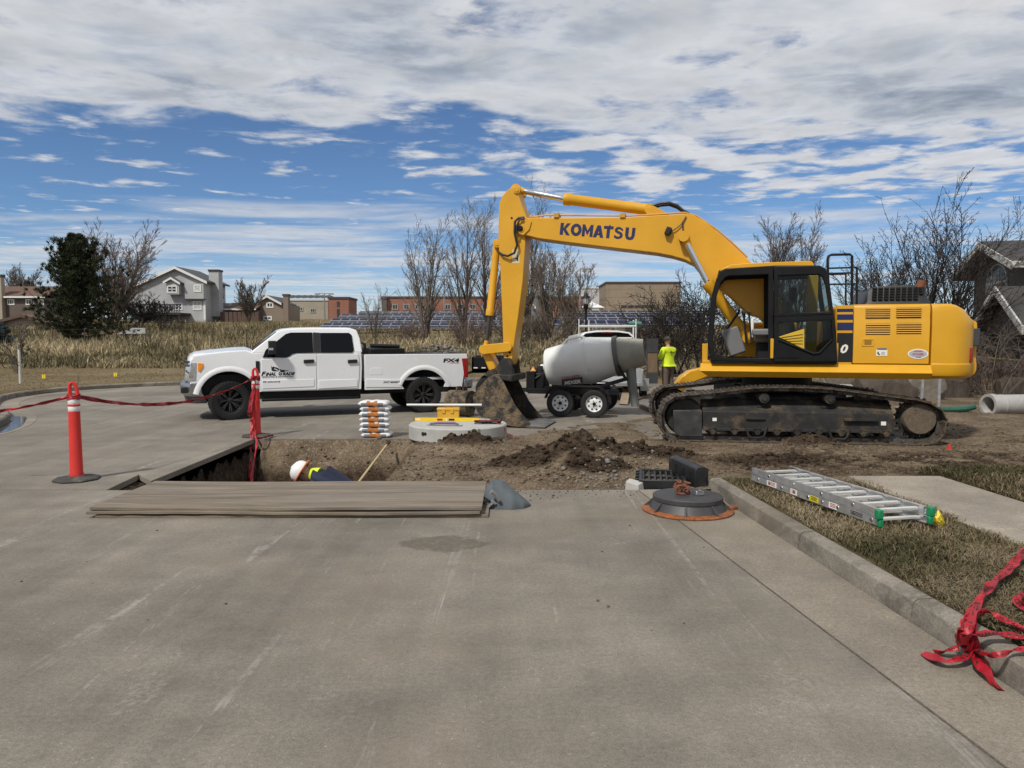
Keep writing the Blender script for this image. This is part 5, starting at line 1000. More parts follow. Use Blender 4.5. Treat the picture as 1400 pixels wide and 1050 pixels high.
def service_truck():
    Y = 25.0; x0, x1 = at(791.5, 470, Y).x, at(868, 470, Y).x; W = x1 - x0; T = thing('service_truck', 'white truck with camper shell and pipe rack seen from behind the mixer', 'truck', ((x0 + x1) / 2, Y, 0), math.pi / 2)
    h = W / 2; zt = at(830, 452, Y).z; zs = zt - .32; G = lambda x, y: (at(x, y, Y).x - (x0 + x1) / 2, at(x, y, Y).z)
    # local x runs forward (away from the viewer), local y to the truck's left
    sec = [(-h, .55), (-h, zs), (-h * .96, zs + .14), (-h * .8, zt - .06), (-h * .4, zt - .005), (0, zt), (h * .4, zt - .005), (h * .8, zt - .06), (h * .96, zs + .14), (h, zs), (h, .55)]
    MB().rings([[(0, y, z) for y, z in sec], [(.15, y, z + .01) for y, z in sec], [(5.2, y, min(z, 1.85)) for y, z in sec]]).build('body', WHITE, T, bevel=.02)
    g = [(-h * .93, zs - .40), (-h * .93, zs + .08), (-h * .76, zt - .10), (-h * .4, zt - .055), (0, zt - .045), (h * .4, zt - .055), (h * .76, zt - .10), (h * .93, zs + .08), (h * .93, zs - .40)]
    MB().prism(g, -.02, .02, 'x').build('rear_window', TINT, T); MB().span((-.04, -h * .9, zs + .06), (-.02, h * .9, zs + .095)).build('window_bar', OFFW, T)
    MB().span((-.05, -.2, zt - .085), (-.02, .2, zt - .065)).build('brake_lamp', REDL, T)
    MB().span((-.03, -h * .92, .62), (-.01, h * .92, 1.05)).build('tailgate', WHITE, T, bevel=.01); MB().span((-.16, -h, .42), (.0, h, .58)).build('bumper', STEEL, T, bevel=.03)
    for s in (1, -1): MB().span((-.03, s * h - .09 * s, .75), (-.005, s * h, 1.10)).build('tail_lamp', REDL, T)
    mb = MB()
    for px in (791.8, 870): mb.cyl((.05, -G(px, 440)[0], .9), (.05, -G(px, 436)[0], G(px, 436)[1]), .022, 8)
    for px in (811.5, 876.5): mb.cyl((1.5, -G(px, 440)[0], .9), (1.5, -G(px, 438)[0] , G(px, 437)[1] + .02), .02, 8)
    mb.cyl((2.6, -G(883, 440)[0], .9), (2.6, -G(883, 438)[0], G(883, 438)[1] + .06), .02, 8)
    z = G(800, 446)[1]; mb.cyl((.05, -G(791.8, 445)[0], z), (.05, -G(870, 445)[0], z), .035, 8); mb.cyl((1.5, -G(811.5, 445)[0], z), (1.5, -G(876.5, 445)[0], z), .02, 6)
    mb.build('pipe_rack', pm('white rack', (.6, .6, .58), .4, var=.1), T)
    mb = MB(); mb.cyl((.9, -G(866, 444)[0], z + .12), (.9, -G(883, 444)[0], z + .10), .075, 12); tag(mb.build('pipe_roll', pm('sea green pipe', (.05, .19, .15), .5), None), 'sea green plastic pipe lying across the truck rack', 'pipe').matrix_world = Matrix.Translation(T.location) @ Matrix.Rotation(math.pi / 2, 4, 'Z')
    for s in (1, -1):
        for u in (1.0, 4.4): make_wheel(T, (u, s * (h - .16), .36), .36, .24, .2, RUB, STEEL, 'plate', 8, 0, False, s)
service_truck()
def utility_trailer():
    o = gp(878, 544.5); T = thing('utility_trailer', 'small utility trailer with silver mudguard and wooden tail board beside the worker', 'trailer', o, R(90))
    ALU = pm('dull aluminium', (.50, .51, .51), .38, metal=.7, var=.12)
    make_wheel(T, (0, -.02, .24), .24, .17, .13, RUB, STEEL, 'plate', 8, 0, False, 1); make_wheel(T, (0, 1.6, .24), .24, .17, .13, RUB, STEEL, 'plate', 8, 0, False, 1)
    MB().rings([[(r * math.cos(R(t)), v, .24 + r * math.sin(R(t))) for r, v in ((.30, -.13), (.30, .12), (.32, .12), (.32, -.13))] for t in np.linspace(0, 180, 9)]).build('mudguard', ALU, T, bevel=.006)
    MB().add([], []).span((-.36, -.13, .24), (-.33, .12, .60)).build('mudguard_skirt', ALU, T, bevel=.01)
    mb = MB(); mb.span((-1.0, .15, .42), (2.4, 1.45, .52)); mb.span((-1.0, .15, .52), (2.4, .19, .9)); mb.build('trailer_bed', ALU, T, bevel=.01)
    z1 = at(890, 463, o.y + .9).z; x0, x1 = at(884.6, 490, o.y + .9).x - o.x, at(899, 490, o.y + .9).x - o.x
    mb = MB(); mb.span((.9, -x0, .40), (.94, -x1, z1)); mb.build('tail_board', pm('brown plywood', (.16, .105, .06), .7, var=.2, stretch=(1, 8, 1)), T)
    mb = MB(); [mb.span((.885, -x - .012, .38), (.955, -x + .012, z1 + .02)) for x in (x0, x1)]; mb.span((.88, -x0, .38), (.955, -x1, .72)); mb.span((.88, -x0, z1 - .42), (.89, -x1, z1)); mb.build('board_frame', pm('dark grey steel', (.06, .06, .065), .5, metal=.3), T)
utility_trailer()
def black_trailer():
    a = at(645, 505, 20.2); b = at(700, 505, 20.2); T = thing('black_trailer', 'low black trailer parked behind the pickup tailgate', 'trailer', (a.x, 20.2, 0), 0)
    z1, z0 = at(650, 488, 20.2).z, at(650, 510, 20.2).z; mb = MB(); mb.span((0, 0, z0), (b.x - a.x, 1.9, z0 + .12)); mb.span((0, 0, z0), (b.x - a.x, .05, z1)); mb.span((0, 1.85, z0), (b.x - a.x, 1.9, z1)); mb.span((0, 0, z0), (.06, 1.9, z1)); mb.build('trailer_box', BLACKM, T, bevel=.01)
    mb = MB(); [mb.span((.05 + .22 * k, -.006, z0 + .13), (.16 + .22 * k, -.001, z0 + .16)) for k in range(5)]; mb.build('reflective_tape', OFFW, T)
    for u in (.45, .95):
        for s in (.2, 1.7): make_wheel(T, (u, s, .36), .36, .2, .2, RUB, STEEL, 'plate', 8, 0, False, -1)
    mb = MB(); [mb.span((u - .05, .3, .36), (u + .05, 1.6, z0)) for u in (.45, .95)]; mb.tube([(-.0, .9, z0), (-.9, .95, .55)], .05, 4); mb.build('axle', BLACKM, T)
    c = at(658.5, 477, 20.3); mb = MB(); mb.lathe([(.04, 0), (.085, 0), (.085, .03), (.04, .03), (.04, 0)], (c.x - a.x, .2, c.z), (0, 1, 0), 20, False); mb.tube([(c.x - a.x, .22, c.z - .08), (c.x - a.x, .22, z1 - .05)], .015); mb.build('marker_ring', AMBER, T)
black_trailer()

# ================================================================ PEOPLE
SKIN = pm('skin', (.42, .23, .15), .55, var=.05)
def skin_mesh(name, joints, edges, m, parent, sub=2, root=0):
    me = bpy.data.meshes.new(name); me.from_pydata([j[0] for j in joints], edges, []); me.materials.append(m); o = bpy.data.objects.new(name, me); COL.objects.link(o); o.parent = parent
    o.modifiers.new('skin', 'SKIN').use_smooth_shade = True
    for i, j in enumerate(joints):
        r = j[1]; me.skin_vertices[0].data[i].radius = r if isinstance(r, tuple) else (r, r); me.skin_vertices[0].data[i].use_root = (i == root)
    s = o.modifiers.new('sub', 'SUBSURF'); s.levels = sub; s.render_levels = sub; return o
def head_mesh(parent, c, rot, hair=None):
    """skull with jaw, nose, ears, brow; local +y is where the face looks"""
    mb = MB(); rows = []
    for k, (z, rx, ry, cy) in enumerate(((-.125, .03, .03, .045), (-.115, .048, .05, .035), (-.08, .062, .075, .018), (-.03, .072, .092, .004), (.02, .078, .098, 0), (.06, .076, .097, -.004), (.10, .060, .078, -.006), (.122, .03, .04, -.006), (.127, .005, .005, -.006))):
        rows.append([(rx * math.cos(t), cy + ry * math.sin(t) + (.016 if abs(t - math.pi / 2) < .2 and -.05 < z < .03 else 0), z) for t in np.linspace(0, 2 * math.pi, 21)[:-1]])
    mb.rings(rows); mb.tube([(0, .095, .02), (0, .118, -.025), (0, .1, -.035)], [.008, .016, .012], 8)
    for s in (1, -1): mb.tube([(s * .078, -.005, .025), (s * .088, -.012, .0), (s * .078, -.002, -.03)], [.012, .018, .008], 6)
    h = mb.build('head', SKIN, parent, ang=80); h.location = c; h.rotation_euler = rot
    e = MB(); [e.lathe([(.001, 0), (.009, .002), (.013, .012), (.001, .016)], (s * .03, .083, .022), (0, 1, 0), 8) for s in (1, -1)]; e.build('eyes', DARK, h); e = MB(); e.tube([(-.024, .094, -.062), (0, .1, -.064), (.024, .094, -.062)], .005, 6); e.build('mouth', pm('lips', (.30, .12, .10), .5), h)
    return h
def hand_mesh(parent, c, d, palm_n, name='hand', m=SKIN, k=1.0):
    """palm with four fingers and a thumb, curled towards the palm side"""
    d = Vector(d).normalized(); n = Vector(palm_n); n = (n - d * n.dot(d)).normalized(); s = d.cross(n); c = Vector(c); mb = MB()
    mb.rings([[c + d * t + s * (w * a) + n * (h * b) for a, b in ((1, 0), (.7, .8), (-.7, .8), (-1, 0), (-.7, -.8), (.7, -.8))] for t, w, h in ((-.03 * k, .026 * k, .02 * k), (.01 * k, .036 * k, .018 * k), (.055 * k, .042 * k, .015 * k), (.085 * k, .040 * k, .012 * k))])
    for i, ln in enumerate((.062, .075, .070, .055)):
        b = c + d * .08 * k + s * (.031 - .0205 * i) * k; p1 = b + d * ln * .5 * k + n * .006 * k; p2 = p1 + d * ln * .34 * k + n * .022 * k; p3 = p2 + d * ln * .12 * k + n * .024 * k
        mb.tube([b - d * .02 * k, b, p1, p2, p3], [.010 * k, .0095 * k, .0085 * k, .0075 * k, .005 * k], 7)
    b = c + d * .02 * k + s * .034 * k; mb.tube([b - s * .012 * k, b + s * .022 * k + d * .02 * k + n * .01 * k, b + s * .026 * k + d * .05 * k + n * .02 * k], [.013 * k, .011 * k, .007 * k], 7)
    return mb.build(name, m, parent, ang=80)
def worker_standing():
    o = gp(913, 539.5); T = thing('person', 'worker standing by the mixer in a lime yellow shirt and brown trousers', 'person', (o.x, o.y, 0), R(38)); S = 1.0
    HV = pm('lime shirt', (.62, .78, .02), .75, var=.08, vs=6, bump=.25, bs=14, bd=.02, dirt=(.38, .46, .05), damt=.15); BR = pm('brown trousers', (.115, .080, .060), .85, var=.15, vs=7, bump=.3, bs=14, bd=.02, dirt=(.18, .14, .10), damt=.3)
    body = [((0, 0, .98), .10), ((0, 0, 1.2), .11), ((0, 0, 1.40), .12), ((0, .01, 1.52), .055), ((0, .02, 1.60), .05), ((-.09, 0, .92), .085), ((-.11, .01, .5), .06), ((-.12, -.02, .09), .045), ((.09, 0, .92), .085), ((.11, .02, .5), .06), ((.12, -.01, .09), .045), ((-.18, 0, 1.42), .06), ((-.27, .06, 1.16), .045), ((-.22, .33, 1.17), .032), ((.18, 0, 1.42), .06), ((.26, .10, 1.17), .045), ((.14, .36, 1.22), .032), ((-.13, .12, .05), .04), ((.13, .13, .05), .04)]
    ed = [(0, 1), (1, 2), (2, 3), (3, 4), (0, 5), (5, 6), (6, 7), (0, 8), (8, 9), (9, 10), (2, 11), (11, 12), (12, 13), (2, 14), (14, 15), (15, 16), (7, 17), (10, 18)]
    skin_mesh('body', body, ed, SKIN, T)
    sh = [((0, 0, .90), (.225, .15)), ((0, 0, 1.08), (.225, .155)), ((0, 0, 1.28), (.245, .165)), ((0, 0, 1.42), (.20, .135)), ((0, .005, 1.50), .075), ((-.22, 0, 1.41), .10), ((-.32, .06, 1.16), .085), ((-.23, .30, 1.165), .05), ((.22, 0, 1.41), .10), ((.32, .10, 1.17), .085), ((.18, .32, 1.21), .06)]
    skin_mesh('shirt', sh, [(0, 1), (1, 2), (2, 3), (3, 4), (3, 5), (5, 6), (6, 7), (3, 8), (8, 9), (9, 10)], HV, T, root=1)
    pn = [((0, 0, .97), (.145, .135)), ((-.11, 0, .84), .13), ((-.125, .01, .50), .105), ((-.125, -.02, .12), .095), ((.11, 0, .84), .13), ((.125, .02, .50), .105), ((.125, -.01, .12), .095)]
    skin_mesh('trousers', pn, [(0, 1), (1, 2), (2, 3), (0, 4), (4, 5), (5, 6)], BR, T)
    for s, y in ((-1, -.02), (1, -.01)): skin_mesh('boot', [((s * .12, y - .04, .06), .055), ((s * .125, y + .06, .055), .055), ((s * .13, y + .17, .045), .045), ((s * .12, y - .02, .16), .06)], [(0, 1), (1, 2), (0, 3)], pm('brown boot', (.05, .035, .025), .7), T)
    h = head_mesh(T, (0, .03, 1.68), (R(-12), 0, R(10)))
    mb = MB(); mb.lathe([(.155, .035), (.16, .045), (.10, .06), (.098, .10), (.088, .135), (.05, .155), (.001, .16)], (0, 0, 0), (0, 0, 1), 28); mb.v = [(x * .92, y * 1.05, z - .01 + .25 * max(0, abs(x) - .1)) for x, y, z in mb.v]; mb.build('brimmed_hat', pm('dark olive hat', (.045, .048, .030), .8, var=.2), h)
    hand_mesh(T, (-.225, .36, 1.17), (-.05, 1, .05), (.3, 0, -1)); hand_mesh(T, (.135, .39, 1.22), (-.25, 1, .05), (-.3, 0, -1))
    mb = MB(); 
    for (x, z, w, h_) in ((-.07, 1.345, .03, .045), (-.045, 1.36, .05, .015), (-.05, 1.325, .16, .012), (.0, 1.33, .10, .02), (.05, 1.33, .05, .018), (-.03, 1.305, .07, .010)): mb.box((x, -.158, z), (w, .012, h_), Matrix.Rotation(-.06, 3, 'Y'))
    mb.build('back_print', INKBK, T)
worker_standing()
def worker_trench():
    o = Vector((-2.62, 9.92, -1.34)); T = thing('person', 'worker in white hard hat and navy jacket bending down inside the trench', 'person', o, 0)
    NV = pm('navy jacket', (.012, .018, .045), .8, var=.25, vs=7, bump=.3, bs=16, bd=.02); 
    # leaning to the viewer's left; hips right, head left
    zc = 1.30
    bd_ = [((.42, 0, .95), .10), ((.24, 0, 1.17), .07), ((.06, 0, 1.24), .045), ((-.10, -.01, 1.26), .055), ((-.17, -.02, 1.27), .05), ((.42, -.12, .76), .055), ((-.05, -.20, .57), .045), ((.22, -.22, .12), .05), ((.42, .12, .76), .055), ((.05, .22, .52), .045), ((.35, .20, .10), .05), ((.03, -.18, 1.18), .03), ((-.14, -.26, .92), .035), ((-.36, -.20, 1.03), .033), ((.03, .18, 1.18), .03), ((-.16, .24, .92), .035), ((-.38, .15, .95), .033)]
    ed = [(0, 1), (1, 2), (2, 3), (3, 4), (0, 5), (5, 6), (6, 7), (0, 8), (8, 9), (9, 10), (2, 11), (11, 12), (12, 13), (2, 14), (14, 15), (15, 16)]
    skin_mesh('body', bd_, ed, SKIN, T)
    sh = [((.49, 0, .87), (.20, .18)), ((.25, 0, 1.19), (.21, .16)), ((-.02, 0, 1.27), (.18, .125)), ((-.01, -.19, 1.19), .105), ((-.15, -.27, .92), .066), ((-.33, -.21, 1.01), .05), ((-.01, .19, 1.19), .105), ((-.17, .25, .92), .066), ((-.35, .16, .94), .05), ((-.10, 0, 1.275), .10)]
    skin_mesh('jacket', sh, [(0, 1), (1, 2), (2, 9), (2, 3), (3, 4), (4, 5), (2, 6), (6, 7), (7, 8)], NV, T, root=1)
    pn = [((.45, 0, .88), (.17, .15)), ((.38, -.13, .72), .135), ((-.05, -.20, .57), .095), ((.20, -.22, .13), .07), ((.38, .13, .72), .135), ((.05, .22, .51), .095), ((.34, .20, .11), .07)]
    skin_mesh('trousers', pn, [(0, 1), (1, 2), (2, 3), (0, 4), (4, 5), (5, 6)], pm('dark work trousers', (.03, .032, .04), .85), T)
    for p in ((.24, -.22, .05), (.37, .20, .04)): skin_mesh('boot', [((p[0], p[1], .06), .055), ((p[0] - .1, p[1], .055), .055), ((p[0] - .2, p[1], .05), .045)], [(0, 1), (1, 2)], pm('brown boot', (.05, .035, .025), .7), T)
    mb = MB(); mb.tube([(-.02, -.02, 1.25), (-.085, -.01, 1.265), (-.14, -.01, 1.275)], [.115, .095, .08], 14); mb.build('hi_vis_collar', pm('lime collar', (.60, .75, .02), .7, var=.1), T, ang=80)
    ax = Vector((-.86, 0, .50)).normalized(); hc = Vector((-.23, -.02, 1.285)); Mx = Matrix.Rotation(R(90), 3, 'Z')
    h = head_mesh(T, hc, (0, 0, 0)); zax = ax; yax = Vector((-.45, -.25, -.82)); yax = (yax - zax * yax.dot(zax)).normalized(); xax = yax.cross(zax); h.matrix_local = Matrix.Translation(hc) @ Matrix((xax, yax, zax)).transposed().to_4x4()
    HAT = pm('white hard hat', (.78, .78, .77), .3, var=.05, coat=.3); mb = MB(); mb.lathe([(.13, .022), (.138, .06), (.13, .10), (.105, .14), (.065, .165), (.001, .172)], (0, 0, 0), (0, 0, 1), 28, False); mb.tube([(0, .12, .09), (0, .07, .155), (0, 0, .178), (0, -.07, .155), (0, -.12, .09)], .012, 6); mb.v = [(x, y * 1.1, z) for x, y, z in mb.v]; hh = mb.build('hard_hat', HAT, h, ang=60)
    mb = MB(); mb.lathe([(.128, .014), (.165, .016), (.168, .022), (.165, .03), (.13, .034), (.128, .014)], (0, 0, 0), (0, 0, 1), 28, False); mb.v = [(x, y * 1.13, z) for x, y, z in mb.v]; mb.build('hat_brim', pm('orange brim', (.70, .22, .08), .5, var=.1), hh, ang=60)
    GL = pm('grey glove', (.30, .28, .26), .85, var=.15); hand_mesh(T, (-.39, -.20, 1.05), (-1, 0, .05), (0, .2, -1), 'glove', GL, 1.25); hand_mesh(T, (-.42, .14, .95), (-1, 0, -.1), (0, -.2, -1), 'glove', GL, 1.25)
worker_trench()

# ================================================================ STREET FURNITURE: delineators and tape
ORED = pm('faded safety red', (.62, .030, .022), .48, var=.06, vs=4, dirt=(.26, .05, .035), damt=.30, ds=4)
RUBB = pm('recycled rubber', (.045, .042, .040), .85, var=.2, vs=9, dirt=(.13, .11, .09), damt=.4)
REFL = pm('white reflective band', (.74, .74, .72), .4, var=.05, dirt=(.5, .48, .45), damt=.25)
def delineator(px, py, label, lean=0):
    o = gp(px, py); T = thing('delineator_post', label, 'delineator', o, .3, 'red delineator posts')
    oct_ = lambda r, z: [(r * math.cos(R(45 * k + 22.5)), r * math.sin(R(45 * k + 22.5)), z) for k in range(8)]
    MB().rings([oct_(.27, 0), oct_(.275, .018), oct_(.255, .034), oct_(.12, .045), oct_(.10, .06)]).build('rubber_base', RUBB, T, bevel=.004)
    pr = [(.075, .04), (.085, .05), (.082, .10), (.075, .12), (.064, .93), (.073, .935), (.073, .945), (.062, .95)]
    MB().lathe([(.085, .035), (.088, .06), (.076, .10), (.0655, .86), (.0655, 1.05), (.060, 1.065), (.03, 1.07)], (0, 0, 0), (0, 0, 1), 24).build('post', ORED, T, ang=30)
    for z in (.872, .962): MB().lathe([(.066, z), (.0675, z + .002), (.0675, z + .062), (.066, z + .064)], (0, 0, 0), (0, 0, 1), 24, False).build('reflective_band', REFL, T)
    for z in (.94, 1.03): MB().lathe([(.064, z - .006), (.0725, z), (.0725, z + .016), (.064, z + .024)], (0, 0, 0), (0, 0, 1), 24, False).build('collar', ORED, T)
    MB().tube([(-.042, 0, 1.05), (-.042, 0, 1.17), (-.034, 0, 1.215), (-.008, 0, 1.235), (.02, 0, 1.215), (.040, 0, 1.14), (.046, 0, 1.05)], [.026, .024, .022, .022, .022, .023, .026], 8).build('grip_handle', ORED, T)
    return T
delineator(105, 656, 'red delineator post with two white bands standing on the open slab')
delineator(351, 596.5, 'red delineator post hung with loose tape at the trench edge')
TAPE = pm('red barricade tape', (.36, .008, .018), .42, var=.3, vs=9, bump=.5, bs=22, bd=.02); TAPEK = pm('black tape print', (.025, .010, .012), .5)
def ribbon(pts, w, twist, it=3, fold=.0, seed=0):
    """flat plastic tape along a smooth path; twist in radians along it; returns rows of left/right edge points"""
    P = [Vector(p) for p in pts]
    for _ in range(it):
        Q = [P[0]]
        for p, q in zip(P[:-1], P[1:]): Q += [p * .75 + q * .25, p * .25 + q * .75]
        P = Q + [P[-1]]
    rg = random.Random(seed); ph = rg.random() * 6; rows = []; s = 0
    for i, p in enumerate(P):
        d = (P[min(i + 1, len(P) - 1)] - P[max(i - 1, 0)]).normalized(); side = d.cross(Vector((0, 0, 1))); side = side.normalized() if side.length > .05 else Vector((1, 0, 0)); up = side.cross(d)
        if i: s += (p - P[i - 1]).length
        a = twist(i / (len(P) - 1), s) + .45 * math.sin(s * 13 + ph) + .2 * math.sin(s * 31 + ph); k = 1 - .5 * abs(math.sin(s * 6.1 + ph * 2)) * abs(math.sin(s * 2.3 + ph)); e = side * math.cos(a) + up * math.sin(a)
        f = up * math.cos(a) - side * math.sin(a); rows.append((p - e * w * k / 2, p + f * fold * math.sin(s * 23 + ph), p + e * w * k / 2, f, s))
    return rows
def tape(parent, pts, w, twist, name='tape', print_=True, fold=.01, seed=0, th=.0012, it=3):
    rows = ribbon(pts, w, twist, it, fold, seed); mb = MB(); rr = []
    for a, m_, b, f, s in rows: rr.append([a + f * th, m_ + f * th, b + f * th, b - f * th, m_ - f * th, a - f * th])
    mb.rings(rr); o = mb.build(name, TAPE, parent, ang=70)
    if print_:
        pk = MB(); rg = random.Random(seed + 5); L = rows[-1][4]; s0 = .05
        def q(s, t, h):
            for r0, r1 in zip(rows[:-1], rows[1:]):
                if r0[4] <= s <= r1[4]: break
            k = (s - r0[4]) / max(1e-6, r1[4] - r0[4]); e = [r0[j].lerp(r1[j], k) for j in range(4)]
            return (e[0].lerp(e[1], t * 2) if t < .5 else e[1].lerp(e[2], t * 2 - 1)) + e[3] * h
        while s0 < L - .1:                                    # words of bold capital strokes: D A N G E R
            for ch in 'DANGER':
                st = {'D': ((0, .2, .8, .25), (.25, .2, .35, .8), (.25, .68, .8, .8), (.75, .3, .7, .25)), 'A': ((0, .2, .75, .25), (.7, .2, .75, .25), (.2, .68, .8, .55), (.2, .42, .54, .55)), 'N': ((0, .2, .8, .25), (.7, .2, .8, .25), (.25, .45, .62, .45)), 'G': ((0, .25, .75, .25), (.2, .2, .32, .7), (.2, .68, .8, .7), (.65, .25, .5, .25)), 'E': ((0, .2, .8, .25), (.25, .2, .32, .6), (.25, .44, .56, .5), (.25, .68, .8, .6)), 'R': ((0, .2, .8, .25), (.25, .68, .8, .5), (.25, .42, .54, .5), (.65, .2, .4, .25))}[ch]
                cw = w * .5
                if s0 + cw > L: break
                for x, t0, t1, dx in st:
                    for h in (th * 2, -th * 2): pk.add([q(s0 + x * cw, t0, h), q(s0 + (x + dx) * cw, t0, h), q(s0 + (x + dx) * cw, t1, h), q(s0 + x * cw, t1, h)], [(0, 1, 2, 3)])
                s0 += cw * 1.25
            s0 += w * 1.6
        if pk.f: pk.build('tape_print', TAPEK, o, recalc=False, smooth=False)
    return o
A1, A2 = gp(105, 656), gp(351, 596.5); ztie = 1.055
def catenary(a, b, sag, n=9): return [a.lerp(b, t) - Vector((0, 0, sag * 4 * t * (1 - t))) for t in np.linspace(0, 1, n)]
t0 = Vector((A1.x - .05, A1.y + .0, ztie)); t1 = Vector((A2.x, A2.y - .07, ztie + .02))
tl = tape(None, catenary(Vector((-7.6, 8.6, .86)), t0, .10), .055, lambda t, s: 1.2 + .3 * math.sin(s * 2), seed=1, name='barricade_tape'); tag(tl, 'red tape running from the front post out of the picture', 'tape', 'red barricade tapes')
tl = tape(None, catenary(Vector((A1.x + .06, A1.y, ztie)), t1, .26, 13), .06, lambda t, s: 1.3 + .5 * math.sin(s * 1.3), seed=2, name='barricade_tape'); tag(tl, 'red tape sagging between the two delineator posts', 'tape', 'red barricade tapes')
hang = thing('barricade_tape', 'tangle of red tape hanging from the rear post into the trench', 'tape', (0, 0, 0), 0, 'red barricade tapes')
q = lambda x, y, Y: at(x, y, Y)
tape(hang, [q(350, 514, 13.2), q(347, 525, 13.15), q(343, 545, 13.1), q(341, 562, 13.1), q(341, 572, 13.1), q(345, 582, 13.05), q(347, 596, 13.0)], .07, lambda t, s: 2.0 * t, 'strand', True, .012, 3)
tape(hang, [q(351, 516, 13.2), q(349, 530, 13.15), q(347, 545, 13.1), q(345, 565, 13.1), q(344, 580, 13.05), q(344, 600, 12.9), q(342, 625, 12.6), q(341, 655, 12.3)], .06, lambda t, s: 1 + 3 * t, 'strand', True, .012, 4)
tape(hang, [q(346, 590, 13.0), q(352, 602, 12.85), q(349, 620, 12.6), q(345, 640, 12.4), q(344, 660, 12.2)], .05, lambda t, s: 2 + 2 * t, 'strand', False, .01, 5)
tape(hang, [gp(346, 598, .06), gp(355, 600, .03), gp(364, 597, .05), gp(374, 594.5, .03)], .06, lambda t, s: .2 + t, 'strand', False, .01, 6)
mb = MB(); rg_ = random.Random(3)
for k in range(7):
    a0 = rg_.random() * 6; mb.tube([Vector((A2.x, A2.y, ztie)) + Vector((.075 * math.cos(a0 + t), .075 * math.sin(a0 + t), rg_.uniform(-.05, .05))) for t in np.linspace(0, 4.5, 12)], .012, 4)
mb.build('knot', TAPE, hang)
mb = MB(); [mb.tube([Vector((A1.x, A1.y, ztie + dz)) + Vector((.07 * math.cos(t), .07 * math.sin(t), .012 * math.sin(3 * t + dz * 50))) for t in np.linspace(0, 6.28, 20)], .011, 4) for dz in (-.02, 0, .02)]; tag(mb.build('tape_wrap', TAPE), 'red tape wrapped round the neck of the front delineator post', 'tape', 'red barricade tapes')
pile = thing('tape_pile', 'crumpled heap of red danger tape lying over the kerb', 'tape', (0, 0, 0), 0)
def tp(pts, w, tw, seed, pr=True): tape(pile, [gp(x, y, z) for x, y, z in pts], w * .78, tw, 'strand', pr, .022, seed, .0015)
tp([(1440, 712, .28), (1400, 754, .27), (1380, 778, .26), (1356, 797, .27), (1338, 820, .26), (1327, 844, .27), (1319, 862, .22), (1314, 880, .09)], .085, lambda t, s: .3 + .5 * math.sin(s * 6), 11)
tp([(1330, 838, .26), (1322, 856, .26), (1320, 872, .20), (1318, 884, .08), (1300, 888, .06), (1279, 890, .025)], .085, lambda t, s: .2 * math.sin(s * 5), 12)
tp([(1326, 850, .26), (1327, 872, .16), (1324, 898, .06), (1304, 906, .04), (1284, 902, .05), (1267, 894, .015)], .09, lambda t, s: .25 * math.sin(s * 7), 13)
tp([(1322, 858, .25), (1330, 870, .18), (1335, 892, .07), (1347, 920, .04), (1369, 943, .012)], .10, lambda t, s: .3 * math.sin(s * 4), 14)
tp([(1326, 848, .27), (1333, 833, .27), (1356, 839, .23), (1380, 850, .22), (1402, 860, .22), (1440, 872, .21)], .075, lambda t, s: .4 * math.sin(s * 6), 15)
tp([(1322, 868, .21), (1340, 867, .21), (1354, 864, .22), (1374, 868, .20), (1402, 871, .20), (1440, 876, .20)], .085, lambda t, s: .3 * math.sin(s * 5), 16)
tp([(1328, 880, .10), (1348, 900, .10), (1362, 894, .18), (1376, 891, .18), (1402, 889, .18), (1440, 884, .2)], .06, lambda t, s: .5 * math.sin(s * 6), 17)
tp([(1440, 790, .24), (1400, 811, .24), (1387, 819, .24), (1400, 831, .23), (1440, 842, .24)], .06, lambda t, s: .6 * math.sin(s * 6), 18)
tp([(1316, 846, .26), (1312, 862, .20), (1310, 876, .10), (1318, 890, .08), (1330, 884, .12), (1326, 866, .22), (1332, 856, .26)], .05, lambda t, s: 1.2 * math.sin(s * 8), 19)

# ================================================================ THINGS AROUND THE TRENCH
# stack of weathered sheets, each its own thing
PLY = concrete('weathered plywood', (.185, .160, .130), cracks=False, streak=False)
def plymat():
    m, t, b = newmat('muddy plywood'); co = t.add('ShaderNodeTexCoord', out=3)
    g = t.noise(t.vmul(co, (.30, 4.5, 2)), 2.2, 9, .72, .6); g2 = t.noise(t.vmul(co, (.5, 4, 1)), .9, 6, .6); sp = t.noise(co, 30, 5, .7)
    c = t.mix(t.ramp(g, .34, .66), (.115, .090, .063), (.240, .198, .148)); c = t.mix(t.math('MULTIPLY', t.ramp(g2, .45, .7), .5), c, (.16, .155, .15)); c = t.mix(t.math('MULTIPLY', t.ramp(sp, .58, .75), .5), c, (.07, .05, .035))
    t.put(b.inputs['Base Color'], c); b.inputs['Roughness'].default_value = .85; t.put(b.inputs['Normal'], t.add('ShaderNodeBump', {'Strength': .3, 'Distance': .004, 'Height': t.math('ADD', g, t.math('MULTIPLY', sp, .4))})); return m
PLY = plymat()
rgp = np.random.default_rng(9)
def sheet(name, z0, th, dx, dy, rz, label, curl=0):
    nx, ny = 40, 8; xs = np.linspace(-1.96, 1.96, nx); ys = np.linspace(-.67, .67, ny); mb = MB(); rows = []
    for x in xs:
        j = .010 * (rgp.random() - .5); zz = z0 + .006 * math.sin(x * 1.7 + z0 * 90) + curl * (x / 1.96) ** 2
        rows.append([(x, -.67 + j, zz), (x, -.67 + j * .6, zz + th * .5), (x, -.67 + j, zz + th), (x, -.2, zz + th + .002), (x, .25, zz + th), (x, .67, zz + th), (x, .67, zz)])
    o = mb.rings(rows).build(name, PLY, bevel=.002, seg=1); o.location = (-2.26 + dx, 7.88 + dy, 0); o.rotation_euler = (0, 0, rz); tag(o, label, 'plywood sheet', 'stacked plywood sheets')
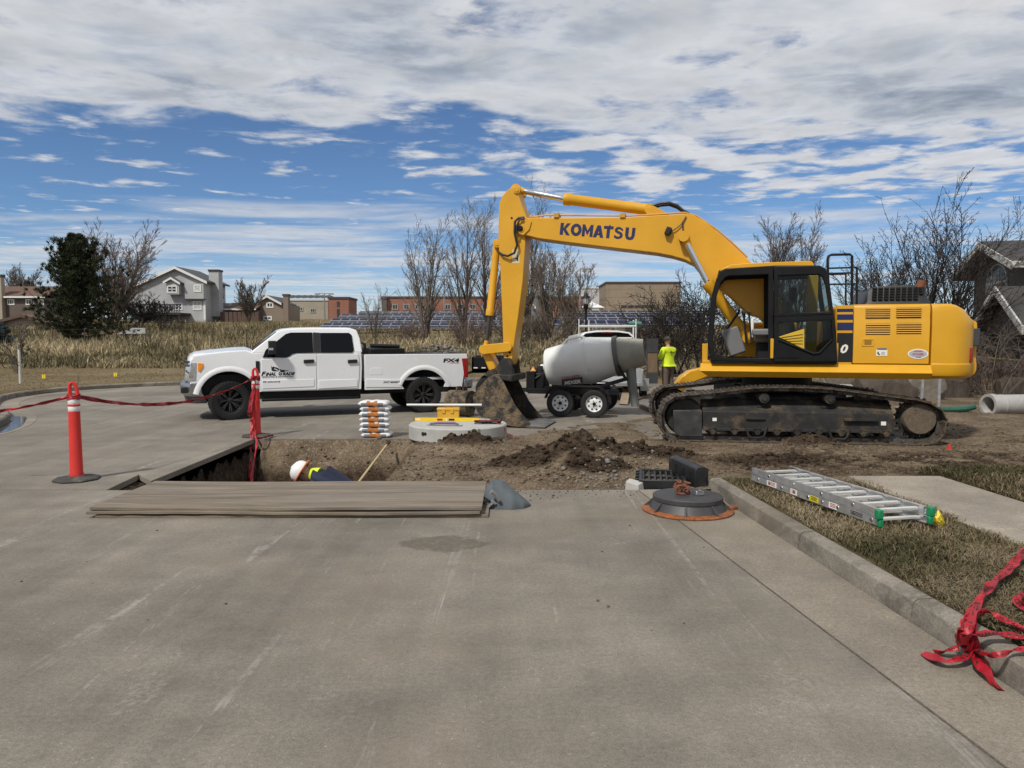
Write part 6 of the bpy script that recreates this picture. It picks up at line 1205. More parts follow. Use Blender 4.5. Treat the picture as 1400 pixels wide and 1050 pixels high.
sheet('plywood_sheet', .004, .026, .06, -.01, .004, 'lowest sheet of the weathered plywood stack bridging the trench'); sheet('plywood_sheet', .036, .026, -.02, -.03, .0, 'middle sheet of the weathered plywood stack', .004); sheet('plywood_sheet', .070, .030, -.0, .0, -.003, 'top sheet of the weathered plywood stack, muddy upper face in view', .004)
# grey cloth bag with buckles
def cloth_bag():
    o = gp(690, 690); T = thing('cloth_bag', 'slumped grey canvas bag with metal clips beside the plywood', 'bag', (o.x, o.y, 0), 0); mb = MB(); nu, nv = 36, 14; rows = []
    s = o.y / 1000
    for i in range(nu):
        t = i / (nu - 1); x = (-31 + 67 * t) * s; hgt = np.interp(t, [0, .06, .2, .4, .6, .8, .94, 1], [.02, .17, .27, .25, .17, .10, .05, .01]); dep = np.interp(t, [0, .1, .3, .6, .85, 1], [.10, .20, .27, .27, .18, .03]); row = []
        for j in range(nv):
            a = math.pi * j / (nv - 1); yy = -math.cos(a) * dep + .10 - .14 * t; zz = max(0.001, max(0.0, math.sin(a)) ** .8 * hgt); n = .030 * (vnoise(np.array(x * 11), np.array(a * 1.6 + t * 3), 3) - .5) * min(1, hgt * 6) + .02 * math.sin(7 * t + 2.2 * a) * min(1, hgt * 5); row.append((x, yy - n, zz + n * .9 if 0 < j < nv - 1 else .001))
        rows.append(row)
    mb.rings(rows); mb.build('canvas', pm('grey canvas', (.085, .098, .108), .85, var=.16, vs=6, bump=.35, bs=120, bd=.004, dirt=(.16, .14, .115), damt=.3), T, ang=60)
    mb = MB(); e = lambda x, y, z: ((x - 690) * s, -.19 + (690 - 690) * 0 - .02 - z * .25, z)
    mb.tube([e(672.5, 0, .20), e(677, 0, .17), e(683, 0, .095)], [.026, .024, .020], 6); mb.build('strap', pm('grey webbing', (.20, .20, .19), .8), T)
    mb = MB(); mb.tube([e(667, 0, .015), e(671, 0, .055), e(676, 0, .085)], .018, 4); mb.tube([e(672, 0, .10), e(676, 0, .085), e(678, 0, .06)], .014, 4); mb.build('clip', GALV, T)
    mb = MB(); [mb.tube([e(660 + k, 0, .06 + .04 * (k % 3)), e(667 + k, 0, .10), e(673, 0, .05 + .012 * k)], .008, 5) for k in range(4)]; mb.build('straps', INKBK, T)
cloth_bag()
def rustmat():
    m, t, b = newmat('rusted flange'); co = t.add('ShaderNodeTexCoord', out=3); n = t.noise(co, 14, 6, .65); n2 = t.noise(co, 60, 4, .7)
    c = t.mix(t.ramp(n, .38, .66), (.30, .095, .022), (.14, .050, .022)); t.put(b.inputs['Base Color'], t.scale(c, t.lin(n2, .3, .7, .75, 1.25))); b.inputs['Roughness'].default_value = .55; t.put(b.inputs['Normal'], t.add('ShaderNodeBump', {'Strength': .4, 'Distance': .004, 'Height': n2})); return m
def manhole():
    o = gp(940, 697.5); T = thing('manhole_frame', 'cast iron manhole ring and cover with rusty orange flange by the kerb', 'manhole cover', o, .2); RU = rustmat(); CI = pm('cast iron', (.062, .060, .062), .55, metal=.35, var=.2, vs=7, bump=.3, bs=90, bd=.003, dirt=(.12, .07, .04), damt=.26, ds=5)
    MB().lathe([(.40, .002), (.455, .0), (.468, .008), (.468, .018), (.455, .026), (.39, .034)], (0, 0, 0), (0, 0, 1), 64).build('flange', RU, T, ang=30)
    MB().lathe([(.40, .026), (.385, .045), (.345, .118), (.357, .120), (.359, .158), (.352, .162), (.33, .162)], (0, 0, 0), (0, 0, 1), 64).build('frame', CI, T, ang=28)
    MB().lathe([(.345, .15), (.335, .166), (.33, .168), (.001, .170)], (0, 0, 0), (0, 0, 1), 64).build('cover', CI, T, ang=28)
    for k in range(8):
        a = 2 * math.pi * k / 8 + .3; d = Vector((math.cos(a), math.sin(a), 0)); n = Vector((-d.y, d.x, 0)) * .010; mb = MB(); mb.loft([d * .45 + n + Vector((0, 0, .024)), d * .352 + n + Vector((0, 0, .118)), d * .33 + n + Vector((0, 0, .03))], [d * .45 - n + Vector((0, 0, .024)), d * .352 - n + Vector((0, 0, .118)), d * .33 - n + Vector((0, 0, .03))]); mb.build('rib', CI, T)
    mb = MB(); mb.box((.49, -.06, .022), (.10, .07, .03)); mb.build('lug', RU, T, bevel=.008)
    c = Vector((o.x, o.y, .17)); ch = MB(); rgk = random.Random(4)
    for k in range(13):
        a = k * 1.9; p = c + Vector((-.055 + .055 * math.cos(a), .02 + .05 * math.sin(a), .02 + .0105 * k * .9)); d1 = Vector((math.cos(a * 1.3), math.sin(a * 1.3), .3 * math.sin(k))).normalized(); d2 = d1.cross(Vector((rgk.random() - .5, rgk.random() - .5, 1))).normalized()
        ch.tube([p + d1 * .035 * math.cos(t) + d2 * .02 * math.sin(t) for t in np.linspace(0, 6.28, 13)], .0085, 5)
    ch.tube([c + Vector((-.075 + .062 * math.cos(t), -.05, .055 + .045 * math.sin(t))) for t in np.linspace(-.6, 5.2, 16)], .012, 6)
    tag(ch.build('rusty_chain', pm('rusted chain', (.17, .060, .030), .7, var=.4, vs=40)), 'rust red chain and hook heaped on the manhole cover', 'chain')
    mb = MB(); mb.loft([(-.055, -.035, 0), (.055, -.035, 0), (.055, .035, 0), (-.055, .035, 0)], [(-.042, -.028, .045), (.045, -.03, .04), (.04, .026, .045), (-.045, .028, .04)]); mb.box((.0, -.02, .05), (.03, .05, .012)); g = mb.build('steel_block', STEEL, bevel=.006); g.location = c + Vector((.105, -.035, 0)); g.rotation_euler = (0, 0, .3); tag(g, 'small grey steel block resting on the manhole cover', 'steel block')
manhole()
def inlet_parts():
    BI = pm('black cast iron', (.016, .017, .018), .42, metal=.2, var=.25, vs=8, dirt=(.11, .10, .09), damt=.34, ds=4)
    a, b = gp(893, 672), gp(935, 664); T = thing('drain_grate', 'black iron drain grate frame lying in the loose soil', 'drain grate', (1.86, 8.98, .0), -.18); h = dirt_h(np.array(1.8), np.array(9.0))[0]; T.location.z = max(-.02, float(h) - .02)
    mb = MB(); ring_plate(mb, [(-.28, -.38), (.28, -.38), (.28, .38), (-.28, .38)], [(-.24, -.34), (.24, -.34), (.24, .34), (-.24, .34)], 0, .12); mb.v = [(x, z, y) for x, y, z in mb.v]; mb.build('frame', BI, T, bevel=.006)
    for k in range(7): MB().span((-.24 + .07 * k, -.34, .075), (-.215 + .07 * k, .34, .105)).build('bar', BI, T, bevel=.003)
    mb = MB(); mb.span((-.24, -.02, .07), (.24, .02, .10)); mb.build('cross_bar', BI, T)
    mb = MB(); [mb.box((-.30, y, .06), (.05, .03, .10)) for y in (-.25, -.05, .15, .3)]; mb.build('lugs', BI, T, bevel=.004)
    T = thing('kerb_inlet_hood', 'black iron kerb inlet hood standing on edge at the kerb end', 'inlet hood', (2.185, 8.98, .0), .14); pr = [(-.085, .0), (-.085, .21), (-.075, .245), (-.045, .262), (.03, .268), (.085, .245), (.085, .0), (.06, .0), (.06, .225), (-.06, .22), (-.06, .0)]
    MB().prism(pr, -.42, .46).build('hood', BI, T, bevel=.006); MB().span((-.08, -.425, .0), (.08, -.40, .235)).build('end_plate', BI, T, bevel=.005); mb = MB(); [mb.span((-.098, y - .012, .01), (-.08, y + .012, .20)) for y in (-.30, -.05, .2)]; mb.build('stiffeners', BI, T)
    o = gp(866, 671); mb = MB(); mb.loft([(-.10, -.07, 0), (.09, -.08, 0), (.10, .08, 0), (-.09, .07, 0)], [(-.09, -.06, .115), (.07, -.07, .095), (.08, .07, .10), (-.10, .06, .12)]); b_ = mb.build('concrete_chunk', pm('pale cut concrete', (.42, .41, .38), .85, var=.12, bump=.3), bevel=.008); b_.location = (1.47, 8.66, -.03); b_.rotation_euler = (.1, .05, -.6); tag(b_, 'pale broken concrete block at the slab edge', 'concrete block')
inlet_parts()
# concrete lid with the tools left on it
def lid():
    f_, ce = gp(621, 608), None; Rr = .875; o = Vector((f_.x, f_.y + Rr, 0)); H_ = .262; T = thing('concrete_manhole_lid', 'round pale precast concrete manhole lid lying beside the trench', 'concrete lid', o, 0)
    PC = pm('precast concrete', (.40, .40, .37), .85, var=.12, vs=4, fine=.10, bs=60, bump=.35, dirt=(.27, .265, .235), damt=.36, ds=4)
    MB().lathe([(Rr - .02, 0), (Rr, .02), (Rr, H_ - .02), (Rr - .02, H_), (.001, H_)], (0, 0, 0), (0, 0, 1), 80).build('lid_body', PC, T, ang=30)
    a = math.atan2(-1, -.80); mb = MB(); d = Vector((math.cos(a), math.sin(a), 0)); mb.cyl(d * (Rr - .03) + Vector((-.0, 0, .155)), d * (Rr + .003) + Vector((0, 0, .155)), .036, 14); n = Vector((-d.y, d.x, 0)); mb.cyl(d * (Rr - .03) + n * .055 + Vector((0, 0, .16)), d * (Rr + .002) + n * .055 + Vector((0, 0, .16)), .03, 14); mb.build('lifting_hole', DARK, T)
    a = R(-62); d = Vector((math.cos(a), math.sin(a), 0)); n = Vector((-d.y, d.x, 0)); mb = MB(); mb.loft([d * (Rr - .01) + n * s + Vector((0, 0, z)) for s, z in ((-.02, .01), (.02, .01), (.02, H_ - .012), (-.02, H_ - .012))], [d * (Rr + .003) + n * s + Vector((0, 0, z)) for s, z in ((-.02, .01), (.02, .01), (.02, H_ - .012), (-.02, H_ - .012))]); mb.build('mould_seam', pm('damp seam', (.20, .20, .185), .8), T)
    at_ = lambda x, y, z=H_: gp(x, y, z)
    YT = pm('tool yellow', (.78, .52, .02), .4, var=.05)
    # spirit level
    p, q_ = at_(566, 575.6), at_(655, 576.2); L = (q_ - p).length; lv = thing('spirit_level', 'long yellow spirit level on the concrete lid', 'spirit level', p.lerp(q_, .5), math.atan2(q_.y - p.y, q_.x - p.x)); mb = MB(); mb.span((-L / 2, -.012, 0), (L / 2, .012, .062)); mb.build('beam', YT, lv, bevel=.003)
    for x, w in ((-.12, .10), (.08, .14), (.02, .05)): MB().span((x - w / 2, -.014, .012), (x + w / 2, -.0121, .05)).build('vial_window', INKBK if x > .05 else (OFFW if x > 0 else INKRD), lv)
    MB().span((-L / 2 + .03, -.0135, .02), (-L / 2 + .12, -.0121, .045)).build('print', OFFW, lv); MB().span((-L / 2, -.0145, .0), (-L / 2 + .012, .0145, .064)).build('end_cap', INKBK, lv)
    # tool box
    p = at_(613, 571.8); tb = thing('tool_box', 'yellow plastic tool box at the back of the concrete lid', 'tool box', (p.x, p.y + .05, H_), .03); YB = pm('amber plastic', (.62, .34, .03), .45, var=.1); MB().span((-.205, -.10, 0), (.205, .10, .145)).build('case', YB, tb, bevel=.012); MB().span((-.215, -.11, .145), (.215, .11, .20)).build('case_lid', YB, tb, bevel=.012); [MB().span((x - .03, -.118, .10), (x + .03, -.104, .19)).build('catch', YB, tb, bevel=.004) for x in (-.09, .07)]; MB().tube([(-.06, 0, .2), (-.06, 0, .222), (.06, 0, .222), (.06, 0, .2)], .01, 6).build('handle', YB, tb)
    zt = H_ + .235; a_, b_ = at(556, 553.2, p.y - .02), at(658.5, 556.2, p.y + .04); mb = MB(); mb.cyl((a_.x, a_.y, zt + .022), (b_.x, b_.y, zt - .006 + .022), .022, 10); tag(mb.build('white_pole', pm('white plastic pipe', (.74, .74, .72), .35)), 'white plastic pole lying across the yellow tool box', 'pole')
    # float with purple handle
    p, q_ = at_(583, 581.5), at_(631, 582.6); L = (q_ - p).length; fl = thing('hand_float', 'long purple handled finishing float on the concrete lid', 'trowel', p.lerp(q_, .5), math.atan2(q_.y - p.y, q_.x - p.x)); mb = MB(); mb.prism([(-L / 2, 0), (-L / 2 + .06, -.045), (L / 2, -.05), (L / 2 + .01, .05), (-L / 2 + .06, .05)], .002, .012, 'z'); mb.build('blade', STEEL, fl); mb = MB(); mb.tube([(-L * .40, 0, .03), (-L * .15, 0, .048), (L * .3, 0, .048), (L * .42, 0, .03)], [.014, .022, .022, .012], 8); mb.build('grip', pm('purple plastic', (.13, .06, .14), .5), fl)
    # ratchet strap heap
    c = at_(662, 579.5); st = thing('ratchet_strap', 'red and black ratchet strap heaped on the lid edge', 'strap', c, 0); rgk = random.Random(8); mb = MB(); mk = MB()
    for k in range(9):
        pts = [(rgk.uniform(-.22, .30), rgk.uniform(-.07, .08), rgk.uniform(.01, .07)) for _ in range(5)]; (mb if k % 2 else mk).tube(smooth3(pts), .012, 5)
    mb.build('red_webbing', pm('dull red webbing', (.16, .030, .030), .8, var=.3), st); mk.tube([(.1, 0, .05), (.22, .02, .08), (.30, -.02, .05)], [.03, .035, .03], 6); mk.build('black_webbing', INKBK, st); MB().tube(smooth3([(.2, -.05, .03), (.35, -.12, -.02), (.42, -.2, -.2), (.62, -.35, -.25)]), .011, 5).build('strap_tail', MATS['dull red webbing'], st)
def smooth3(P, it=2):
    P = [Vector(p) for p in P]
    for _ in range(it):
        Q = [P[0]]
        for p, q in zip(P[:-1], P[1:]): Q += [p * .75 + q * .25, p * .25 + q * .75]
        P = Q + [P[-1]]
    return P
lid()
# sacks of dry mix
def sacks():
    names = ['lowest', 'second from the ground', 'third from the ground', 'middle', 'third from the top', 'second from the top', 'topmost']; o = gp(512, 599); rgk = random.Random(2); z = 0
    PAP = pm('white sack paper', (.70, .70, .69), .6, var=.05, vs=8, bump=.3, bs=22, bd=.01); OR = pm('orange label', (.42, .15, .035), .55, var=.25, vs=14); GP = pm('grey sack print', (.20, .22, .26), .6, var=.2, vs=20)
    for k in range(7):
        T = thing('cement_sack', 'white sack with an orange label, %s of the seven in the stack' % names[k], 'sack', (o.x + rgk.uniform(-.02, .02) - .004 * k, o.y + .18 + rgk.uniform(-.015, .015), z), rgk.uniform(-.03, .03), 'stacked cement sacks'); mb = MB(); rows = []
        W, Dp, Hh = .265, .19, .098
        for i in range(21):
            t = -1 + 2 * i / 20; x = W * t; hz = Hh * (1 - abs(t) ** 7) ** .6 * .5 + .004; dy = Dp * (1 - .08 * abs(t) ** 4); row = []
            for j in range(20):
                a = 2 * math.pi * j / 20; ca, sa = math.cos(a), math.sin(a); row.append((x, dy * math.copysign(abs(ca) ** .5, ca), Hh / 2 + hz * math.copysign(abs(sa) ** .65, sa) + .006 * math.sin(9 * t + k * 2 + a) * (1 - abs(t))))
            rows.append(row)
        mb.rings(rows).build('sack_body', PAP, T, ang=70)
        def face(x0, x1, h0, h1, nm, m, out):
            f = MB(); r_ = []
            for x in np.linspace(x0, x1, 7):
                t = x / W; hz = Hh * (1 - abs(t) ** 7) ** .6 * .5 + .004; dy = Dp * (1 - .08 * abs(t) ** 4); row = []
                for a in np.linspace(h0, h1, 6):
                    aa = math.pi + a; ca, sa = math.cos(aa), -math.sin(a) * -1; row.append((x, -(dy * abs(math.cos(a)) ** .5 + out), Hh / 2 + hz * math.copysign(abs(math.sin(a)) ** .65, math.sin(a)) * 1.01 + .006 * math.sin(9 * t + k * 2 + (2 * math.pi + 0 if 0 else math.pi)) * 0))
                r_.append(row)
            f.rings(r_, False, False); f.build(nm, m, T)
        face(-.105, .085, -.75, 1.15, 'label', OR, .004); face(-.20, -.11, -.7, .25, 'print', GP, .004); face(.09, .19, -.7, .25, 'print', GP, .004)
        z += .094
sacks()
# shovel leaning out of the trench
p0, p1 = Vector((-2.12, 12.45, .06)), Vector((-2.66, 9.55, -1.15)); p0 = at(532, 604, 12.5); p1 = at(487, 664, 10.2); dd = (p1 - p0).normalized(); p2 = p1 + dd * .75
sh = thing('shovel', 'long handled shovel with pale wooden shaft leaning out of the trench', 'shovel', (0, 0, 0)); MB().tube([p0 + dd * .18, p2], .019, 8).build('shaft', pm('pale ash', (.50, .38, .20), .6, var=.1), sh); MB().tube([p0, p0 + dd * .22], [.03, .022], 8).build('grip', INKBK, sh)
mb = MB(); n_ = dd.cross(Vector((1, 0, 0))).normalized(); s_ = dd.cross(n_); mb.loft([p2 + s_ * a + dd * b for a, b in ((-.04, 0), (-.12, .06), (-.12, .24), (0, .36), (.12, .24), (.12, .06), (.04, 0))], [p2 + s_ * a + dd * b + n_ * .006 for a, b in ((-.04, 0), (-.12, .06), (-.12, .24), (0, .36), (.12, .24), (.12, .06), (.04, 0))]); mb.build('shovel_blade', MUDST, sh)
# second, small muddy bucket lying behind
def spare_bucket():
    o = gp(632, 571); T = thing('spare_bucket', 'small muddy digging bucket lying left of the big one', 'excavator bucket', (o.x - .06, o.y + .35, 0), 0); pr = arc(0, .30, .29, 20, 290, 16); inn = arc(0, .30, .255, 20, 290, 16); rows = [[(-.27, p[0], p[1]), (.29, p[0], p[1]), (.29, q[0], q[1]), (-.27, q[0], q[1])] for p, q in zip(pr, inn)]
    MB().rings(rows).build('shell', MUDBK, T, bevel=.004); [MB().prism([(0, .3)] + pr if 0 else pr, x, x + .025, 'x').build('cheek', MUDBK, T, bevel=.004) for x in (.27,)]; mb = MB(); mb.span((-.1, -.05, .55), (-.06, .12, .68)); mb.span((.08, -.05, .55), (.12, .12, .68)); mb.build('ears', MUDBK, T, bevel=.01); T.rotation_euler = (0, 0, R(-28))
spare_bucket()
# ladder
def ladder():
    a, b, c = gp(1201, 724, .17), gp(1263, 718, .17), gp(1027.5, 660, .17); f = (c - a); L = f.length; phi = math.atan2(f.y, f.x); W_ = (b - a).length; T = thing('extension_ladder', 'aluminium extension ladder with green feet lying on the grass verge', 'ladder', a, phi); T.rotation_euler = (0, 0, phi)
    AL = pm('ladder aluminium', (.62, .63, .65), .32, metal=.75, var=.12, vs=12, dirt=(.42, .41, .38), damt=.25); GR = pm('green plastic foot', (.01, .22, .09), .45, var=.1)
    for sec, (z0, ins) in enumerate(((.03, 0), (.105, .0))):
        for y in (0, -W_):
            s = 1 if y == 0 else -1; MB().prism([(y, z0), (y, z0 + .068), (y - s * .028, z0 + .068), (y - s * .028, z0 + .062), (y - s * .006, z0 + .062), (y - s * .006, z0 + .006), (y - s * .028, z0 + .006), (y - s * .028, z0)], 0 + .02 * sec, L, 'x').build('rail', AL, T)
        for k in range(9):
            u = L * (k + .4) / 9 + .02 * sec; mb = MB(); mb.prism([(u - .022, z0 + .022), (u + .022, z0 + .022), (u + .024, z0 + .046), (u - .024, z0 + .046)], -.004, -W_ + .004); mb.build('rung', pm('worn rung', (.66, .66, .63), .45, metal=.4, var=.12, dirt=(.35, .33, .29), damt=.3, ds=8), T, bevel=.004)
            if sec == 0 or k % 2:
                for y in (.001, -W_ - .001): MB().cyl((u, y - .003, z0 + .034), (u, y + .003, z0 + .034), .017, 10).build('rung_end', CHROME, T)
    for y in (0, -W_): mb = MB(); mb.box((-.015, y + (.012 if y == 0 else -.012), .135), (.06, .05, .085)); mb.box((-.02, y, .06), (.04, .045, .07)); mb.build('foot', GR, T, bevel=.01)
    mb = MB(); mb.box((.055, -W_, .12), (.05, .05, .09)); mb.build('rail_end', AL, T)
    for u, w, m in ((.83, .14, pm('yellow label', (.70, .58, .02), .5)), (1.55, .18, OFFW), (1.18, .11, OFFW), (.55, .12, OFFW), (.18, .20, pm('grey label', (.25, .25, .25), .5))):
        mb = MB(); mb.span((u, .0012, .038), (u + w, .0026, .092)); lb = mb.build('label', m, T); mb = MB(); [mb.span((u + .02, .0024, z), (u + w - .02, .0032, z + .007)) for z in (.05, .064, .078)]; mb.build('label_print', INKBK if m is not OFFW else INKRD, lb)
ladder()
p = gp(1279, 719, .16); fg = thing('pin_flag', 'yellow pin flag stuck in the grass by the ladder foot', 'flag', p, 0); MB().tube([(0, 0, -.05), (.005, 0, .10), (.0, .0, .17)], .003, 5).build('wire', STEEL, fg)
mb = MB(); e = lambda x, y: at(x, y, p.y) - p; qd = [e(1271, 713), e(1284, 697.5), e(1290.5, 709), e(1293, 716), e(1286, 722.5)]; cen = sum(qd, Vector()) / 5 + Vector((0, -.035, 0)); n = len(qd); mb.add([tuple(v + Vector((0, .01 * (i % 2), 0))) for i, v in enumerate(qd)] + [tuple(cen)] + [tuple(v + Vector((0, .003 + .01 * (i % 2), 0))) for i, v in enumerate(qd)] + [tuple(cen + Vector((0, .003, 0)))], [(i, (i + 1) % n, n) for i in range(n)] + [(n + 1 + (i + 1) % n, n + 1 + i, 2 * n + 1) for i in range(n)]); ff = mb.build('flag_sheet', pm('yellow vinyl flag', (.80, .60, .01), .45, var=.05), fg, recalc=False)
mb = MB(); k_ = lambda x, y: e(x, y) + Vector((0, -.036, 0)); [mb.tube([k_(*a_), k_(*b_)], .003, 4) for a_, b_ in (((1277, 710), (1283, 716)), ((1280, 706.5), (1286, 713)), ((1283, 703), (1288, 711)), ((1278, 709), (1283, 703.5)))]; mb.build('flag_print', pm('brown ink', (.18, .12, .01), .5), fg)
p = gp(1298, 617); rf = thing('marker_flag', 'tiny red marker flag in the dirt behind the tracks', 'flag', p, 0); MB().cyl((0, 0, -.05), (0, 0, .12), .005, 5).build('stake', STEEL, rf); MB().loft([(-.05, 0, .0), (.035, -.02, .0), (.0, 0, .13)], [(-.05, .02, .0), (.035, .01, .0), (.0, .01, .13)]).build('flag_sheet', pm('red flag vinyl', (.60, .03, .015), .5), rf)

# ================================================================ YARD BEHIND THE EXCAVATOR
PIPE = pm('concrete pipe', (.36, .35, .33), .85, var=.14, vs=5, bump=.3, dirt=(.22, .20, .17), damt=.34)
def pipe(px, py, r, L, az, label, zc=None):
    o = gp(px, py); T = thing('concrete_pipe', label, 'pipe', (o.x, o.y + r, r if zc is None else zc), az, 'concrete pipes in the yard'); MB().lathe([(r * .78, L), (r, L), (r, .14), (r * 1.10, .12), (r * 1.10, .0), (r * .82, 0), (r * .78, .08), (r * .78, L)], (0, 0, 0), (1, 0, 0), 36, False).build('pipe_wall', PIPE, T, ang=30)
    rows = [[(x, rr_ * math.cos(t), rr_ * math.sin(t)) for t in np.linspace(0, 2 * math.pi, 25)[:-1]] for x, rr_ in ((.3, r * 1.001), (.31, r * 1.03), (.36, r * 1.03), (.37, r * 1.001))]; MB().rings(rows, True, False).build('pipe_band', PIPE, T)
pipe(1359, 569, .235, 2.4, R(8), 'large concrete pipe lying at the right behind the counterweight'); pipe(1228, 549, .22, 2.3, R(158), 'concrete pipe partly hidden behind the excavator tracks')
p = gp(1260, 562); q_ = gp(1283, 566); ss = thing('sign_stand', 'galvanised two legged stand in the dirt behind the counterweight', 'sign stand', p, math.atan2(q_.y - p.y, q_.x - p.x)); wd = (q_ - p).length; [MB().cyl((x, 0, -.1), (x, 0, 1.25), .035, 12).build('leg', GALV, ss) for x in (0, wd)]; MB().cyl((0, 0, 1.1), (wd, 0, 1.1), .03, 10).build('cross_rail', GALV, ss); MB().span((-.1, -.02, .95), (wd + .1, -.0, 1.45)).build('board', pm('grey board', (.3, .3, .3), .6), ss)
def boulder(px, py, w, h, seed, label, m):
    o = gp(px, py); bm = bmesh.new(); bmesh.ops.create_icosphere(bm, subdivisions=4, radius=1)
    for v in bm.verts:
        n = v.co.normalized(); k = 1 + .62 * float(fbm(np.array(n.x * 1.3 + seed * 7 + n.z * 1.2), np.array(n.y * 1.3 - n.z * .9), 1.3, 5, seed, .6)); v.co = Vector((max(-.8, min(.8, n.x * k)) * w / 1.5, max(-.75, min(.75, n.y * k)) * w * .42, max(-.4, min(.72, n.z * k)) * h / 1.1 + h * .30))
    me = bpy.data.meshes.new('boulder'); bm.to_mesh(me); bm.free(); me.materials.append(m); me.polygons.foreach_set('use_smooth', [True] * len(me.polygons)); me.set_sharp_from_angle(angle=R(28)); b = link('boulder', me); b.location = (o.x, o.y + .3, o.z); tag(b, label, 'boulder', 'boulders edging the yard')
ROCK = pm('tan sandstone', (.17, .145, .115), .9, var=.22, vs=2, bump=.6, bs=9, bd=.05, dirt=(.12, .10, .075), damt=.35); ROCKD = pm('brown shale', (.075, .058, .045), .9, var=.3, vs=2.5, bump=.6, bs=9, bd=.05, stretch=(2.5, 2.5, .6))
for i, (x, y, w, h, lb, m) in enumerate(((1262, 549, 1.2, .85, 'blocky tan boulder behind the stand legs', ROCK), (1216, 549, 1.5, .8, 'dark brown split boulder behind the pipe mouth', ROCKD), (1150, 541, 1.0, .7, 'low tan boulder left of the half hidden pipe', ROCK), (1308, 546, 1.0, .6, 'low dark boulder below the counterweight corner', ROCKD), (930, 534, .8, .45, 'pale rock just right of the standing worker', ROCK), (1392, 543, .8, .6, 'small boulder behind the big right pipe', ROCKD))): boulder(x, y, w, h, i + 3, lb, m)
o = gp(1308, 566); mb = MB(); mb.tube(smooth3([(-.5, 0, .09), (-.2, .05, .10), (.2, -.02, .12), (.45, .08, .16)], 3), [.055] + [.07] * 23 + [.08] if 0 else .07, 8); g = mb.build('green_hose', pm('green drain hose', (.025, .10, .065), .5, var=.15)); g.location = o; tag(g, 'green plastic drain hose lying by the stand legs', 'hose')
o = gp(893, 566); FORMW = pm('form lumber', (.15, .095, .055), .8, var=.3, vs=3)
# plywood tray and loose board near the worker
q4 = [gp(864, 552.5), gp(904, 536), gp(921, 540), gp(894, 566)]; T = thing('lumber_tray', 'wooden tray with raised lumber rim on the ground before the worker', 'tray', q4[0], 0); L4 = [v - q4[0] for v in q4]; MB().loft([v + Vector((0, 0, .005)) for v in L4], [v + Vector((0, 0, .035)) for v in L4]).build('tray_floor', pm('grey ply floor', (.14, .135, .12), .8, var=.25), T)
for a_, b_ in zip(L4, L4[1:] + L4[:1]): d_ = b_ - a_; mb = MB(); mb.box((a_ + b_) / 2 + Vector((0, 0, .05)), (d_.length, .07, .10), Matrix.Rotation(math.atan2(d_.y, d_.x), 3, 'Z')); mb.build('rim_board', FORMW, T)
b_ = MB().loft([gp(847, 552, .0), gp(858, 553, .0), gp(862, 530, .3), gp(852, 530, .3)], [gp(847, 552, .03), gp(858, 553, .03), gp(862, 530, .33), gp(852, 530, .33)]).build('plywood_board', pm('tan ply', (.26, .20, .13), .75, var=.2)); tag(b_, 'tan plywood board leaning under the mixer chute', 'board')
# curved arm of another machine, glimpsed left of the tracks
Fk = Frame((0, 17.2, 0), math.pi); pr = [Fk.px(x, y, 0) for x, y in ((921, 541), (924, 527), (932, 515), (944, 507), (962, 503), (985, 502), (985, 513), (968, 515), (952, 521), (938, 530), (929, 540))]; lo = thing('loader_arm', 'curved yellow loader arm showing between worker and tracks', 'loader arm', (0, 17.2, 0), math.pi); MB().prism(pr, -.35, .0).build('arm_casting', YEL, lo, bevel=.02); mb = MB(); c = Fk.px(975, 508, 0); mb.cyl((c[0], -.42, c[1]), (c[0], .06, c[1]), .06); mb.span((c[0] - .8, -.3, 0), (c[0] - .1, -.05, c[1] + .05)); mb.build('arm_post', BLACKM, lo)
# ================================================================ TREES
BARK = pm('grey bark', (.105, .088, .070), .9, var=.25, vs=3); BARKD = pm('dark bark', (.026, .021, .018), .9, var=.25, vs=3); TWIG = pm('grey brown twigs', (.12, .096, .078), .9, var=.2, vs=1); TWIGD = pm('dark twigs', (.032, .025, .021), .9, var=.2, vs=1); TWIGR = pm('red brown twigs', (.15, .105, .085), .9, var=.2, vs=1); TWIGP = pm('pale poplar twigs', (.20, .165, .13), .9, var=.2, vs=1)
def rnd_perp(rg, d):
    v = Vector((rg.gauss(0, 1), rg.gauss(0, 1), rg.gauss(0, 1))); v -= d * v.dot(d); return v.normalized()
def grow(rg, p, d, L, r, lvl, K, out):
    n = K['n'][lvl]; st = L / n; top = lvl == len(K['n']) - 1; kids = 0 if top else K['kids'][lvl]; r_end = r * K.get('end', .25); acc = rg.random()
    for i in range(n):
        d = (d + rnd_perp(rg, d) * K['wob'][lvl] * rg.random() + Vector((0, 0, K['trop'][lvl]))).normalized(); q = p + d * st; ra = r + (r_end - r) * i / n; rb = r + (r_end - r) * (i + 1) / n
        out[min(lvl, 2)].append((*p, *q, max(ra, K['rmin']), max(rb, K['rmin'])))
        t = (i + .5) / n
        if kids and t > K['start'][lvl]:
            acc += kids / n / (1 - K['start'][lvl])
            while acc > 1:
                acc -= 1; a = R(K['ang'][lvl] * rg.uniform(.7, 1.3)); dd = (d * math.cos(a) + rnd_perp(rg, d) * math.sin(a)).normalized(); f = rg.random()
                ll = L * K['rat'][lvl] * rg.uniform(.6, 1.15) * (1.15 - K['tap'] * t)
                grow(rg, p.lerp(q, f), dd, ll, min(rb * .75, ra * K.get('rk', .6)), lvl + 1, K, out)
        p = q
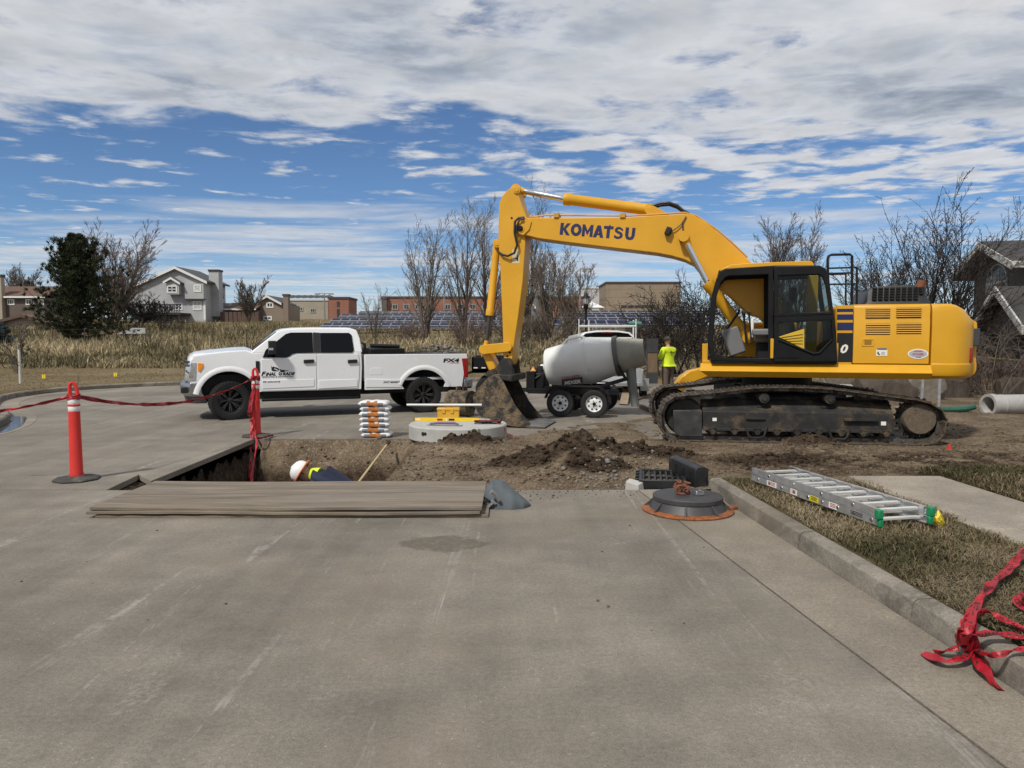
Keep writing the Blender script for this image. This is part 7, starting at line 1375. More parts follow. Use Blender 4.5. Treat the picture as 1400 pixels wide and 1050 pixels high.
KINDS = {
 'poplar': dict(n=[7, 4, 3, 2], kids=[15, 7, 4], start=[.14, .12, .1], ang=[27, 28, 32], rat=[.44, .46, .5], wob=[.09, .12, .2, .3], trop=[.015, .06, .05, .04], tap=.55, rmin=.009, end=.12),
 'spread': dict(n=[6, 7, 4, 2], kids=[11, 13, 5], start=[.10, .12, .1], ang=[34, 30, 44], rat=[.95, .36, .22], wob=[.10, .14, .18, .3], trop=[.04, .06, .05, .03], tap=.45, rmin=.0065, end=.22),
 'round': dict(n=[5, 6, 5, 4], kids=[9, 9, 6], start=[.25, .15, .1], ang=[48, 40, 42], rat=[.80, .55, .42], wob=[.15, .3, .4, .5], trop=[.03, .04, .04, .02], tap=.4, rmin=.012, end=.25),
 'brush': dict(n=[5, 4, 3], kids=[9, 6], start=[.1, .1], ang=[32, 38], rat=[.55, .5], wob=[.25, .4, .5], trop=[.02, .03, .02], tap=.4, rmin=.007, end=.3),
 'willow': dict(n=[8, 6, 4], kids=[10, 6], start=[.25, .1], ang=[38, 36], rat=[.5, .45], wob=[.12, .2, .3], trop=[-.10, -.07, -.05], tap=.4, rmin=.005, end=.3),
}
def tree(name, label, x, y, z, H, kind, seed, stems=1, spread=.0, bark=BARK, twig=TWIG, cat='tree', group=None, lean=0, r0=None, rmin=None, den=1.0):
    rg = random.Random(seed); K = dict(KINDS[kind]); K['rmin'] = rmin or K['rmin']; K['kids'] = [k * den for k in K['kids']]; out = [[], [], []]
    for s in range(stems):
        a = 2 * math.pi * s / stems + rg.uniform(-.5, .5); tl = spread * rg.uniform(.5, 1.2) if stems > 1 else .02; d = Vector((math.cos(a) * tl + lean, math.sin(a) * tl, 1)).normalized(); b = Vector((math.cos(a) * .08 * stems * .3, math.sin(a) * .08 * stems * .3, 0)); hh = H * rg.uniform(.78, 1.0)
        L0 = {'poplar': hh, 'spread': hh * .62, 'round': hh * .55, 'brush': hh * .95, 'willow': hh * 1.1}[kind]; grow(rg, b, d, L0, (r0 or H * .012), 0, K, out)
    zt = max(sg[5] for o in out for sg in o); k = H / max(zt, .1)
    def sc_(L): A_ = np.array(L); A_[:, [2, 5]] *= k; A_[:, :2] *= min(k, 1.2); A_[:, 3:5] *= min(k, 1.2); return A_
    T = thing(name, label, cat, (x, y, z - .05), 0, group)
    segs_mesh('trunk', sc_(out[0]), bark, T, 5)
    if out[1]: segs_mesh('limbs', sc_(out[1]), bark if kind != 'willow' else twig, T, 3)
    if out[2]: segs_mesh('crown', sc_(out[2]), twig, T, 3)
    return T
def at_tree(px, ytop, Y, *a, base=None, **k):
    x = at(px, 460, Y).x; z = float(tz(x, Y)) if base is None else base; H = at(px, ytop, Y).z - z; return tree(a[0], a[1], x, Y, z, H, *a[2:], **k)
GP = 'bare poplars beyond the road'
at_tree(582, 289, 50, 'bare_tree', 'leafless poplar, leftmost of the tall row above the pickup bed', 'poplar', 3, stems=5, spread=.14, den=.85, group=GP, twig=TWIGP)
at_tree(634, 271, 51, 'bare_tree', 'slim leafless poplar second from the left in the tall row', 'poplar', 5, stems=3, spread=.06, den=.9, group=GP, twig=TWIGP)
at_tree(667, 262, 53, 'bare_tree', 'leafless poplar rising just left of the excavator arm', 'poplar', 8, stems=3, spread=.08, den=.9, group=GP, twig=TWIGP)
at_tree(722, 240, 52, 'bare_tree', 'tallest leafless poplar, its tip showing behind the boom end', 'poplar', 11, stems=3, spread=.08, group=GP, twig=TWIGP)
at_tree(748, 322, 47, 'bare_tree', 'dense leafless poplar below the boom beside the arm', 'poplar', 13, stems=6, spread=.20, twig=TWIGP, group=GP)
at_tree(783, 352, 46, 'bare_tree', 'short leafless tree below the boom lettering', 'poplar', 17, stems=5, spread=.22, twig=TWIGP, group=GP)
at_tree(700, 340, 49, 'bare_tree', 'leafless tree directly behind the excavator arm', 'poplar', 19, stems=4, spread=.10, twig=TWIGP, group=GP)
at_tree(512, 386, 66, 'bare_tree', 'thin pale leafless sapling clump before the brick school', 'poplar', 23, stems=5, spread=.32, group=None, twig=TWIGP, den=.6)
at_tree(152, 300, 78, 'bare_tree', 'broad tall leafless tree behind the dark conifer', 'poplar', 29, stems=11, spread=.50, twig=TWIGR, bark=BARK, rmin=.016)
at_tree(104, 318, 84, 'bare_tree', 'smaller leafless tree peeking above the conifer', 'poplar', 31, stems=4, spread=.16, twig=TWIGR, rmin=.016)
at_tree(20, 360, 120, 'bare_tree', 'distant slender leafless tree at the left edge', 'poplar', 37, stems=3, spread=.12, twig=TWIG, rmin=.022)
at_tree(42, 358, 118, 'bare_tree', 'distant leafless tree behind the far left house', 'poplar', 41, stems=5, spread=.2, twig=TWIG, rmin=.022)
at_tree(340, 374, 98, 'bare_tree', 'round leafless tree right of the grey house', 'poplar', 43, stems=6, spread=.3, twig=TWIG, rmin=.018)
at_tree(218, 398, 82, 'bare_tree', 'dark bare fruit tree in front of the grey house gable', 'round', 47, stems=2, spread=.3, bark=BARKD, twig=TWIGD, rmin=.018)
at_tree(190, 404, 80, 'bare_tree', 'dark bare tree at the left corner of the grey house', 'round', 53, stems=3, spread=.35, bark=BARKD, twig=TWIGD, rmin=.018)
at_tree(236, 428, 74, 'bare_tree', 'small weeping bare tree leaning before the house deck', 'willow', 59, stems=5, spread=.5, bark=BARKD, twig=TWIGD, rmin=.014)
at_tree(1058, 288, 46, 'bare_tree', 'leafless poplar left of the pair above the cab', 'poplar', 61, stems=4, spread=.10, group='bare poplars above the cab')
at_tree(1087, 278, 46, 'bare_tree', 'leafless poplar right of the pair above the cab', 'poplar', 67, stems=5, spread=.13, group='bare poplars above the cab')
at_tree(1258, 243, 23.5, 'bare_tree', 'large spreading leafless tree rising behind the engine cover', 'spread', 71, stems=8, spread=.52, bark=BARKD, twig=TWIGD, base=.15, r0=.075)
at_tree(1200, 318, 27, 'bare_tree', 'lower leafless tree left of the large spreading one', 'spread', 73, stems=3, spread=.34, bark=BARKD, twig=TWIGD, base=.15, r0=.055)
at_tree(1335, 262, 33, 'bare_tree', 'leafless tree reaching over the dark house roof', 'spread', 79, stems=3, spread=.28, bark=BARKD, twig=TWIGD, base=.2, r0=.06, den=.8)
at_tree(1372, 292, 46, 'bare_tree', 'far leafless treetop above the dark house ridge', 'poplar', 83, stems=3, spread=.2, bark=BARKD, twig=TWIGD, base=.3, den=.5)
at_tree(925, 357, 31, 'bare_tree', 'tangled bare tree right of the tan school block', 'round', 89, stems=4, spread=.4, bark=BARKD, twig=TWIGD, base=.3, rmin=.009)
at_tree(960, 372, 30, 'bare_tree', 'tangled bare tree against the front of the cab', 'round', 97, stems=3, spread=.35, bark=BARKD, twig=TWIGD, base=.25, rmin=.009)
rgb = random.Random(4)
for i, (px, yt, Y, kd, lb, tw) in enumerate(((905, 425, 31, 'brush', 'bare thicket just behind the standing worker', TWIGD), (945, 428, 29, 'brush', 'bare thicket between worker and cab', TWIGD), (985, 430, 30, 'brush', 'bare thicket seen through the cab front', TWIGD), (705, 420, 44, 'brush', 'grey brush clump behind the arm base', TWIG), (745, 418, 44, 'brush', 'grey brush clump left of the lamp post', TWIG), (640, 425, 45, 'brush', 'reddish brush clump behind the pickup tail', TWIGR), (560, 432, 46, 'brush', 'thin brush clump above the pickup bed', TWIGR), (850, 440, 33, 'brush', 'low brush behind the pipe rack', TWIGD), (1165, 402, 27, 'brush', 'dark brush behind the hand rail', TWIGD), (1290, 408, 24, 'brush', 'dark brush above the counterweight', TWIGD), (1322, 470, 22, 'brush', 'low dark red shrub behind the tail lamp', TWIGR), (1352, 480, 23, 'brush', 'dark red shrub before the house porch', TWIGR), (1385, 478, 24, 'brush', 'dark shrub by the porch at the right edge', TWIGR))):
    at_tree(px, yt, Y, 'bare_shrub', lb, kd, 101 + i * 7, stems=11, spread=.62, bark=tw, twig=tw, cat='shrub', base=.2 if Y < 40 else None, r0=.02, rmin=.008 if Y < 40 else .012, group='bare shrubs')
x = at(1362, 460, 21).x; tree('drooping_shrub', 'arching bare shrub drooping across the dark house front', x, 21, .2, 2.6, 'willow', 222, stems=14, spread=.7, bark=TWIG, twig=TWIG, cat='shrub', r0=.016, rmin=.005)
# young tree with a white trunk guard
o = gp(28, 523, .2); sp = tree('sapling', 'young staked sapling with a pale trunk on the far lawn', o.x, o.y, .2, at(28, 436, o.y).z - .2, 'poplar', 301, stems=1, bark=BARK, den=.8, r0=.03, rmin=.013); MB().cyl((0, 0, 0), (0, 0, 1.25), .045, 10).build('trunk_guard', pm('white guard', (.55, .54, .50), .7), sp)
# conifers: needle tufts along real branches
NEED = bladmat('pine needles', [(.014, .020, .010), (.028, .038, .018), (.055, .066, .030), (.085, .085, .038)]); NEEDB = bladmat('spruce needles', [(.03, .045, .045), (.06, .085, .085), (.10, .13, .13)])
def conifer(label, px, ytop, Y, wpx, m, seed, n=95, tuft=16, base=None):
    rg = np.random.default_rng(seed); x = at(px, 460, Y).x; z = float(tz(x, Y)); H = at(px, ytop, Y).z - z; Rm = wpx * Y / 2000; T = thing('conifer', label, 'conifer', (x, Y, z - .05)); segs = [(0, 0, 0, 0, 0, H * .5, H * .022, H * .014), (0, 0, H * .5, .02, 0, H * .97, H * .014, .02)]; tips = []
    for i in range(n):
        t = .06 + .93 * ((i + rg.random()) / n); a = i * 2.399 + rg.normal(0, .3); prof = np.interp(t, [0, .12, .3, .55, .78, 1], [.72, 1.0, .98, .80, .52, .12]) * rg.uniform(.50, 1.22); L = Rm * prof; p = np.array([0, 0, H * t]); up = np.interp(t, [0, 1], [-.10, .75]); d = np.array([math.cos(a), math.sin(a), up]); ns = 6
        for k in range(ns):
            q = p + d * L / ns; segs.append((*p, *q, .05 * (1 - k / ns) + .01, .05 * (1 - (k + 1) / ns) + .008)); d = d + np.array([0, 0, .11]) + rg.normal(0, .07, 3); d /= np.linalg.norm(d)
            if k >= 1:
                for _ in range(3 + k // 2): s_ = rg.normal(0, 1, 3) * np.array([1, 1, .6]); s_ /= np.linalg.norm(s_); e = p + (q - p) * rg.random() + s_ * L * .17 * rg.uniform(.4, 1.2) + np.array([0, 0, .04]); tips.append((e, d * .5 + s_ * .4 + np.array([0, 0, .5])))
            p = q
        tips.append((p, d))
    segs_mesh('trunk', segs, BARKD, T, 5); P0 = np.array([t_[0] for t_ in tips]); D0 = np.array([t_[1] for t_ in tips]); N = len(P0); P_ = np.repeat(P0, tuft, 0); D_ = np.repeat(D0, tuft, 0) + rg.normal(0, .62, (N * tuft, 3)); D_ /= np.linalg.norm(D_, axis=1, keepdims=True); ln = rg.uniform(.16, .34, (N * tuft, 1)) * (Y / 60); W = np.cross(D_, rg.normal(0, 1, D_.shape)); W /= np.linalg.norm(W, axis=1, keepdims=True); wd = .030 * (Y / 60)
    P_ = P_ + rg.normal(0, .05, P_.shape); V = np.stack([P_ - W * wd, P_ + W * wd, P_ + D_ * ln], 1).reshape(-1, 3); tint = np.clip(np.repeat(rg.normal(.42, .22, N), tuft) + rg.normal(0, .12, N * tuft), 0, 1)
    c = np_mesh('crown', V, np.arange(len(V)), np.full(N * tuft, 3), m, T, {'tint': np.repeat(tint, 3)}); tag(c, kind='stuff'); return T
conifer('big dark green pine left of the grey house', 108, 324, 60, 130, NEED, 5, 120, 20)
conifer('small blue spruce cut by the left edge', -6, 444, 48, 40, NEEDB, 6, 60, 14)

# ================================================================ BUILDINGS
def sidingmat(name, col, period, depth=.25, vert=False):
    m, t, b = newmat(name); co = t.add('ShaderNodeTexCoord', out=3); sep = t.n.new('ShaderNodeSeparateXYZ'); t.l.new(co, sep.inputs[0]); f = t.math('FRACT', t.math('DIVIDE', sep.outputs[2], period)); k = t.ramp(f, .0, .16, 1 - depth, 1.0)
    t.put(b.inputs['Base Color'], t.scale(col, t.math('MULTIPLY', k, t.lin(t.noise(co, .6, 5), .3, .7, .88, 1.12)))); b.inputs['Roughness'].default_value = .75; return m
SIDG = sidingmat('grey lap siding', (.40, .405, .41), .28); SIDT = sidingmat('tan lap siding', (.34, .29, .215), .28); SIDB = sidingmat('brown lap siding', (.115, .090, .075), .28); SIDD = sidingmat('dark house siding', (.075, .062, .052), .18, .35)
BRICK = sidingmat('red brick', (.27, .115, .075), .6, .15); BLOCK = sidingmat('tan split block', (.26, .205, .145), 1.6, .22); BLOCK2 = sidingmat('buff block', (.33, .29, .225), 1.2, .12); GREYB = pm('pale metal cladding', (.55, .56, .57), .5, var=.05)
SHG = pm('grey shingles', (.075, .076, .080), .9, var=.25, vs=5, bump=.3, bs=25); SHB = pm('brown shingles', (.12, .070, .050), .9, var=.25, vs=5); SHD = pm('dark shingles', (.045, .041, .038), .9, var=.3, vs=6, bump=.4, bs=22)
TRIMW = pm('white trim', (.72, .72, .70), .5, var=.05); PANE = glassmat('dark pane', (.03, .035, .042), .08); PANEL_ = pm('pale blind', (.50, .50, .48), .5, var=.1)
def window(T, x0, x1, z0, z1, y, fm, pm_, mx=1, mz=1, t=.12, out=-.06):
    mb = MB(); ring_plate(mb, [(x0, z0), (x1, z0), (x1, z1), (x0, z1)], [(x0 + t, z0 + t), (x1 - t, z0 + t), (x1 - t, z1 - t), (x0 + t, z1 - t)], y + out, y)
    for k in range(1, mx): xx = x0 + (x1 - x0) * k / mx; mb.span((xx - t * .3, y + out * .8, z0), (xx + t * .3, y, z1))
    for k in range(1, mz): zz = z0 + (z1 - z0) * k / mz; mb.span((x0, y + out * .8, zz - t * .3), (x1, y, zz + t * .3))
    w = mb.build('window', fm, T); MB().span((x0 + t * .5, y + out * .4, z0 + t * .5), (x1 - t * .5, y + .02, z1 - t * .5)).build('pane', pm_, w); return w
def block(name, label, cat, Y, px0, px1, y0, y1, depth, wm, wins=(), cop=None, fm=None, pane=PANE, zb=None):
    a, b = at(px0, y0, Y), at(px1, y1, Y); T = thing(name, label, cat, (a.x, Y, 0)); w = b.x - a.x; z0 = (min(float(tz(a.x, Y)), float(tz(b.x, Y + depth))) - .5) if zb is None else zb
    MB().span((0, 0, z0), (w, depth, a.z)).build('wall', wm, T); MB().span((-.15, -.15, a.z), (w + .15, depth + .15, a.z + .35)).build('roof_edge', cop or wm, T)
    for x0, yt, x1, yb, mx in wins: p, q = at(x0, yt, Y), at(x1, yb, Y); window(T, p.x - a.x, q.x - a.x, q.z, p.z, 0, fm or pm('grey trim', (.30, .30, .29), .6), pane, mx, 1, .18, -.10)
    return T, a, w
def gable_roof(T, pts, y0, y1, th, m, name='roof', trim=None):
    """pts: left eave, peak, right eave as (x, z); extruded from y0 to y1 with thickness th"""
    (a, b, c) = [Vector((p[0], 0, p[1])) for p in pts]
    up = Vector((0, 0, th)); pr = [(v.x, v.z) for v in (a, b, c)] + [(v.x, v.z) for v in (c + up, b + up, a + up)]; r = MB().prism(pr, y0, y1).build(name, m, T)
    if trim: fb = [(v.x, v.z) for v in (a - up * .7, b - up * .7, c - up * .7)] + [(v.x, v.z) for v in (c + up * .9, b + up * .9, a + up * .9)]; MB().prism(fb, y0 - .06, y0 - .003).build('barge_board', trim, r)
    return r
def grey_house():
    Y = 100; o = at(241, 440, Y); T = thing('grey_house', 'grey two storey house with white trimmed gable, deck and tall chimney', 'house', (o.x, Y, 0)); L = lambda x, y: (at(x, y, Y).x - o.x, at(x, y, Y).z); z0 = L(0, 446)[1]
    le, pk, re = L(172, 398), L(241, 366.5), L(285, 387); MB().prism([(L(177, 440)[0], z0), (L(281, 440)[0], z0), (L(281, 440)[0], re[1] + .3), (pk[0], pk[1] - .05), (L(177, 440)[0], le[1] + .25)], 0, 7.2).build('wall', SIDG, T)
    gable_roof(T, (le, pk, re), -.5, 7.6, .22, SHG, 'roof', TRIMW)
    wl = L(228, 440)[0]; MB().span((L(256, 440)[0], -.5, L(0, 409.2)[1]), (L(281.5, 440)[0], .0, L(0, 388)[1])).build('upper_bay', SIDG, T); MB().span((L(256, 440)[0] - .1, -.55, L(0, 409.8)[1]), (L(281.5, 440)[0] + .1, .0, L(0, 408.6)[1])).build('bay_base_board', pm('dark grey trim', (.05, .05, .055), .7), T)  # upper bay with a dark board along its lower edge
    d0, dp, d1 = L(229, 387.5), L(239.5, 381.5), L(252, 389); MB().prism([(d0[0] + .3, L(0, 403)[1]), (d1[0] - .3, L(0, 403)[1]), (d1[0] - .3, d1[1]), (dp[0], dp[1] - .1), (d0[0] + .3, d0[1])], -1.0, 0).build('dormer_wall', SIDG, T); gable_roof(T, (d0, dp, d1), -1.3, 0, .18, SHG, 'dormer_roof', TRIMW)
    for x0, y0, x1, y1, f, y in ((267, 389.5, 277.5, 399.5, PANEL_, -.5), (263.5, 411.5, 276, 424, PANEL_, 0), (233, 391, 247, 401, PANE, -1.0), (206, 413, 214, 421, PANE, 0), (239, 414, 250, 424, PANE, 0)): p, q = L(x0, y0), L(x1, y1); window(T, p[0], q[0], q[1], p[1], y, TRIMW, f, 2, 2, .16)
    xr = L(281, 440)[0]; MB().span((xr - .3, 2.2, L(0, 432)[1]), (xr + 1.05, 3.6, L(0, 369)[1])).build('chimney', SIDG, T); c = MB(); c.span((xr - .38, 2.1, L(0, 369)[1]), (xr + 1.13, 3.7, L(0, 366.4)[1])); c.build('chimney_cap', pm('dark cap', (.03, .03, .03), .6), T)
    MB().span((xr - .2, -.06, z0), (xr + .06, .02, re[1] + .2)).build('corner_board', TRIMW, T); MB().span((xr, 5.0, z0), (xr + 1.4, 7.0, L(0, 412)[1])).build('side_wing', SIDG, T)
    for y_ in (4.6, 5.6): mb = MB(); mb.span((xr + .002, y_, L(0, 405)[1]), (xr + .06, y_ + .8, L(0, 391)[1])); mb.build('window', PANE, T)
    DK = pm('dark deck timber', (.030, .024, .022), .8); mb = MB(); p, q = L(186, 428.5), L(261, 427); mb.span((p[0], -3.2, p[1] - .3), (q[0], 0, p[1])); dk = mb.build('deck', DK, T)
    for x in np.linspace(p[0] + .1, q[0] - .1, 34): MB().span((x - .04, -3.2, p[1]), (x + .04, -3.12, p[1] + 1.05)).build('baluster', DK, dk)
    MB().span((p[0], -3.24, p[1] + 1.0), (q[0], -3.08, p[1] + 1.12)).build('deck_rail', DK, dk)
    for x in np.linspace(p[0] + .2, q[0] - .2, 5): MB().span((x - .1, -3.1, z0 - .6), (x + .1, -2.9, p[1] - .3)).build('deck_post', DK, dk)
    mb = MB(); [mb.span((p[0] - .3 * k - .3, -2.9, p[1] - .28 * (k + 1)), (p[0] - .3 * k, -1.9, p[1] - .28 * (k + 1) + .07)) for k in range(9)]; tag(mb.build('deck_stairs', DK, dk), kind='stuff')
grey_house()
def left_houses():
    Y = 112; o = at(0, 440, Y); T = thing('brown_house', 'dark brown two storey house at the far left behind the garage', 'house', (o.x, Y, 0)); L = lambda x, y: (at(x, y, Y).x - o.x, at(x, y, Y).z); z0 = L(0, 440)[1]; x0, x1 = L(-60, 440)[0], L(62, 440)[0]; ze = L(0, 407)[1]; zr = L(0, 391)[1]
    MB().span((x0, 0, z0), (x1, 8, ze)).build('wall', SIDB, T); MB().prism([(-.5, ze), (4, zr), (8.5, ze), (8.5, ze + .2), (4, zr + .22), (-.5, ze + .2)], x0 - .4, x1 + .4, 'x').build('roof', SHB, T); MB().span((x0, -.6, ze - .06), (x1 + .4, -.5, ze + .2)).build('eave_board', TRIMW, T)
    for a_, b_ in ((35, 47), (10, 20), (52, 60)): p, q = L(a_, 409), L(b_, 417); window(T, p[0], q[0], q[1], p[1], 0, TRIMW, PANE, 3, 1, .15)
    p, q = L(-4, 430), L(6, 379); MB().span((p[0], -.8, z0), (q[0], .0, q[1])).build('chimney', BLOCK2, T); MB().span((p[0] - .1, -.9, q[1]), (q[0] + .1, .1, q[1] + .35)).build('chimney_cap', SHG, T)
    Y = 82; o = at(34, 440, Y); T = thing('tan_garage', 'tan gabled garage with brown roof left of the pine', 'garage', (o.x, Y, 0)); L = lambda x, y: (at(x, y, Y).x - o.x, at(x, y, Y).z); z0 = L(0, 468)[1] - .3; le, pk, re = L(-26, 447), L(34, 432), L(68, 442.5)
    MB().prism([(L(-22, 440)[0], z0), (L(64, 440)[0], z0), (L(64, 440)[0], re[1] + .1), (pk[0], pk[1] - .05), (L(-22, 440)[0], le[1] + .1)], 0, 8).build('wall', SIDT, T); gable_roof(T, (le, pk, re), -.6, 8.4, .2, SHB, 'roof', pm('brown fascia', (.10, .06, .045), .7)); p, q = L(20, 447.5), L(31.5, 453); window(T, p[0], q[0], q[1], p[1], 0, pm('brown frame', (.08, .06, .05), .6), PANE, 1, 1, .12)
    a_, b_ = L(4, 445.5), L(46, 458.5); MB().prism([(a_[0], a_[1]), (b_[0], b_[1]), (b_[0], b_[1] + .25), (a_[0], a_[1] + .25)], -3.2, 0).build('lean_to_roof', SHB, T); MB().prism([(a_[0], z0), (L(36, 440)[0], z0), (L(36, 440)[0], L(36, 456)[1]), (a_[0], a_[1])], -2.9, -.02).build('lean_to_wall', SIDT, T)
    Y = 70; o = at(178, 455, Y); T = thing('garden_shed', 'low pale roofed shed peeking over the grass before the grey house', 'shed', (o.x, Y, 0)); L = lambda x, y: (at(x, y, Y).x - o.x, at(x, y, Y).z); MB().loft([(L(160, 440)[0], 0, L(0, 456.5)[1]), (L(198, 440)[0], 0, L(0, 456.5)[1]), (L(198, 440)[0], 0, L(0, 456)[1]), (L(160, 440)[0], 0, L(0, 456)[1])], [(L(166, 440)[0], 2, L(0, 448.5)[1]), (L(184, 440)[0], 2, L(0, 448.5)[1]), (L(184, 440)[0], 2, L(0, 448)[1]), (L(166, 440)[0], 2, L(0, 448)[1])]).build('roof', pm('weathered shed roof', (.25, .25, .25), .7, var=.15), T); MB().span((L(163, 440)[0], .2, L(0, 472)[1]), (L(195, 440)[0], 2, L(0, 456.5)[1])).build('wall', SIDB, T)
    Y = 104; o = at(325, 440, Y); T = thing('low_house', 'low brown roofed house right of the grey house', 'house', (o.x, Y, 0)); L = lambda x, y: (at(x, y, Y).x - o.x, at(x, y, Y).z); x0, x1, ze, zr = L(309, 440)[0], L(352, 440)[0], L(0, 424)[1], L(0, 414.5)[1]; MB().span((x0, 0, L(0, 446)[1]), (x1, 6, ze)).build('wall', SIDB, T); MB().prism([(-.5, ze), (3, zr), (6.5, ze), (6.5, ze + .2), (3, zr + .2), (-.5, ze + .2)], x0 - .3, x1, 'x').build('roof', SHB, T); MB().span((x0 - .3, -.56, ze), (x1, -.5, ze + .2)).build('eave_board', TRIMW, T)
    for k in range(9): MB().span((x0 + .6 * k, -2.0, L(0, 444)[1]), (x0 + .6 * k + .5, -1.94, L(0, 427)[1])).build('fence_board', pm('brown boards', (.10, .06, .045), .8), T)
    Y = 106; o = at(372, 440, Y); T = thing('gabled_house', 'tan gabled house with white framed window and chimney', 'house', (o.x, Y, 0)); L = lambda x, y: (at(x, y, Y).x - o.x, at(x, y, Y).z); z0 = L(0, 446)[1]; le, pk, re = L(352, 413.5), L(366, 405.5), L(386, 416); MB().prism([(L(354, 440)[0], z0), (L(391, 440)[0], z0), (L(391, 440)[0], re[1]), (re[0], re[1]), (pk[0], pk[1]), (L(354, 440)[0], le[1])], 0, 7).build('wall', pm('tan stucco', (.24, .195, .15), .85, var=.1), T); gable_roof(T, (le, pk, re), -.4, 7, .2, SHG, 'roof', TRIMW)
    for x0, y0, x1, y1 in ((364, 413, 374, 421), (360, 432, 372, 438)): p, q = L(x0, y0), L(x1, y1); window(T, p[0], q[0], q[1], p[1], 0, TRIMW, PANE, 2, 1, .2)
    p, q = L(388.5, 440), L(394.5, 404.5); MB().span((p[0], -.3, z0), (q[0], .7, q[1])).build('chimney', pm('tan chimney', (.22, .165, .13), .85), T); MB().span((p[0] - .1, -.4, q[1]), (q[0] + .1, .8, q[1] + .25)).build('chimney_cap', SHG, T)
left_houses()
T, a, w = block('school_wing', 'buff block school wing with rooftop solar panels behind the pickup', 'school', 135, 384, 449, 411, 446, 22, BLOCK2, ((404, 419.5, 414.5, 425.5, 3), (424, 421.5, 431.5, 427.5, 2)), GREYB)
for k in range(7): x = .6 + k * 1.15; MB().loft([(x, 1, a.z + .9), (x + .9, 1, a.z + .5), (x + .95, 1, a.z + .58), (x + .05, 1, a.z + .98)], [(x, 6, a.z + 1.3), (x + .9, 6, a.z + .9), (x + .95, 6, a.z + .98), (x + .05, 6, a.z + 1.38)]).build('roof_panel', SHG, T)
block('brick_tower', 'square red brick school tower beside the light pole', 'tower', 133, 449, 477, 408.5, 446, 7, BRICK, ((460.5, 412, 464.5, 419, 1), (460.5, 422, 464.5, 433, 1)), pm('dark coping', (.06, .045, .04), .7), pm('dark frame', (.06, .06, .06), .6))
block('brick_school', 'long red brick school behind the solar panels', 'school', 150, 522, 806, 407.5, 436, 18, BRICK, tuple((x, 415.5, x + 8.5, 423.5, 2) for x in (536, 551.5, 567, 582, 608, 625, 642, 659, 748, 762)), pm('dark coping', ()) if 0 else MATS['dark coping'])
block('school_corner', 'buff stair tower at the left end of the brick school', 'tower', 149, 521.5, 529, 408.5, 436, 3, pm('grey brown panel', (.11, .095, .085), .7), (), MATS['dark coping'])
block('gymnasium', 'large windowless tan block gymnasium beneath the boom', 'school', 146, 829, 930, 387.5, 436, 24, BLOCK, tuple((849 + 9.4 * k, 417.2, 857 + 9.4 * k, 420.5, 1) for k in range(5)), MATS['dark coping'], MATS['dark frame'])
block('white_hall', 'white metal clad hall left of the gymnasium', 'hall', 158, 794, 832, 394.5, 436, 12, GREYB, (), TRIMW)
T = thing('white_canopy', 'white tent canopy in front of the white hall', 'canopy', (at(810, 420, 130).x, 130, 0)); z = at(810, 411.5, 130).z; ze = at(810, 420.5, 130).z; MB().loft([(-2.2, 0, ze), (2.2, 0, ze), (2.2, 4.4, ze), (-2.2, 4.4, ze)], [(-.1, 2.1, z), (.1, 2.1, z), (.1, 2.3, z), (-.1, 2.3, z)]).build('canopy_sheet', TRIMW, T); [MB().cyl((x, y, ze - 2.5), (x, y, ze), .05, 6).build('pole', GALV, T) for x in (-2.1, 2.1) for y in (.1, 4.3)]
T = thing('grey_portable', 'small grey building with a white round sign behind the arm', 'building', (at(732, 420, 120).x, 120, 0)); p, q = at(725, 407, 120), at(737.5, 434, 120); MB().span((p.x - T.location.x, 0, q.z - 1), (q.x - T.location.x, 4, p.z)).build('wall', pm('mid grey cladding', (.17, .17, .18), .7), T); c = at(729, 419.5, 120); MB().cyl((c.x - T.location.x, -.05, c.z), (c.x - T.location.x, 0, c.z), .45, 18).build('round_sign', TRIMW, T); text_obj('3', 'lettering', INKBK, T, (c.x - T.location.x - .2, -.07, c.z - .25), (math.pi / 2, 0, 0), .75)

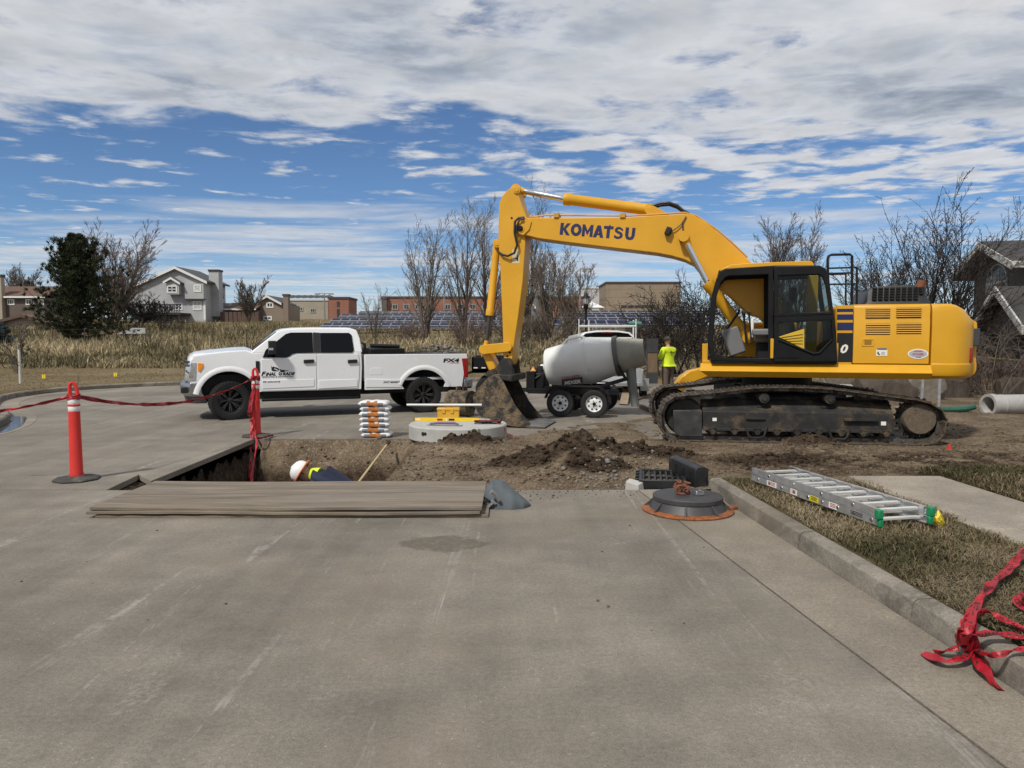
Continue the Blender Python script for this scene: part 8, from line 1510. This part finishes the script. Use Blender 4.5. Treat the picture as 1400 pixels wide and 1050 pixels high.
def dark_house():
    n0, n1 = Vector((at(1399, 460, 27).x, 27.0, 0)), Vector((at(1329, 460, 32.5).x, 32.5, 0)); wd = (n1 - n0); Lw = wd.length; g = wd.normalized(); rd = Vector((g.y, -g.x, 0))     # rd: ridge direction, away to the right
    phi = math.atan2(rd.y, rd.x); T = thing('dark_house', 'dark brown house with white patched barge boards at the right edge', 'house', n0, phi)       # local x along ridge, local y along the gable wall
    ze, zp = 4.55, 5.42; Ln = 12
    MB().prism([(0, -.2), (Lw, -.2), (Lw, ze), (Lw / 2, zp), (0, ze)], 0, Ln, 'x').build('wall', SIDD, T)
    rf = MB(); rf.prism([(-.75, ze - .22), (Lw / 2, zp + .05), (Lw + .75, ze - .22), (Lw + .75, ze - .02), (Lw / 2, zp + .25), (-.75, ze - .02)], -.7, Ln + .5, 'x'); roof = rf.build('roof', SHD, T)
    BB = pm('flaking white board', (.50, .49, .46), .7, var=.2, vs=2, dirt=(.12, .10, .09), damt=.46, ds=3)
    for s0, s1 in (((-.80, ze - .32), (Lw / 2, zp - .06)), ((Lw / 2, zp - .06), (Lw + .80, ze - .32))): MB().prism([s0, s1, (s1[0], s1[1] + .28), (s0[0], s0[1] + .28)], -.76, -.703, 'x').build('barge_board', BB, roof)
    MB().span((-.76, -.80, ze - .26), (Ln + .5, -.74, ze - .02)).build('gutter', BB, roof)
    # arched upper window
    aw = [(Lw * .30, 2.5), (Lw * .70, 2.5), (Lw * .70, 4.0)] + [(Lw * .5 + Lw * .2 * math.cos(R(t)), 4.0 + .75 * math.sin(R(t))) for t in range(0, 181, 15)][1:-1] + [(Lw * .30, 4.0)]; fr_ = MB(); fr_.prism(aw, -.06, .0, 'x'); w = fr_.build('window', BB, T); ai = [(Lw * .5 + (y - Lw * .5) * .93, 2.55 + (z_ - 2.5) * .955) for y, z_ in aw]; MB().prism(ai, -.075, .0, 'x').build('pane', PANE, w)
    mb = MB(); [mb.span((-.09, y, 2.5), (-.06, y + .06, 4.6)) for y in (Lw * .43, Lw * .57)]; [mb.span((-.09, Lw * .3, z_), (-.06, Lw * .7, z_ + .07)) for z_ in (3.2, 3.95)]; mb.build('muntin', BB, w)
    # porch gable in front, off to the near side
    y0, y1 = -3.9, 1.3; pz, pe = 3.40, 2.0; x0 = -.95; MB().prism([(y0 + .4, 1.9), (y1 - .4, 1.9), (y1 - .4, 2.1), ((y0 + y1) / 2, pz - .1), (y0 + .4, 2.1)], x0, x0 + .25, 'x').build('porch_gable', SIDD, T); pr = MB(); pr.prism([(y0, pe), ((y0 + y1) / 2, pz), (y1, pe), (y1, pe + .2), ((y0 + y1) / 2, pz + .2), (y0, pe + .2)], x0 - .4, 3, 'x'); proof = pr.build('porch_roof', SHD, T)
    for s0, s1 in (((y0 - .05, pe - .12), ((y0 + y1) / 2, pz - .08)), (((y0 + y1) / 2, pz - .08), (y1 + .05, pe - .12))): MB().prism([s0, s1, (s1[0], s1[1] + .28), (s0[0], s0[1] + .28)], x0 - .47, x0 - .403, 'x').build('barge_board', BB, proof)
    for y in (y0 + .5, y1 - .5): MB().span((x0 + .05, y - .18, 0), (x0 + .40, y + .18, 2.0)).build('porch_post', SIDD, T)
    MB().span((x0 + .2, y0 + .6, .0), (-.02, y1 - .6, .25)).build('porch_floor', pm('porch boards', (.10, .09, .08), .8), T); MB().span((-.05, -.6, .1), (.0, .5, 2.2)).build('door', pm('dark door', (.03, .028, .03), .6), T); window(T, 0, 0, 0, 0, 0, BB, PANE) if 0 else None
    MB().span((x0 - .2, y0 - .2, 1.02), (x0 - .19, y1 + .5, 1.06)).build('yellow_tape', pm('yellow tape', (.6, .5, .05), .5), T)
    MB().box((x0 + .5, -1.6, .55), (.6, .9, .6)).build('porch_seat', pm('grey cushion', (.16, .15, .15), .9), T, bevel=.08)
dark_house()

# ================================================================ SOLAR FIELD, LAMPS, FENCE
def panel_mesh(w, h):
    mb = MB(); mb.span((0, -.02, 0), (w, .02, h)); mb.span((.045, -.026, .05), (w - .045, -.019, h - .05)); me = bpy.data.meshes.new('panel'); me.from_pydata(mb.v, [], mb.f)
    me.materials.append(pm('panel frame', (.24, .245, .26), .5)); me.materials.append(pm('solar cells', (.013, .017, .045), .45, var=.25, vs=.4, spec=.12)); me.polygons.foreach_set('material_index', [0] * 6 + [1] * 6); return me
PMESH = panel_mesh(.98, 1.72)
def array(px0, px1, Y, ybot, ytop, label, yaw=0.0, n=None):
    a = at(px0, ybot, Y); zt = at(px0, ytop, Y).z; h = max(.4, zt - a.z); tilt = math.acos(min(.95, h / 1.72)); T = thing('solar_array', label, 'solar panels', (a.x, Y, a.z), yaw, 'rows of solar panels'); n = n or int((at(px1, ybot, Y).x - a.x) / 1.0)
    for k in range(n): o = link('panel', PMESH, T); o.location = (k * 1.0, 0, 0); o.rotation_euler = (-tilt, 0, 0)
    mb = MB(); [mb.cyl((k * 3.0 + .5, .5, -2.0), (k * 3.0 + .5, .5, .3), .06, 5) for k in range(n // 3 + 1)]; mb.span((0, .45, .2), (n * 1.0, .55, .3)); mb.build('frame', GALV, T)
array(437, 705, 74, 448.5, 441.3, 'front row of solar panels just above the pickup roof'); array(450, 712, 79, 441.6, 434.6, 'second row of solar panels up the slope'); array(463, 720, 84, 435.0, 429, 'third row of solar panels up the slope'); array(489, 722, 90, 429.3, 424.8, 'last row of solar panels along the top of the slope')
array(757, 970, 66, 447, 437, 'front row of solar panels behind the pipe rack', R(3)); array(762, 985, 71, 437.5, 429.5, 'middle row of solar panels behind the lamp post', R(4)); array(772, 1000, 77, 430, 423.8, 'upper row of solar panels below the gymnasium', R(5))
def lamp_post():
    Y = 40; o = at(801, 455, Y); T = thing('street_lamp', 'black lantern street lamp above the pipe rack', 'street lamp', (o.x, Y, float(tz(o.x, Y)))); z = lambda y: at(801, y, Y).z - T.location.z; MB().lathe([(.10, -.1), (.10, .4), (.06, .5), (.055, z(432)), (.06, z(424)), (.13, z(421)), (.14, z(417)), (.08, z(415.5))], (0, 0, 0), (0, 0, 1), 14).build('post', BLACKM, T)
    MB().lathe([(.14, z(415)), (.20, z(407.5))], (0, 0, 0), (0, 0, 1), 8).build('lantern_glass', pm('frosted pane', (.42, .44, .46), .3), T); MB().lathe([(.23, z(407.5)), (.21, z(406.5)), (.10, z(403.5)), (.09, z(402.5)), (.03, z(400.5)), (.01, z(397))], (0, 0, 0), (0, 0, 1), 12).build('lantern_cap', BLACKM, T)
    mb = MB(); [mb.cyl((.14 * math.cos(a), .14 * math.sin(a), z(415)), (.2 * math.cos(a), .2 * math.sin(a), z(407.5)), .012, 4) for a in np.linspace(0, 6.28, 9)[:-1]]; mb.build('lantern_cage', BLACKM, T)
lamp_post()
def light_pole(px, yt, yb, Y, label, arm):
    o = at(px, yb, Y); T = thing('light_pole', label, 'light pole', (o.x, Y, o.z), 0, 'car park light poles'); h = at(px, yt, Y).z - o.z; MB().cyl((0, 0, -1.5), (0, 0, h), .16, 8, .10).build('pole', pm('grey pole', (.22, .22, .23), .5), T)
    for s in arm: MB().span((0, -.1, h - .12), (s * 1.3, .1, h)).build('arm', MATS['grey pole'], T); MB().span((s * .8, -.25, h - .22), (s * 1.6, .25, h - .02)).build('lamp_head', MATS['grey pole'], T)
light_pole(444, 401, 446, 128, 'grey twin headed light pole beside the brick tower', (1, -1)); light_pole(607.5, 377, 430, 125, 'grey light pole among the poplars', (1, -1)); light_pole(793, 367, 425, 125, 'grey single arm light pole left of the lantern', (1,))
T = thing('wire_fence', 'wire fence on thin dark posts along the grassy bank', 'fence', (0, 0, 0)); FP = pm('dark fence post', (.06, .05, .045), .8); rgf = random.Random(6); fp = []
for px in range(-60, 760, 44): Yf = 46.5 + (px > 420) * .6; x = at(px + rgf.uniform(-2, 2), 460, Yf).x; z = float(tz(x, Yf)); fp.append((x, Yf, z)); MB().cyl((x, Yf, z - .1), (x + rgf.uniform(-.04, .04), Yf, z + 1.45), .035, 6).build('post', FP, T)
for hh in (.35, .7, 1.05, 1.4):
    mb = MB(); [mb.cyl((*p[:2], p[2] + hh), (*q[:2], q[2] + hh), .007, 4) for p, q in zip(fp[:-1], fp[1:])]; mb.build('wire', FP, T)
rg = np.random.default_rng(12); gx = np.concatenate([at(600, 470, 43).x + rg.normal(0, 1.3, 260), at(700, 470, 42).x + rg.normal(0, 2.0, 160)]); gy = np.concatenate([43 + rg.normal(0, .8, 260), 42 + rg.normal(0, .9, 160)]); S = .04 + .11 * rg.random(420) ** 2.5
rocks('rubble', np.stack([gx, gy, tz(gx, gy) + S * .3 + .22 * np.exp(-((gx - at(600, 470, 43).x) / 1.2) ** 2 - ((gy - 43) / .8) ** 2)], 1), S, STONEM, 14)
# low far hills
xs = np.linspace(-2500, 2600, 120); ys = np.array([1500., 1700, 2000, 2400, 2900]); X, Y = np.meshgrid(xs, ys); Z = 8 + 75 * np.clip(.35 + 1.6 * fbm(X, np.zeros_like(X), .0013, 4, 91), 0, 1.2) * np.array([0, .35, .75, 1, .6])[:, None] * (1 + .25 * sstep(400, 1500, X))
tag(grid_obj('hills', xs, ys, Z, pm('far hills', (.10, .105, .12), .95, var=.15, vs=.004)), kind='structure')
for px, y in ((60, 520), (158, 517)):
    p = gp(px, y + 2, .2); f = thing('pin_flag', 'tiny yellow pin flag on the far lawn, %s' % ('nearer the sapling' if px < 100 else 'nearer the pickup'), 'flag', p); MB().cyl((0, 0, 0), (0, 0, .25), .008, 4).build('wire', STEEL, f); MB().span((-.06, -.004, .12), (.06, .004, .26)).build('flag_sheet', pm('yellow vinyl flag', ()) if 0 else MATS['yellow vinyl flag'], f)
